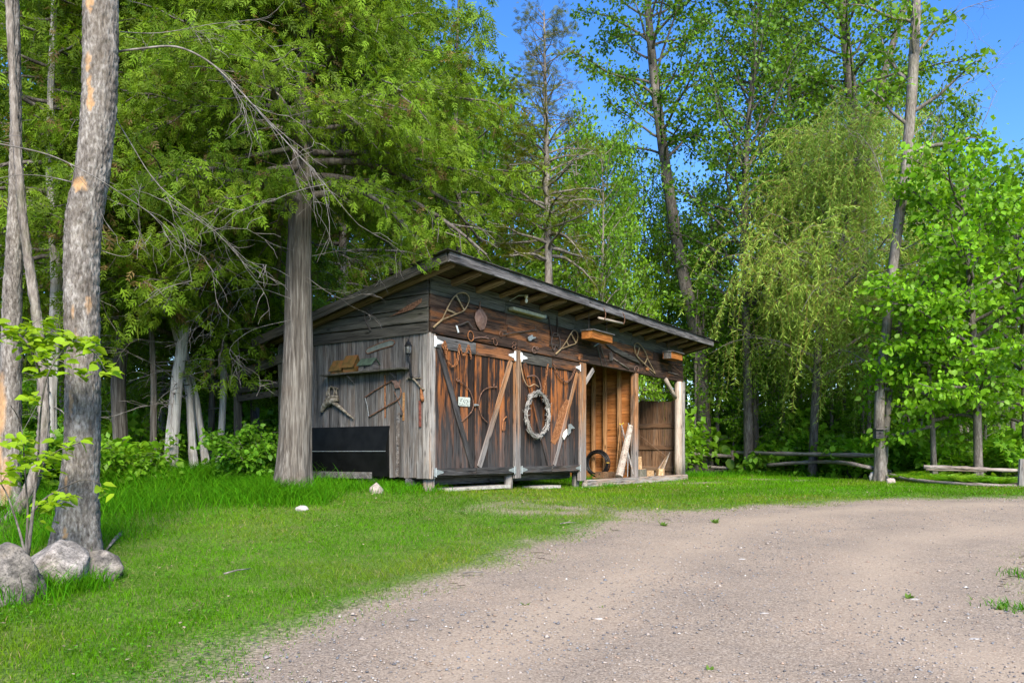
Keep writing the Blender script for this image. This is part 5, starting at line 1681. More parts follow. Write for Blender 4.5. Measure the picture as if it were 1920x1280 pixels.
# leaf shapes, unit length along +X, flat in XY
L_DIAMOND = (np.array([(0, 0, 0), (0.42, 0.33, 0.07), (1, 0, -0.10), (0.42, -0.33, 0.07)]), np.array([(0, 2, 1), (0, 3, 2)]))
L_OVATE = (np.array([(0, 0, 0), (0.22, 0.33, 0.05), (0.6, 0.34, 0.03), (1.05, 0, -0.16), (0.6, -0.34, 0.03), (0.22, -0.33, 0.05), (0.45, 0, -0.03)]), np.array([(0, 6, 1), (1, 6, 2), (2, 6, 3), (3, 6, 4), (4, 6, 5), (5, 6, 0)]))
L_MAPLE = (np.array([(0, 0, 0), (-0.05, 0.45, 0.02), (0.38, 0.25, 0.03), (0.62, 0.52, -0.05), (0.72, 0.20, 0.0), (1.1, 0, -0.12), (0.72, -0.20, 0.0), (0.62, -0.52, -0.05), (0.38, -0.25, 0.03), (-0.05, -0.45, 0.02)]),
           np.array([(0, 2, 1), (2, 4, 3), (0, 4, 2), (4, 6, 5), (0, 6, 4), (6, 8, 7), (0, 8, 6), (0, 9, 8)]))
L_LANCE = (np.array([(0, 0, 0), (0.4, 0.085, 0.02), (1, 0, -0.08), (0.4, -0.085, 0.02)]), np.array([(0, 2, 1), (0, 3, 2)]))


def frond(pairs=6, w=0.10, side=0.42, bend=0.30, ang=0.75):
    v, f = [], []

    def sliver(p, d, L, wd):
        i = len(v)
        n_ = np.array([-d[1], d[0], 0]) * wd
        for q in (p - n_ * 0.9, p + d * L * 0.42 + n_ * 1.1, p + d * L):
            v.append((q[0], q[1], -bend * (q[0] ** 2) + 0.05 * abs(q[1])))
        f.append((i, i + 2, i + 1))
    sliver(np.array([0, 0, 0.0]), np.array([1, 0, 0.0]), 1.0, 0.035)
    for k in range(pairs):
        t = 0.12 + 0.80 * k / pairs
        for s_ in (-1, 1):
            d = np.array([math.cos(ang), s_ * math.sin(ang), 0])
            sliver(np.array([t, 0, 0.0]), d, side * (1.05 - 0.75 * t), w * (1.1 - 0.5 * t))
    return np.array(v), np.array(f)


L_CEDAR = frond(3, 0.075, 0.48, 0.30, 0.72)
L_FERN = frond(9, 0.045, 0.30, 0.55, 1.2)
L_SPRUCE = frond(4, 0.05, 0.40, 0.12, 0.9)


def scatter(tpl, pos, axis_, nrm, size, col):
    """leaf copies joined in one array mesh"""
    v, f = tpl
    x = norm(axis_)
    z = norm(nrm - (nrm * x).sum(1, keepdims=True) * x)
    y = np.cross(z, x)
    s = size[:, None, None]
    V_ = pos[:, None] + s * (v[None, :, 0, None] * x[:, None] + v[None, :, 1, None] * y[:, None] + v[None, :, 2, None] * z[:, None])
    n_, k = len(pos), len(v)
    T_ = (f[None] + k * np.arange(n_)[:, None, None]).reshape(-1, 3)
    return V_.reshape(-1, 3), T_, np.repeat(col, k, 0)


def leafcol(n_, base, var=0.35, yellow=0.15, r=None):
    r = r or rng
    c = np.array(base)[None] * (1 - var + 2 * var * r.random((n_, 1)))
    c = c * np.array([2.35, 2.25, 0.75])
    y = yellow * r.random((n_, 1)) ** 2
    c = c * (1 - y) + np.array([0.30, 0.30, 0.03]) * y
    return c


class Wood:
    def __init__(s):
        s.mb = MB()

    def limb(s, pts, r0, r1, n=5):
        m = len(pts)
        s.mb.tube(pts, np.linspace(r0, r1, m), n, cap=False)


def path(r, p0, d0, L, n, grav, wob):
    p = np.array(p0, float)
    d = np.array(d0, float)
    d /= np.linalg.norm(d)
    out = [p.copy()]
    for i in range(n):
        d = d + np.array([0, 0, grav]) / n + r.normal(size=3) * wob / math.sqrt(n)
        d /= np.linalg.norm(d)
        p = p + d * L / n
        out.append(p.copy())
    return np.array(out)


def interp(pts, t):
    pts = np.asarray(pts, float)
    s = np.concatenate([[0], np.cumsum(np.linalg.norm(np.diff(pts, axis=0), axis=1))])
    u = t * s[-1]
    return np.array([np.interp(u, s, pts[:, k]) for k in range(3)])


def crown(seed, trunk, h0, h1, nl, Lf, elev, grav, nsub, subL, r0=0.04, wob=0.25, subgrav=0.0, minr=0.25, az=None, draw_sub=True):
    """limbs along the trunk between fractions h0..h1; returns woody mesh and leaf anchors (position, direction)"""
    r = np.random.default_rng(seed)
    wd = Wood()
    A, D = [], []
    ga = r.random() * 6.28
    for i in range(nl):
        t = h0 + (h1 - h0) * (i + r.random() * 0.8) / nl
        f = (t - h0) / (h1 - h0)
        ga += 2.4 + r.normal() * 0.35
        a = ga if az is None else az(r, i)
        L = Lf(f) * (0.75 + 0.5 * r.random())
        e = elev(f) + r.normal() * 0.12
        p0 = interp(trunk, min(t, 0.999))
        pt = path(r, p0, (math.cos(a) * math.cos(e), math.sin(a) * math.cos(e), math.sin(e)), L, 7, grav, wob)
        rl = r0 * (0.5 + 0.7 * L / max(Lf(0.4), 0.1)) * (1 - 0.45 * f)
        wd.limb(pt, rl, rl * 0.25, 5)
        ns = max(2, int(nsub * (0.4 + 0.6 * L / max(Lf(0.4), 0.1))))
        for j in range(ns):
            u = minr + (1 - minr) * (j + r.random()) / ns
            q = interp(pt, min(u, 0.999))
            dl = pt[min(7, int(u * 7) + 1)] - pt[min(6, int(u * 7))]
            dl /= np.linalg.norm(dl)
            sd_ = np.cross(dl, [0, 0, 1.0])
            sd_ /= max(np.linalg.norm(sd_), 1e-6)
            s_ = 1 if j % 2 else -1
            d = dl * 0.75 + sd_ * s_ * (0.75 + 0.3 * r.random()) + np.array([0, 0, r.normal() * 0.25])
            ps = path(r, q, d, subL * (0.6 + 0.8 * r.random()) * (1.15 - 0.5 * u), 4, subgrav, 0.35)
            if draw_sub:
                wd.limb(ps, rl * 0.25, rl * 0.08, 3)
            for k in range(1, 5):
                A.append(ps[k])
                D.append(ps[k] - ps[k - 1])
        for k in (5, 6, 7):
            A.append(pt[k])
            D.append(pt[k] - pt[k - 1])
    return wd, np.array(A), norm(np.array(D))


def foliage(seed, A, D, per, spread, tpl, size, base, up=0.8, droop=0.3, out=0.5, var=0.35, yellow=0.15, brown=0.0):
    r = np.random.default_rng(seed)
    n_ = len(A) * per
    idx = np.repeat(np.arange(len(A)), per)
    pos = A[idx] + r.normal(size=(n_, 3)) * spread * np.array([1, 1, 0.7])
    ax = D[idx] * out + r.normal(size=(n_, 3)) * 0.6 + np.array([0, 0, -droop])
    nr = np.array([0, 0, up]) + r.normal(size=(n_, 3)) * 0.6
    sz = size * (0.55 + 0.85 * r.random(n_))
    clump = 0.75 + 0.5 * r.random(len(A))
    col = leafcol(n_, base, var, yellow, r) * clump[idx][:, None]
    if brown:
        bz = r.random(len(A)) < brown
        col[bz[idx]] = np.array([0.21, 0.15, 0.055]) * (0.6 + 0.7 * r.random((int(bz[idx].sum()), 1)))
    return scatter(tpl, pos, ax, nr, sz, col)


def join(*parts):
    V_, T_, C_ = [], [], []
    n_ = 0
    for v, t, c in parts:
        V_.append(v)
        T_.append(t + n_)
        C_.append(c)
        n_ += len(v)
    return np.vstack(V_), np.vstack(T_), np.vstack(C_)


def wood_mesh(name, mb, mat, smooth=True):
    """tubes only: triangulate by hand to stay fast"""
    V_ = mb.arr()
    q = np.array([f for f in mb.f if len(f) == 4])
    return fast_mesh(name, V_, q, mat, smooth=smooth)


def trunk_detail(pts, radii, sides, rings, kind, seed, flare=0.0, roots=5):
    """trunk with real bark relief; radii at the given points"""
    pts = np.asarray(pts, float)
    tt = np.concatenate([[0], np.cumsum(np.linalg.norm(np.diff(pts, axis=0), axis=1))])
    u = np.linspace(0, tt[-1], rings)
    try_ = [np.interp(u, tt, pts[:, k]) for k in range(3)]
    c = np.stack(try_, 1)
    ker = np.hanning(max(5, rings // 14) | 1)
    ker /= ker.sum()
    h = len(ker) // 2
    for k in range(2):
        pad = np.concatenate([2 * c[0, k] - c[h:0:-1, k], c[:, k], 2 * c[-1, k] - c[-2:-h - 2:-1, k]])
        c[:, k] = np.convolve(pad, ker, 'valid')
    rr = np.interp(u, tt, radii)
    ang = np.arange(sides) * 2 * math.pi / sides
    AA, UU = np.meshgrid(ang, u)
    R0 = np.repeat(rr[:, None], sides, 1)
    per = 2 * math.pi
    if kind == 'plate':
        nc = max(9, int(round(per * rr.mean() / 0.024)))
        wx = AA / per * nc + 1.1 * (vnoise(AA / per * 12, UU * 6, seed, 12) - 0.5)
        wy = UU / 0.085 + 0.9 * vnoise(AA / per * 10, UU * 5, seed + 5, 10)
        d1, d2, val = worley(wx, wy, nc, seed)
        e = np.clip((d2 - d1) * 4.0, 0, 1)
        disp = 0.012 * e + 0.009 * val + 0.006 * (0.5 - (wy - np.floor(wy))) + 0.004 * vnoise(AA / per * 60, UU * 40, seed + 9, 60)
        disp = disp - 0.014
    elif kind == 'strip':
        nc = 34
        tw = UU * 0.25
        n1 = vnoise((AA / per * nc + tw) % nc, UU * 1.3, seed, nc)
        n2 = vnoise((AA / per * nc * 2 + tw * 2) % (nc * 2), UU * 2.4, seed + 3, nc * 2)
        ridge = 1 - np.abs(2 * n1 - 1)
        disp = 0.020 * ridge + 0.010 * (1 - np.abs(2 * n2 - 1)) - 0.014
    else:
        n1 = vnoise(AA / per * 16, UU * 3, seed, 16)
        disp = 0.06 * rr.mean() * (n1 - 0.5) * 2
    fl = np.zeros_like(R0)
    if flare:
        fl = flare * np.exp(-UU / 0.28) * (1 + 0.55 * np.sin(AA * roots + seed) + 0.25 * np.sin(AA * 3 + 1.3))
    R1 = R0 * (1 + 0.05 * np.sin(AA * 2 + UU * 0.7 + seed)) + disp + fl
    V_ = np.stack([c[:, 0, None] + R1 * np.cos(AA), c[:, 1, None] + R1 * np.sin(AA), np.repeat(c[:, 2, None], sides, 1)], 2).reshape(-1, 3)
    i = np.arange((rings - 1) * sides).reshape(rings - 1, sides)
    T_ = np.stack([i, np.roll(i, -1, 1), np.roll(i, -1, 1) + sides, i + sides], 2).reshape(-1, 4)
    return V_, T_


def plant(name, label, cat, base, parts, group=None):
    """Empty at the foot with mesh children (name, mesh data)"""
    o = link(name, None, None, Matrix.Translation(base))
    tag(o, label, cat, group)
    for pn, me in parts:
        ch = link(pn, me, o)
        if pn in ('dead_branches', 'limbs', 'hanging_stems', 'stems', 'leaves', 'crown'):
            ch['kind'] = 'stuff'
    return o


def rel(v, b):
    return np.asarray(v, float) - np.array(tuple(b))


def pxpath(pts, d):
    return [np.array(tuple(P(a, b, d if len(q) < 3 else q[2]))) for q in pts for a, b in [q[:2]]]


# --- the grey foreground trunk
g = G(142, 1040)
d0 = g.y
pp = [(142, 1048), (144, 1000), (148, 935), (154, 840), (156, 700), (153, 560), (153, 470), (158, 400), (170, 345), (178, 290), (186, 200), (189, 100), (189, 0), (192, -200), (200, -500), (205, -800)]
ww = [80, 76, 68, 63, 61, 61, 61, 61, 58, 57, 57, 57, 57, 52, 42, 30]
pts = pxpath(pp, d0)
pts[0][2] = g.z - 0.06
rad = [w / F * d0 / 2 for w in ww]
V, T = trunk_detail(pts, rad, 96, 440, 'plate', 3, 0.06, 5)
bare = np.zeros(len(V))
for (px_, py_, hw, hh, st_) in [(166, 356, 17, 15, 1), (184, 190, 8, 34, .9), (182, 20, 10, 24, .9), (180, 128, 7, 20, .8), (150, 760, 5, 26, .5), (142, 905, 4, 16, .8), (146, 990, 4, 8, 1), (148, 1000, 5, 7, 1), (155, 590, 3, 14, .6), (176, 575, 4, 18, .6), (160, 640, 4, 20, .35)]:
    c = P(px_, py_, d0)
    front = V[:, 1] < d0 + 0.02
    q = ((V[:, 0] - c.x) / (hw / F * d0)) ** 2 + ((V[:, 2] - c.z) / (hh / F * d0)) ** 2
    bare = np.maximum(bare, st_ * front * np.clip(3.0 - q * 2.0 - 4.2 * fbm(V[:, 0] * 1.0, V[:, 2] * 1.0, 30.0, 8, 3) + 0.9, 0, 1))
me = fast_mesh('trunk', rel(V, g), T, BARK_GREY, smooth=True, extra={'bare': bare})
bw = MB()
r = np.random.default_rng(5)
bare_br = []


def dead_branch(mb, pts, d, r0, seed, twigs=10, tl=0.5, grav=-0.4):
    rr_ = np.random.default_rng(seed)
    r0 = r0 * 0.62
    twigs = max(3, int(twigs * 0.6))
    w = [np.array(tuple(P(q[0], q[1], q[2] if len(q) > 2 else d))) for q in pts]
    sp_ = np.array([tuple(v) for v in smooth_path([Vector(q) for q in w], 5)])
    mb.tube(sp_, np.linspace(r0, r0 * 0.25, len(sp_)), 5)
    for k in range(twigs):
        t = 0.25 + 0.75 * (k + rr_.random()) / twigs
        q = interp(sp_, min(t, 0.99))
        j = min(len(sp_) - 2, int(t * (len(sp_) - 1)))
        dl = sp_[j + 1] - sp_[j]
        dl /= np.linalg.norm(dl)
        dd = dl + rr_.normal(size=3) * 0.5
        ps = path(rr_, q, dd, tl * (0.5 + rr_.random()), 6, grav, 0.5)
        mb.tube(ps, np.linspace(r0 * 0.3, 0.0018, 7), 4)
        for m_ in range(3):
            q2 = interp(ps, 0.3 + 0.6 * rr_.random())
            p3 = path(rr_, q2, dd + rr_.normal(size=3) * 0.6, tl * 0.4, 4, grav, 0.5)
            mb.tube(p3, np.linspace(0.003, 0.0012, 5), 3)


dead_branch(bw, [(215, 98), (260, 92), (330, 88), (390, 115), (440, 160), (490, 215), (545, 275), (600, 335), (640, 385)], d0 + 0.3, 0.020, 1, 22, 0.75)
dead_branch(bw, [(0, 270, d0 - .4), (90, 290, d0 - .3), (165, 325, d0 - .2), (230, 365, d0), (300, 415, d0 + .2), (345, 470, d0 + .3), (360, 530, d0 + .4)], d0, 0.012, 2, 14, 0.7)
dead_branch(bw, [(225, 60), (300, 62), (400, 45), (470, 38)], d0 + 0.6, 0.009, 3, 10, 0.6)
dead_branch(bw, [(205, 200), (240, 260), (300, 350), (400, 430), (480, 520)], d0 + 0.5, 0.010, 4, 14, 0.7)
dead_branch(bw, [(150, 345), (80, 330), (20, 330), (-60, 350)], d0 - 0.1, 0.010, 6, 8, 0.5)
dead_branch(bw, [(190, 470), (240, 480), (262, 440), (258, 390)], d0 + 0.1, 0.006, 7, 4, 0.3)
plant('grey_trunk_tree', 'tall grey tree with flaking plated bark beside the boulders', 'tree', g, [('trunk', me), ('dead_branches', wood_mesh('dead_branches', MB().add(rel(bw.arr(), g), bw.f), DEADTWIG))])

# --- trunks at the left edge
g = G(22, 985)
g.y += 0.9
d0 = g.y
g = Vector(((15 - CX) / F * d0, d0, g1((15 - CX) / F * d0, d0)))
pts = pxpath([(5, 990), (14, 900), (20, 760), (22, 600), (26, 480), (28, 380), (30, 250), (28, 100), (24, -60), (20, -400)], d0)
pts[0][2] = g.z - 0.05
V, T = trunk_detail(pts, [w / F * d0 / 2 for w in (56, 44, 38, 34, 28, 20, 18, 17, 16, 12)], 64, 220, 'plate', 9, 0.05)
bare = np.zeros(len(V))
for (px_, py_, hw, hh, st_) in [(8, 760, 16, 60, 1), (4, 860, 14, 70, .9), (24, 905, 7, 50, .7)]:
    c = P(px_, py_, d0)
    q = ((V[:, 0] - c.x) / (hw / F * d0)) ** 2 + ((V[:, 2] - c.z) / (hh / F * d0)) ** 2
    bare = np.maximum(bare, st_ * (V[:, 1] < d0) * np.clip(1.9 - q * 1.2 - 1.2 * fbm(V[:, 0], V[:, 2], 15.0, 8, 3) + 0.3, 0, 1))
plant('scarred_trunk_tree', 'brown trunk with a stripped orange scar at the left edge', 'tree', g, [('trunk', fast_mesh('trunk', rel(V, g), T, BARK_GREY, smooth=True, extra={'bare': bare}))])
d0 -= 0.5
g = Vector(((5 - CX) / F * d0, d0, g1((5 - CX) / F * d0, d0)))
pts = pxpath([(-5, 1012), (30, 965), (62, 905), (78, 850), (83, 790), (80, 700), (70, 600), (55, 500), (42, 400), (30, 250), (22, 100), (15, -50), (10, -300)], d0)
pts[0][2] = g.z - 0.05
V, T = trunk_detail(pts, [w / F * d0 / 2 for w in (34, 28, 23, 20, 19, 18, 17, 16, 15, 14, 13, 12, 9)], 40, 200, 'plate', 13, 0.0)
plant('leaning_young_tree', 'slim curved trunk leaning out at the far left edge', 'tree', g, [('trunk', fast_mesh('trunk', rel(V, g), T, BARK_MID, smooth=True, extra={'bare': np.zeros(len(V))}))])


# --- cedars
CED = (0.061, 0.112, 0.018)


def cedar(label, base, pts, radii, seed, h0, h1, nl, Lmax, size, per, mat, base_col=CED, detail=None, nsub=9, subL=0.55, dead=None, group=None, grav=-0.5, minr=0.2, az=None, name='cedar_tree', prof=None, limb_mat=None):
    if detail:
        V_, T_ = trunk_detail(pts, radii, detail[0], detail[1], 'strip', seed, detail[2], 6)
        tm = fast_mesh('trunk', rel(V_, base), T_, mat, smooth=True)
    else:
        V_, T_ = trunk_detail(pts, radii, 16, 26, 'plain', seed, 0.04, 4)
        tm = fast_mesh('trunk', rel(V_, base), T_, mat, smooth=True)
    pf = prof or (lambda f: Lmax * (0.35 + 0.65 * math.sin(math.pi * min(1, 0.25 + 0.75 * f) ** 0.8)) * (1 - 0.25 * f))
    wd, A, D = crown(seed, np.array(pts), h0, h1, nl, pf, lambda f: 0.25 - 0.1 * (1 - f), grav, nsub, subL, 0.035, 0.3, -0.35, minr, az, draw_sub=bool(detail))
    u_ = CX + A[:, 0] / A[:, 1] * F
    w_ = HY - (A[:, 2] - EYE) / A[:, 1] * F
    clear = (A[:, 1] < 13.5) & (((u_ > 800) & (w_ > 400)) | ((u_ > 690) & (w_ > 560)) | ((u_ > 585) & (w_ > 610)))
    A, D = A[~clear], D[~clear]
    fo = foliage(seed + 1, A, D, per, 0.10, L_CEDAR, size, base_col, 0.5, 0.55, 0.9, 0.45, 0.22, 0.05)
    parts = [('trunk', tm), ('limbs', wood_mesh('limbs', MB().add(rel(wd.mb.arr(), base), wd.mb.f), limb_mat or BARK_DARK)), ('crown', fast_mesh('crown', rel(fo[0], base), fo[1], CEDARL, fo[2]))]
    if dead:
        parts.append(('dead_branches', wood_mesh('dead_branches', MB().add(rel(dead.arr(), base), dead.f), DEADTWIG)))
    return plant(name, label, 'tree', base, parts, group)


g = G(549, 918)
g = Vector(((549 - CX) / F * 11.4, 11.4, g1((549 - CX) / F * 11.4, 11.4)))
pp = [(548, 935), (549, 900), (553, 830), (558, 700), (559, 600), (560, 500), (563, 400), (566, 300), (568, 200), (572, 100), (575, 0), (580, -150), (585, -300)]
ww = [64, 59, 56, 51, 46, 42, 38, 34, 30, 26, 22, 15, 6]
pts = pxpath(pp, 11.4)
pts[0][2] = g.z - 0.06
dead = MB()
for k, q in enumerate([[(545, 560), (480, 540), (420, 555), (360, 600)], [(575, 520), (640, 560), (690, 545)], [(545, 600), (470, 620), (430, 660), (470, 700)], [(550, 470), (470, 450), (400, 470), (330, 520)], [(585, 480), (650, 470), (700, 490)], [(545, 520), (500, 500), (440, 520), (400, 580), (395, 640)]]):
    dead_branch(dead, q, 11.2, 0.008, 20 + k, 9, 0.6)
cedar('big white cedar with stringy bark standing in front of the shed', g, pts, [w / F * 11.4 / 2 for w in ww], 31, 0.44, 0.99, 84, 2.75, 0.155, 8, BARK_CEDAR, detail=(90, 300, 0.09), nsub=12, subL=0.75, dead=dead, grav=-0.55,
      prof=lambda f: 2.9 * (1 - 0.35 * f) * (0.75 + 0.25 * math.sin(9 * f)))

# cedars behind, left half of the picture
left_cedars = [  # px, d, ytop, base width, crown length, label
    (95, 12.5, -250, 23, 1.9, 'pale straight cedar just right of the far left trunks', 0.36),
    (232, 14.0, -260, 26, 2.1, 'straight grey cedar behind the grey foreground trunk', 0.3),
    (318, 13.5, -200, 22, 2.1, 'cedar with pale base leaning right, leftmost of the leaning clump', 0.30),
    (300, 17.5, -250, 14, 2.0, 'thin dark conifer behind the leaning clump of cedars', 0.16),
    (365, 13.8, -160, 13, 2.0, 'slim pale cedar leaning left in the middle of the clump', 0.30),
    (388, 14.0, -120, 12, 2.2, 'slim cedar leaning left, rightmost of the leaning clump', 0.30),
    (410, 14.6, -220, 12, 2.3, 'upright pale cedar just right of the leaning clump', 0.22),
    (640, 17.8, -260, 20, 2.4, 'pale cedar rising behind the shed roof right of the big cedar', 0.30),
    (480, 19.5, -260, 18, 2.5, 'cedar behind the lean-to left of the big trunk', 0.16),
    (165, 17.0, -260, 18, 2.3, 'cedar hidden behind the grey foreground trunk', 0.2),
    (15, 15.5, -260, 20, 2.2, 'shaded cedar far back at the left edge', 0.18),
    (740, 19.5, -180, 20, 2.6, 'tall cedar behind the shed roof peak', 0.26),
    (850, 22.0, -60, 18, 2.7, 'cedar behind the shed, left of the sparse spruce', 0.22),
    (560, 22.0, -300, 18, 2.6, 'farthest cedar directly behind the big cedar trunk', 0.15),
    (392, 15.2, -150, 11, 2.1, 'slender cedar with low hanging sprays left of the big cedar', 0.17),
    (287, 13.6, -200, 11, 1.9, 'slender cedar with drooping sprays right of the grey trunk', 0.27)]
lean = {318: 115, 365: -150, 388: -200, 300: 5, 640: 15}
for i, (px_, d_, yt, bw_, cl, lab, hh0) in enumerate(left_cedars):
    x_ = (px_ - CX) / F * d_
    b_ = Vector((x_, d_, g1(x_, d_)))
    top = P(px_ + lean.get(px_, 12), yt, d_)
    n_ = 7
    rr_ = np.random.default_rng(200 + i)
    pts = [np.array([b_.x + (top.x - b_.x) * t + 0.05 * rr_.normal() * (0 < t < 1), b_.y + 0.05 * rr_.normal(), b_.z - 0.05 + (top.z - b_.z + 0.05) * t]) for t in np.linspace(0, 1, n_)]
    r_ = bw_ / F * d_ / 2
    dead = MB()
    for k in range(10):
        t = 0.12 + 0.28 * rr_.random()
        q = interp(np.array(pts), t)
        a = rr_.random() * 6.28
        ps = path(rr_, q, (math.cos(a), math.sin(a), 0.1), 0.9 + 0.8 * rr_.random(), 6, -0.4, 0.45)
        dead.tube(ps, np.linspace(0.011, 0.002, 7), 4)
        for m_ in range(4):
            q2 = interp(ps, 0.3 + 0.6 * rr_.random())
            dead.tube(path(rr_, q2, (math.cos(a + rr_.normal()), math.sin(a + rr_.normal()), 0), 0.4, 4, -0.3, 0.5), np.linspace(0.004, 0.0015, 5), 3)
    near = d_ < 17
    cedar(lab, b_, pts, [r_ * (1 - 0.85 * t) for t in np.linspace(0, 1, n_)], 300 + i * 7, hh0, 0.98, 40 if near else 44, cl, 0.21 if near else 0.30, 5 if near else 3, BARK_PALE if i in (2, 4, 5, 6, 0) else BARK_CEDAR, nsub=9, subL=0.75, dead=dead, group='cedars behind the lawn and shed',
          base_col=tuple(np.array(CED) * (0.9 + 0.25 * rr_.random())), detail=(36, 120, 0.05) if near else None)

# --- sparse spruce behind the roof
d_ = 22.0
pts = pxpath([(1030, 800), (1029, 600), (1028, 470), (1025, 300), (1022, 150), (1020, 20)], d_)
b_ = Vector((pts[0][0], d_, g1(pts[0][0], d_)))
pts[0][2] = b_.z
V, T = trunk_detail(pts, [0.13, 0.115, 0.10, 0.08, 0.05, 0.015], 12, 40, 'plain', 3)
wd, A, D = crown(51, np.array(pts), 0.46, 0.99, 96, lambda f: 1.75 * (1 - 0.72 * f), lambda f: 0.25 + 0.35 * f, -0.15, 7, 0.55, 0.034, 0.35, 0.05, 0.25)
sel = vnoise(A[:, 0] * 3.1 + A[:, 1] * 1.7, A[:, 2] * 2.7, 5) > 0.48
fo = foliage(52, A[sel], D[sel], 3, 0.07, L_SPRUCE, 0.19, (0.050, 0.062, 0.014), 0.8, 0.0, 0.8, 0.35, 0.35)
plant('sparse_spruce', 'thin half-bare conifer rising against the sky behind the roof', 'tree', b_, [('trunk', fast_mesh('trunk', rel(V, b_), T, BARK_MID, smooth=True)), ('limbs', wood_mesh('limbs', MB().add(rel(wd.mb.arr(), b_), wd.mb.f), BARK_MID)), ('crown', fast_mesh('crown', rel(fo[0], b_), fo[1], CEDARL, fo[2]))])

MAP = (0.052, 0.118, 0.020)


def broad(label, ppx, ww, d_, seed, h0, h1, nl, Lf, leaf, per, base_col=MAP, mat=None, nsub=10, subL=0.9, grav=0.1, elev=None, tpl=L_DIAMOND, spread=0.16, name='maple_tree', group=None, extra=None, up=0.9, leafmat_=None, droop=0.25, sides=18, az=None):
    pts = pxpath(ppx, d_)
    b_ = Vector((pts[0][0], pts[0][1], g1(pts[0][0], pts[0][1])))
    pts[0][2] = b_.z - 0.05
    d0_ = pts[0][1]
    V_, T_ = trunk_detail(pts, [w / F * d0_ / 2 for w in ww], sides, 60, 'plain', seed, 0.05, 4)
    wd, A, D = crown(seed, np.array(pts), h0, h1, nl, Lf, elev or (lambda f: 0.5 + 0.4 * f), grav, nsub, subL, 0.05, 0.35, 0.0, 0.25, az)
    fo = foliage(seed + 1, A, D, per, spread, tpl, leaf, base_col, up * 0.6, droop, 0.5)
    parts = [('trunk', fast_mesh('trunk', rel(V_, b_), T_, mat or BARK_DARK, smooth=True)), ('limbs', wood_mesh('limbs', MB().add(rel(wd.mb.arr(), b_), wd.mb.f), mat or BARK_DARK)), ('crown', fast_mesh('crown', rel(fo[0], b_), fo[1], leafmat_ or LEAF, fo[2]))]
    for e in (extra or []):
        parts.append((e[0], wood_mesh(e[0], MB().add(rel(e[1].arr(), b_), e[1].f), e[2])))
    return plant(name, label, 'tree', b_, parts, group)


# leaning maple beyond the shed
broad('tall leaning maple with dark trunk beyond the right roof end', [(1325, 800), (1310, 640), (1290, 560), (1265, 430), (1245, 290), (1230, 180), (1218, 60), (1208, -80), (1200, -220)], [28, 25, 24, 22, 20, 17, 14, 9, 3], 27.5, 61, 0.52, 0.99, 52, lambda f: 2.9 * (0.6 + 0.5 * math.sin(3.14 * min(1, f + 0.1))), 0.13, 8, nsub=10, subL=0.7, spread=0.13, elev=lambda f: 0.45 + 0.3 * f, tpl=L_DIAMOND)
broad('broad dark green maple filling the middle right, pale twigs showing', [(1405, 860), (1400, 650), (1395, 450), (1398, 300), (1410, 150), (1420, 20), (1428, -40)], [18, 16, 14, 11, 8, 4, 2], 26.0, 71, 0.28, 0.98, 64, lambda f: 2.7 * (0.55 + 0.6 * math.sin(3.14 * min(1, f * 0.9 + 0.1))), 0.13, 6, base_col=(0.050, 0.115, 0.026), nsub=10, subL=0.95, elev=lambda f: 0.7 + 0.3 * f)
broad('second maple right of it with upswept pale branches', [(1490, 860), (1488, 600), (1485, 400), (1480, 250), (1478, 100), (1475, 30)], [16, 14, 12, 9, 6, 2], 27.5, 75, 0.30, 0.98, 56, lambda f: 2.5 * (0.55 + 0.6 * math.sin(3.14 * min(1, f * 0.9 + 0.1))), 0.13, 6, base_col=(0.056, 0.118, 0.034), nsub=10, subL=0.9, elev=lambda f: 0.8 + 0.3 * f)
ex = MB()
s2 = np.array([tuple(v) for v in smooth_path([P(1625, 420, 27.0), P(1634, 260, 27.0), P(1650, 170, 27.0), P(1672, 90, 27.0), P(1705, -20, 27.0), P(1730, -160, 27.0)], 4)])
ex.tube(s2, np.linspace(0.19, 0.07, len(s2)), 10)
broad('tall twin-stemmed maple above the willow', [(1622, 860), (1618, 600), (1612, 400), (1602, 230), (1588, 100), (1576, -20), (1570, -200), (1568, -330)], [30, 28, 24, 21, 18, 15, 9, 3], 27.0, 81, 0.50, 0.99, 60, lambda f: 3.1 * (0.6 + 0.5 * math.sin(3.14 * min(1, f + 0.1))), 0.135, 7, base_col=(0.062, 0.135, 0.018), nsub=11, subL=0.95, extra=[('second_stem', ex, BARK_DARK)])

# weeping willow in front of them
d_ = 23.3
wp = [(1523, 862), (1528, 760), (1534, 650), (1548, 560), (1572, 470), (1595, 390), (1606, 320), (1612, 250)]
pts = pxpath(wp, d_)
b_ = Vector((pts[0][0], d_, g1(pts[0][0], d_)))
pts[0][2] = b_.z - 0.05
V, T = trunk_detail(pts, [w / F * d_ / 2 for w in (16, 15, 14, 13, 11, 8, 6, 3)], 18, 60, 'plain', 91, 0.03)
wd, A, D = crown(92, np.array(pts), 0.28, 0.99, 48, lambda f: 3.5 * (1.0 - 0.5 * f), lambda f: 0.72 + 0.25 * f, -0.75, 11, 0.9, 0.045, 0.3, -0.5, 0.3)
r = np.random.default_rng(93)
keep = A[:, 2] > P(0, 690, d_).z
A2 = A[keep]
idx = r.choice(len(A2), 1350, p=(lambda w: w / w.sum())(0.08 + np.clip(vnoise(A2[:, 0] * 0.9, A2[:, 2] * 0.9 + A2[:, 1], 8) - 0.3, 0, 1)))
stems = MB()
LP, LD = [], []
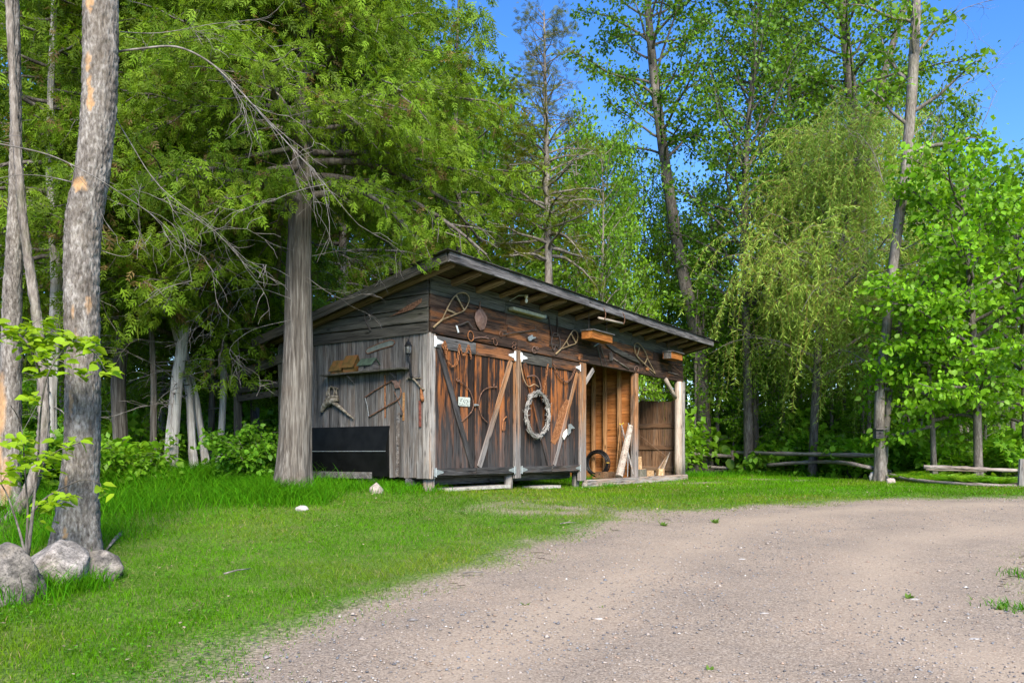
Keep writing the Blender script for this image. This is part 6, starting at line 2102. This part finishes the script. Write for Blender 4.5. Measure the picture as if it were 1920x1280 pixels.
for k in idx:
    q = A2[k] + r.normal(size=3) * 0.10
    lim = q[2] - (b_.z + 1.0 + 1.0 * r.random())
    L = min(lim, 0.8 + 2.3 * r.random() ** 1.4 + (1.2 if r.random() < 0.15 else 0))
    if L < 0.3:
        continue
    ps = path(r, q, r.normal(size=3) * 0.45 + np.array([0, 0, -0.25]), L, 6, -2.2, 0.14)
    stems.tube(ps, np.linspace(0.005, 0.002, 7), 3, cap=False)
    m_ = int(L / 0.036)
    for j in range(m_):
        t = (j + r.random()) / m_
        LP.append(interp(ps, min(t, 0.999)))
LP = np.array(LP)
n_ = len(LP)
ax = r.normal(size=(n_, 3)) * np.array([0.75, 0.75, 0.2]) + np.array([0, 0, -0.75])
col = leafcol(n_, (0.130, 0.205, 0.085), 0.35, 0.15, r)
fo = scatter(L_LANCE, LP, ax, r.normal(size=(n_, 3)), 0.135 * (0.7 + 0.7 * r.random(n_)), col)
YST = plain('yellow_willow_stem', (0.30, 0.20, 0.055), 0.7, 0, 0.2, 20.0, bmp=0.0)
plant('weeping_willow', 'weeping willow with long hanging yellow green strands behind the fence', 'tree', b_, [('trunk', fast_mesh('trunk', rel(V, b_), T, BARK_DARK, smooth=True)), ('limbs', wood_mesh('limbs', MB().add(rel(wd.mb.arr(), b_), wd.mb.f), BARK_MID)), ('hanging_stems', wood_mesh('hanging_stems', MB().add(rel(stems.arr(), b_), stems.f), YST)), ('crown', fast_mesh('crown', rel(fo[0], b_), fo[1], WILLOWL, fo[2]))])

# birdhouse tree, mostly bare above
d_ = dB
ex = MB()
r = np.random.default_rng(17)
for pl_ in ([(1702, 430), (1740, 395), (1790, 345), (1830, 260), (1870, 170)], [(1692, 470), (1740, 440), (1800, 380), (1850, 330), (1905, 290)], [(1706, 320), (1735, 280), (1760, 225), (1775, 160)], [(1678, 620), (1720, 560), (1790, 500), (1850, 470), (1915, 455)], [(1708, 260), (1760, 200), (1830, 140), (1880, 90)], [(1712, 120), (1750, 60), (1800, 20), (1860, 0)], [(1700, 400), (1660, 350), (1640, 290), (1610, 250)]):
    dead_branch(ex, pl_, d_, 0.028, int(pl_[0][0] + pl_[0][1]), 12, 0.9, 0.25)
e2 = MB()
s2 = np.array([tuple(v) for v in smooth_path([P(1657, 870, d_ + 0.2), P(1664, 780, d_ + 0.25), P(1672, 700, d_ + 0.3), P(1690, 600, d_ + 0.35), P(1700, 520, d_ + 0.4)], 4)])
e2.tube(s2, np.linspace(0.085, 0.05, len(s2)), 9)
broad('tall pale bare-limbed tree carrying the birdhouses at the fence', [(1651, 906), (1650, 850), (1648, 780), (1652, 700), (1660, 640), (1668, 560), (1678, 470), (1690, 380), (1700, 300), (1708, 200), (1714, 100), (1718, 0), (1724, -200)], [19, 18, 18, 18, 18, 18, 18, 18, 18, 18, 18, 16, 10], d_, 97, 0.55, 0.97, 12, lambda f: 1.5, 0.15, 5, base_col=(0.06, 0.13, 0.02), mat=BARK_MID, nsub=5, subL=0.6, extra=[('dead_branches', ex, DEADTWIG), ('second_stem', e2, BARK_MID)], name='birdhouse_tree', sides=36)

# bright basswoods on the right
BAS = (0.082, 0.185, 0.022)
broad('bright big-leaved basswood reaching over the right fence', [(1835, 880), (1832, 760), (1826, 640), (1818, 520), (1812, 450), (1805, 390), (1800, 350)], [16, 14, 12, 10, 8, 4, 2], 18.2, 101, 0.22, 0.99, 44, lambda f: 1.75 * (0.75 + 0.4 * math.sin(3.14 * f)), 0.125, 6, base_col=BAS, tpl=L_OVATE, nsub=8, subL=0.7, elev=lambda f: 0.25 + 0.6 * f, grav=-0.25, droop=0.6, spread=0.14, name='basswood_tree')
broad('bright young basswood behind the low right rail', [(1752, 880), (1748, 780), (1742, 700), (1730, 600), (1720, 530)], [10, 9, 7, 5, 2], 18.8, 105, 0.25, 0.99, 26, lambda f: 1.35 * (0.75 + 0.4 * math.sin(3.14 * f)), 0.125, 6, base_col=BAS, tpl=L_OVATE, nsub=7, subL=0.6, elev=lambda f: 0.2 + 0.6 * f, grav=-0.25, droop=0.6, spread=0.14, name='basswood_tree')
broad('leafy basswood at the right picture edge', [(1925, 890), (1922, 700), (1915, 560), (1908, 450), (1902, 390)], [14, 12, 9, 5, 2], 19.5, 108, 0.2, 0.99, 34, lambda f: 1.7 * (0.75 + 0.4 * math.sin(3.14 * f)), 0.125, 6, base_col=(0.075, 0.165, 0.024), tpl=L_OVATE, nsub=7, subL=0.65, elev=lambda f: 0.3 + 0.6 * f, grav=-0.25, droop=0.6, spread=0.14, name='basswood_tree')

# --- background broadleaf trees: four built once, then copied
protos = []
for k in range(4):
    r = np.random.default_rng(400 + k)
    H = 10.0
    pts = [np.array([0.12 * r.normal() * t, 0.12 * r.normal() * t, -0.05 + (H + 0.05) * t]) for t in np.linspace(0, 1, 7)]
    V, T = trunk_detail(pts, [0.13 * (1 - 0.9 * t) + 0.008 for t in np.linspace(0, 1, 7)], 9, 16, 'plain', 410 + k, 0.03, 3)
    wd, A, D = crown(420 + k, np.array(pts), [0.22, 0.34, 0.15, 0.45][k], 0.99, 46, lambda f: 2.15 * (0.55 + 0.55 * math.sin(3.14 * min(1, 0.1 + 0.85 * f))), lambda f: 0.45 + 0.4 * f, 0.0, 8, 0.8, 0.035, 0.35)
    fo = foliage(430 + k, A, D, 6, 0.19, L_DIAMOND, 0.135, [(0.060, 0.135, 0.022), (0.048, 0.108, 0.022), (0.078, 0.160, 0.024), (0.066, 0.130, 0.018)][k], 0.5, 0.25, 0.5)
    protos.append((fast_mesh('trunk', V, T, BARK_MID, smooth=True), wood_mesh('limbs', wd.mb, BARK_MID), fast_mesh('crown', fo[0], fo[1], LEAF, fo[2])))
bgr = random.Random(77)
ORD = ['first', 'second', 'third', 'fourth', 'fifth', 'sixth', 'seventh', 'eighth', 'ninth', 'tenth', 'eleventh', 'twelfth', 'thirteenth', 'fourteenth', 'fifteenth', 'sixteenth', 'seventeenth', 'eighteenth', 'nineteenth', 'twentieth'] + ['twenty-' + q for q in ('first', 'second', 'third', 'fourth', 'fifth', 'sixth', 'seventh', 'eighth', 'ninth')] + ['thirtieth'] + ['thirty-' + q for q in ('first', 'second', 'third', 'fourth', 'fifth', 'sixth', 'seventh', 'eighth', 'ninth')] + ['fortieth'] + ['forty-' + q for q in ('first', 'second', 'third', 'fourth', 'fifth')]


def rank(v, vals):
    return ORD[sorted(vals).index(v)] + ' from the left'


bg = [  # px, top row, depth, kind, width factor
    (905, 200, 27, 1, 1.0), (960, 300, 26, 2, 0.9), (1082, 275, 27, 2, 0.85), (1130, 285, 25, 0, 0.75), (1172, 400, 28, 2, 0.75), (1205, 345, 31, 0, 0.8), (1252, 400, 31, 2, 0.75), (1335, 380, 29, 1, 0.7), (1345, 470, 28, 0, 0.75), (1285, 450, 32, 3, 0.8),
    (1040, 330, 31, 0, 0.9), (1106, 300, 33, 1, 0.8), (1450, 330, 31, 0, 0.9), (1545, 180, 33, 1, 0.8), (1670, 160, 34, 0, 0.8), (1765, 230, 33, 1, 0.8), (1745, 340, 28, 2, 0.9), (1800, 420, 25, 0, 0.8), (1865, 400, 27, 2, 0.8), (1900, 420, 31, 0, 0.8),
    (1960, 330, 24, 1, 1.0), (1420, 560, 26.5, 2, 0.7), (1470, 600, 26, 0, 0.7), (1560, 520, 25.5, 2, 0.8), (1690, 480, 24, 1, 0.8), (1780, 560, 22.5, 2, 0.7), (880, 250, 31, 0, 1.1), (800, 150, 29, 1, 1.1), (700, 60, 30, 0, 1.2), (600, 0, 31, 1, 1.2), (500, -40, 28, 0, 1.2), (400, -60, 27, 1, 1.2), (290, -60, 25, 0, 1.2), (180, -60, 26, 1, 1.2), (60, -60, 25, 0, 1.2), (-40, -60, 22, 1, 1.2),
    (120, 380, 19, 2, 0.8), (450, 480, 22, 2, 0.8), (250, 420, 20, 0, 0.8), (1225, 560, 30, 2, 0.8), (1310, 560, 28, 2, 0.6), (1375, 640, 28, 0, 0.6), (1845, 600, 21.5, 2, 0.7), (1620, 620, 24, 0, 0.7), (1365, 590, 32, 2, 1.1), (1415, 570, 33, 0, 1.1), (1465, 580, 31.5, 2, 1.1), (1520, 560, 32.5, 0, 1.1), (1575, 590, 31, 2, 1.1), (1645, 570, 32, 0, 1.1), (1705, 560, 31, 2, 1.1), (1755, 570, 30, 0, 1.1), (35, 520, 24, 2, 1.2), (110, 500, 26, 0, 1.2), (200, 520, 25, 2, 1.2), (335, 500, 26, 0, 1.2), (430, 510, 27, 2, 1.2), (520, 520, 28, 0, 1.2)]
for i, (px_, yt, d_, k, wf) in enumerate(bg):
    x_ = (px_ - CX) / F * d_
    b_ = Vector((x_, d_, g1(x_, d_)))
    H = P(px_, yt, d_).z - b_.z
    s = H / 10.0
    sw_ = s * 0.5 + 0.5 * wf
    o = link('forest_tree', None, None, Matrix.Translation(b_) @ Matrix.Rotation(bgr.uniform(0, 6.28), 4, 'Z') @ Matrix.Diagonal((sw_ * wf, sw_ * wf, s, 1)))
    zone = 'left' if px_ < 700 else ('mid' if px_ < 1320 else 'right')
    lab = {'left': 'leafy forest tree in the shade behind the cedars', 'mid': 'green forest tree rising behind the shed roof', 'right': 'green forest tree in the woods beyond the rail fence'}[zone]
    same = [q[0] for q in bg if ('left' if q[0] < 700 else ('mid' if q[0] < 1320 else 'right')) == zone]
    lab = lab + ', ' + rank(px_, same)
    tag(o, lab, 'tree', {'left': 'forest trees behind the cedars', 'mid': 'forest trees behind the shed', 'right': 'forest trees beyond the fence'}[zone])
    for nm, me in zip(('trunk', 'limbs', 'crown'), protos[k]):
        link(nm, me, o)

# slim trunks one can tell apart in the dark wood on the right
for i, (px_, d_, w, yt, lab) in enumerate([(1323, 27.5, 8, 560, 'pale slim trunk right of the shed end'), (1345, 28, 7, 600, 'thin trunk behind the fence left of the squat post'), (1370, 29, 18, 520, 'thick dark trunk behind the squat fence post'), (1420, 26.5, 11, 560, 'brown trunk with pale foot behind the long fence rail'), (1455, 27, 8, 600, 'thin dark trunk left of the willow trunk'),
                                           (1580, 26, 7, 560, 'thin dark stem right of the willow trunk'), (1625, 23.5, 9, 520, 'dark forked stem left of the birdhouse tree'), (1700, 25, 6, 560, 'thin grey stem right of the birdhouse tree'), (1725, 24, 8, 500, 'grey stem above the low fallen rail'), (1765, 26, 6, 560, 'thin stem left of the upper right rail'),
                                           (1805, 25, 10, 480, 'dark upright stem above the right fence rail'), (1862, 23, 8, 500, 'slim stem near the right picture edge'), (1300, 27, 5, 540, 'thin whitish sapling stem at the shed end'), (1895, 26, 9, 480, 'dark stem at the right picture edge'), (1510, 28, 7, 560, 'thin stem just left of the willow'), (1668, 28, 7, 540, 'far thin stem behind the birdhouse tree')]):
    x_ = (px_ - CX) / F * d_
    b_ = Vector((x_, d_, g1(x_, d_)))
    rr_ = np.random.default_rng(600 + i)
    top = P(px_ + rr_.normal() * 14, yt, d_)
    pts = [np.array([(top.x - b_.x) * t + 0.05 * rr_.normal() * (0 < t), 0.05 * rr_.normal() * (0 < t), -0.05 + (top.z - b_.z) * t]) for t in np.linspace(0, 1, 7)]
    V, T = trunk_detail(pts, [w / F * d_ / 2 * (1 - 0.6 * t) for t in np.linspace(0, 1, 7)], 9, 18, 'plain', 610 + i, 0.03, 3)
    wd, A, D = crown(620 + i, np.array(pts), 0.3, 0.98, 9, lambda f: 1.1, lambda f: 0.4, 0.0, 4, 0.6, 0.014, 0.4)
    fo = foliage(630 + i, A, D, 4, 0.16, L_DIAMOND, 0.12, (0.065, 0.145, 0.022))
    plant('slim_tree', lab, 'tree', b_, [('trunk', fast_mesh('trunk', V, T, [BARK_MID, BARK_DARK][i % 2], smooth=True)), ('limbs', wood_mesh('limbs', wd.mb, BARK_MID)), ('crown', fast_mesh('crown', fo[0], fo[1], LEAF, fo[2]))], 'slim trunks in the dark wood')


# --- shrubs and saplings
def shrub_meshes(seed, H, rad, ns, leaf, tpl, base_col, per=6, up=1.1, spread=0.09, sub=5, droop=0.2, yellow=0.2):
    r = np.random.default_rng(seed)
    mb = MB()
    A, D = [], []
    for k in range(ns):
        a = r.random() * 6.28
        ps = path(r, r.normal(size=3) * np.array([0.08, 0.08, 0]), (math.cos(a) * 0.55 * rad / H, math.sin(a) * 0.55 * rad / H, 1), H * (0.65 + 0.45 * r.random()), 6, -0.45, 0.3)
        mb.tube(ps, np.linspace(0.011, 0.003, 7), 4, cap=False)
        for j in range(sub):
            q = interp(ps, 0.3 + 0.69 * (j + r.random()) / sub)
            a2 = r.random() * 6.28
            p2 = path(r, q, (math.cos(a2), math.sin(a2), 0.25), rad * (0.35 + 0.4 * r.random()), 4, -0.3, 0.3)
            mb.tube(p2, np.linspace(0.004, 0.0015, 5), 3, cap=False)
            for m_ in range(1, 5):
                A.append(p2[m_])
                D.append(p2[m_] - p2[m_ - 1])
    fo = foliage(seed + 1, np.array(A), norm(np.array(D)), per, spread, tpl, leaf, base_col, up, droop, 0.6, 0.3, yellow)
    return wood_mesh('stems', mb, BARK_MID), fast_mesh('leaves', fo[0], fo[1], LEAF, fo[2])


def shrub(label, px, py, d, meshes, s=1.0, rot=0.0, name='shrub', group=None):
    x_ = (px - CX) / F * d
    b_ = Vector((x_, d, g1(x_, d)))
    o = link(name, None, None, Matrix.Translation(b_) @ Matrix.Rotation(rot, 4, 'Z') @ Matrix.Scale(s, 4))
    tag(o, label, 'shrub' if name == 'shrub' else ('sapling' if name == 'sapling' else 'plant'), group)
    for nm, me in zip(('stems', 'leaves'), meshes):
        link(nm, me, o)
    return o


spirea = shrub_meshes(700, 1.15, 0.62, 16, 0.085, L_OVATE, (0.058, 0.150, 0.026), 9, 1.4, 0.07, 6)
shrub('dense bright green bush left of the big cedar trunk', 472, 890, 12.4, spirea, 0.85, 0.4)
under = [shrub_meshes(710 + k, 1.0, 0.75, 9, [0.12, 0.14, 0.10][k], [L_MAPLE, L_OVATE, L_DIAMOND][k], [(0.080, 0.185, 0.028), (0.088, 0.200, 0.024), (0.070, 0.165, 0.024)][k], 6, 1.3, 0.10, 5) for k in range(3)]
ur = random.Random(12)
for lab, grp, lst in [('low leafy maple shrub in the shade behind the tall grass', 'shrubs at the left wood edge', [(215, 13.2, 1.0), (255, 12.9, 0.95), (200, 15.0, 1.2), (255, 15.5, 1.0), (410, 16.0, 1.1), (120, 12.2, 0.9), (60, 11.5, 1.0), (440, 18, 1.3), (10, 11.0, 0.9), (500, 17.5, 1.1), (20, 20, 2.0), (90, 22, 2.3), (150, 21, 2.1), (210, 23, 2.4), (270, 21.5, 2.2), (330, 24, 2.6), (390, 22, 2.4), (440, 24, 2.6), (490, 23, 2.6), (530, 25, 2.6), (180, 19, 1.6), (420, 20, 1.8)]),
                      ('leafy shrub growing in the woods behind the rail fence', 'shrubs behind the fence', [(1310, 26.5, 1.2), (1350, 27.5, 1.1), (1400, 25.0, 1.0), (1430, 28.0, 1.6), (1475, 25.0, 1.2), (1520, 26.0, 1.5), (1560, 24.0, 1.1), (1590, 26.0, 1.7), (1620, 22.5, 0.9), (1680, 22.0, 1.2), (1700, 24.0, 1.6), (1735, 21.5, 1.2), (1770, 20.5, 1.1), (1790, 23.0, 1.7), (1830, 20.0, 1.2), (1860, 22.0, 1.5), (1890, 19.5, 1.2), (1910, 18.5, 1.0), (1930, 20.5, 1.5), (1640, 25, 1.6), (1490, 29, 1.8), (1380, 30, 1.8), (1550, 30, 2.0), (1660, 29, 2.0), (1750, 28, 2.0), (1840, 27, 2.0), (1910, 25, 1.8), (1320, 29, 2.6), (1370, 28, 2.4), (1440, 29.5, 2.7), (1500, 27, 2.3), (1550, 26, 2.4), (1600, 28, 2.6), (1640, 27, 2.5), (1700, 27, 2.4), (1460, 23.8, 1.3), (1500, 24.2, 1.5), (1575, 22.3, 1.2), (1605, 22.0, 1.3), (1350, 24.5, 1.3), (1330, 25.5, 1.6)]),
                      ('leafy bush seen through the open bay of the shed', 'bushes behind the shed', [(1225, 26.0, 2.3), (1250, 24.0, 1.8), (1200, 27.0, 2.6), (1265, 28.0, 2.4)])]:
    if 'fence' in grp:
        lst = [(a, max(b, fence_d(a) + 0.9 + 0.6 * c), c) for a, b, c in lst]
    for (px_, d_, s_) in lst:
        shrub(lab + ', ' + rank((px_, d_), [q[:2] for q in lst]), px_, 0, d_, under[ur.randrange(3)], s_, ur.uniform(0, 6.28), 'shrub', grp)
shrub('big-leaved green plant hiding the long fence rail', 1425, 0, dA - 1.6, shrub_meshes(730, 0.85, 0.6, 7, 0.17, L_OVATE, (0.070, 0.165, 0.030), 4, 0.9, 0.09, 4, 0.5), 1.0, 0.0, 'plant')

# sapling by the boulders
g = G(56, 1072)
r = np.random.default_rng(41)
mb = MB()
A, D = [], []
d_ = g.y
for st_, lv in [([(45, 1075), (52, 970), (48, 900), (40, 800), (20, 760)], [(40, 830, 20), (15, 830, 16), (60, 860, 14)]), ([(50, 1075), (62, 960), (72, 850), (78, 760), (95, 690), (140, 640), (180, 665)], [(75, 640, 30), (110, 630, 30), (150, 640, 34), (185, 670, 26), (195, 690, 18), (60, 650, 24), (90, 690, 20), (45, 615, 24), (30, 640, 20), (130, 690, 16), (170, 640, 16), (60, 745, 14), (70, 600, 14)]), ([(48, 1075), (58, 980), (70, 900), (100, 850), (150, 830)], [(70, 880, 22), (100, 855, 20), (40, 850, 20), (120, 830, 14), (90, 940, 18)]), ([(52, 1060), (35, 990), (10, 920), (-20, 880)], [(5, 900, 14), (20, 880, 14)]), ([(60, 960), (90, 930), (150, 900), (186, 905)], [(190, 915, 8), (110, 925, 12), (70, 970, 10)]), ([(75, 700), (50, 640), (20, 625), (-15, 640)], [(20, 625, 18), (50, 620, 16), (-10, 640, 12), (70, 600, 10)])]:
    w = [np.array(tuple(P(a, b, d_ + 0.15 * math.sin(b)))) for a, b in st_]
    sp_ = np.array([tuple(v) for v in smooth_path([Vector(q) for q in w], 4)])
    mb.tube(sp_, np.linspace(0.012, 0.003, len(sp_)), 5, cap=False)
    for (a, b, n_) in lv:
        c = np.array(tuple(P(a, b, d_ + 0.1 * r.normal())))
        j = np.argmin(np.linalg.norm(sp_ - c, axis=1))
        pth = np.array([sp_[j], (sp_[j] + c) / 2 + [0, 0, 0.02], c, c + (c - sp_[j]) * 0.3 + [0.03, 0, -0.02]])
        mb.tube(pth, [0.004, 0.003, 0.002, 0.001], 3, cap=False)
        for m_ in range(n_):
            q = interp(pth, 0.2 + 0.8 * r.random()) + r.normal(size=3) * np.array([0.05, 0.07, 0.025])
            A.append(q)
            D.append(np.array([r.normal() * 0.8 + 0.3, r.normal() * 0.6, -0.15]))
A, D = np.array(A), norm(np.array(D))
n_ = len(A)
fo = scatter(L_OVATE, A, D, np.array([0, -0.25, 1.0]) + r.normal(size=(n_, 3)) * 0.35, 0.088 * (0.6 + 0.7 * r.random(n_)), leafcol(n_, (0.115, 0.20, 0.018), 0.25, 0.3, r))
plant('sapling', 'bright green leafy sapling in front of the grey trunk', 'sapling', g, [('stems', wood_mesh('stems', MB().add(rel(mb.arr(), g), mb.f), BARK_DARK)), ('leaves', fast_mesh('leaves', rel(fo[0], g), fo[1], LEAF, fo[2]))])


# ferns by the right fence
def fern_mesh(seed):
    r = np.random.default_rng(seed)
    n_ = 13
    a = np.arange(n_) * 2 * math.pi / n_ + r.normal(size=n_) * 0.2
    ax = np.stack([np.cos(a), np.sin(a), 0.75 + 0.3 * r.random(n_)], 1)
    v, t, c = scatter(L_FERN, np.zeros((n_, 3)), ax, np.tile([0, 0, 1.0], (n_, 1)), 0.62 * (0.7 + 0.5 * r.random(n_)), leafcol(n_, (0.085, 0.20, 0.028), 0.25, 0.3, r))
    return fast_mesh('fern', v, t, LEAF, c)


ferns = [fern_mesh(800), fern_mesh(801)]
FERNS = [(1690, 19.6, 1.0), (1712, 18.9, 1.1), (1735, 18.2, 1.1), (1752, 17.8, 0.9), (1772, 18.3, 1.2), (1795, 17.6, 0.9), (1820, 17.4, 1.0), (1850, 17.2, 0.9), (1880, 17.0, 1.0), (1398, dA - 0.5, 0.8), (1410, dA - 1.0, 0.9), (1722, 20.2, 1.3), (1760, 19.8, 1.3)]
for i, (px_, d_, s_) in enumerate(FERNS):
    x_ = (px_ - CX) / F * d_
    o = link('fern', ferns[i % 2], None, Matrix.Translation((x_, d_, g1(x_, d_) + 0.02)) @ Matrix.Rotation(i * 1.3, 4, 'Z') @ Matrix.Scale(s_, 4))
    tag(o, 'light green fern along the rail fence, ' + rank(px_, [q[0] for q in FERNS]), 'fern', 'ferns along the fence')

# far woods that read as one mass
r = np.random.default_rng(900)
n_ = 36000
ang = (r.random(n_) - 0.5) * 1.9
dd = 38 + 30 * r.random(n_)
x = np.sin(ang) * dd
y = np.cos(ang) * dd
u = x / y * F + CX
topy = np.interp(u, [-500, 0, 850, 930, 1000, 1080, 1200, 1300, 1360, 1500, 1750, 1820, 1900, 2400], [100, 100, 150, 380, 420, 420, 460, 420, 250, 250, 250, 420, 420, 380])
zt = EYE + (HY - topy) / F * y
zz = 0.5 + (zt - 0.5) * r.random(n_) ** 1.25 * (0.8 + 0.3 * vnoise(u / 40.0, y * 0.1, 3))
pos = np.stack([x, y, zz], 1)
fo = scatter(L_DIAMOND, pos, r.normal(size=(n_, 3)), np.array([0, 0, 0.6]) + r.normal(size=(n_, 3)) * 0.7, 0.50 * (0.6 + 0.8 * r.random(n_)), leafcol(n_, (0.052, 0.118, 0.022), 0.4, 0.2, r))
tag(link('far_woods', fast_mesh('far_woods', fo[0], fo[1], LEAF, fo[2])), 'distant green woods behind the nearer trees', 'woods', None, 'stuff')

# creeping undergrowth on the forest floor
n_ = 26000
x = r.random(n_) * 34 - 14
y = 9 + r.random(n_) * 24
keep = (lawn_mask(x, y) < 0.35) & (np.abs(x) < 0.75 * y + 1) & (r.random(n_) < 0.25 + 0.9 * (fbm(x, y, 0.8, 15) > 0.45))
xl, yl_ = (SHINV @ Vector((0, 0, 0))).xy
lx_ = (x - SHX) * math.cos(SA) + (y - SHY) * math.sin(SA)
ly2 = -(x - SHX) * math.sin(SA) + (y - SHY) * math.cos(SA)
keep &= ~((lx_ > -0.1) & (lx_ < LEN + 0.1) & (ly2 > -0.2) & (ly2 < DEP + 0.2))
x, y = x[keep], y[keep]
n_ = len(x)
pos = np.stack([x, y, gz(x, y) + 0.04 + 0.22 * r.random(n_) ** 2], 1)
fo = scatter(L_OVATE, pos, r.normal(size=(n_, 3)) * np.array([1, 1, 0.3]), np.array([0, 0, 1.3]) + r.normal(size=(n_, 3)) * 0.5, 0.11 * (0.6 + 0.8 * r.random(n_)), leafcol(n_, (0.055, 0.135, 0.024), 0.35, 0.2, r))
tag(link('undergrowth', fast_mesh('undergrowth', fo[0], fo[1], LEAF, fo[2])), 'low green undergrowth on the forest floor', 'undergrowth', None, 'stuff')
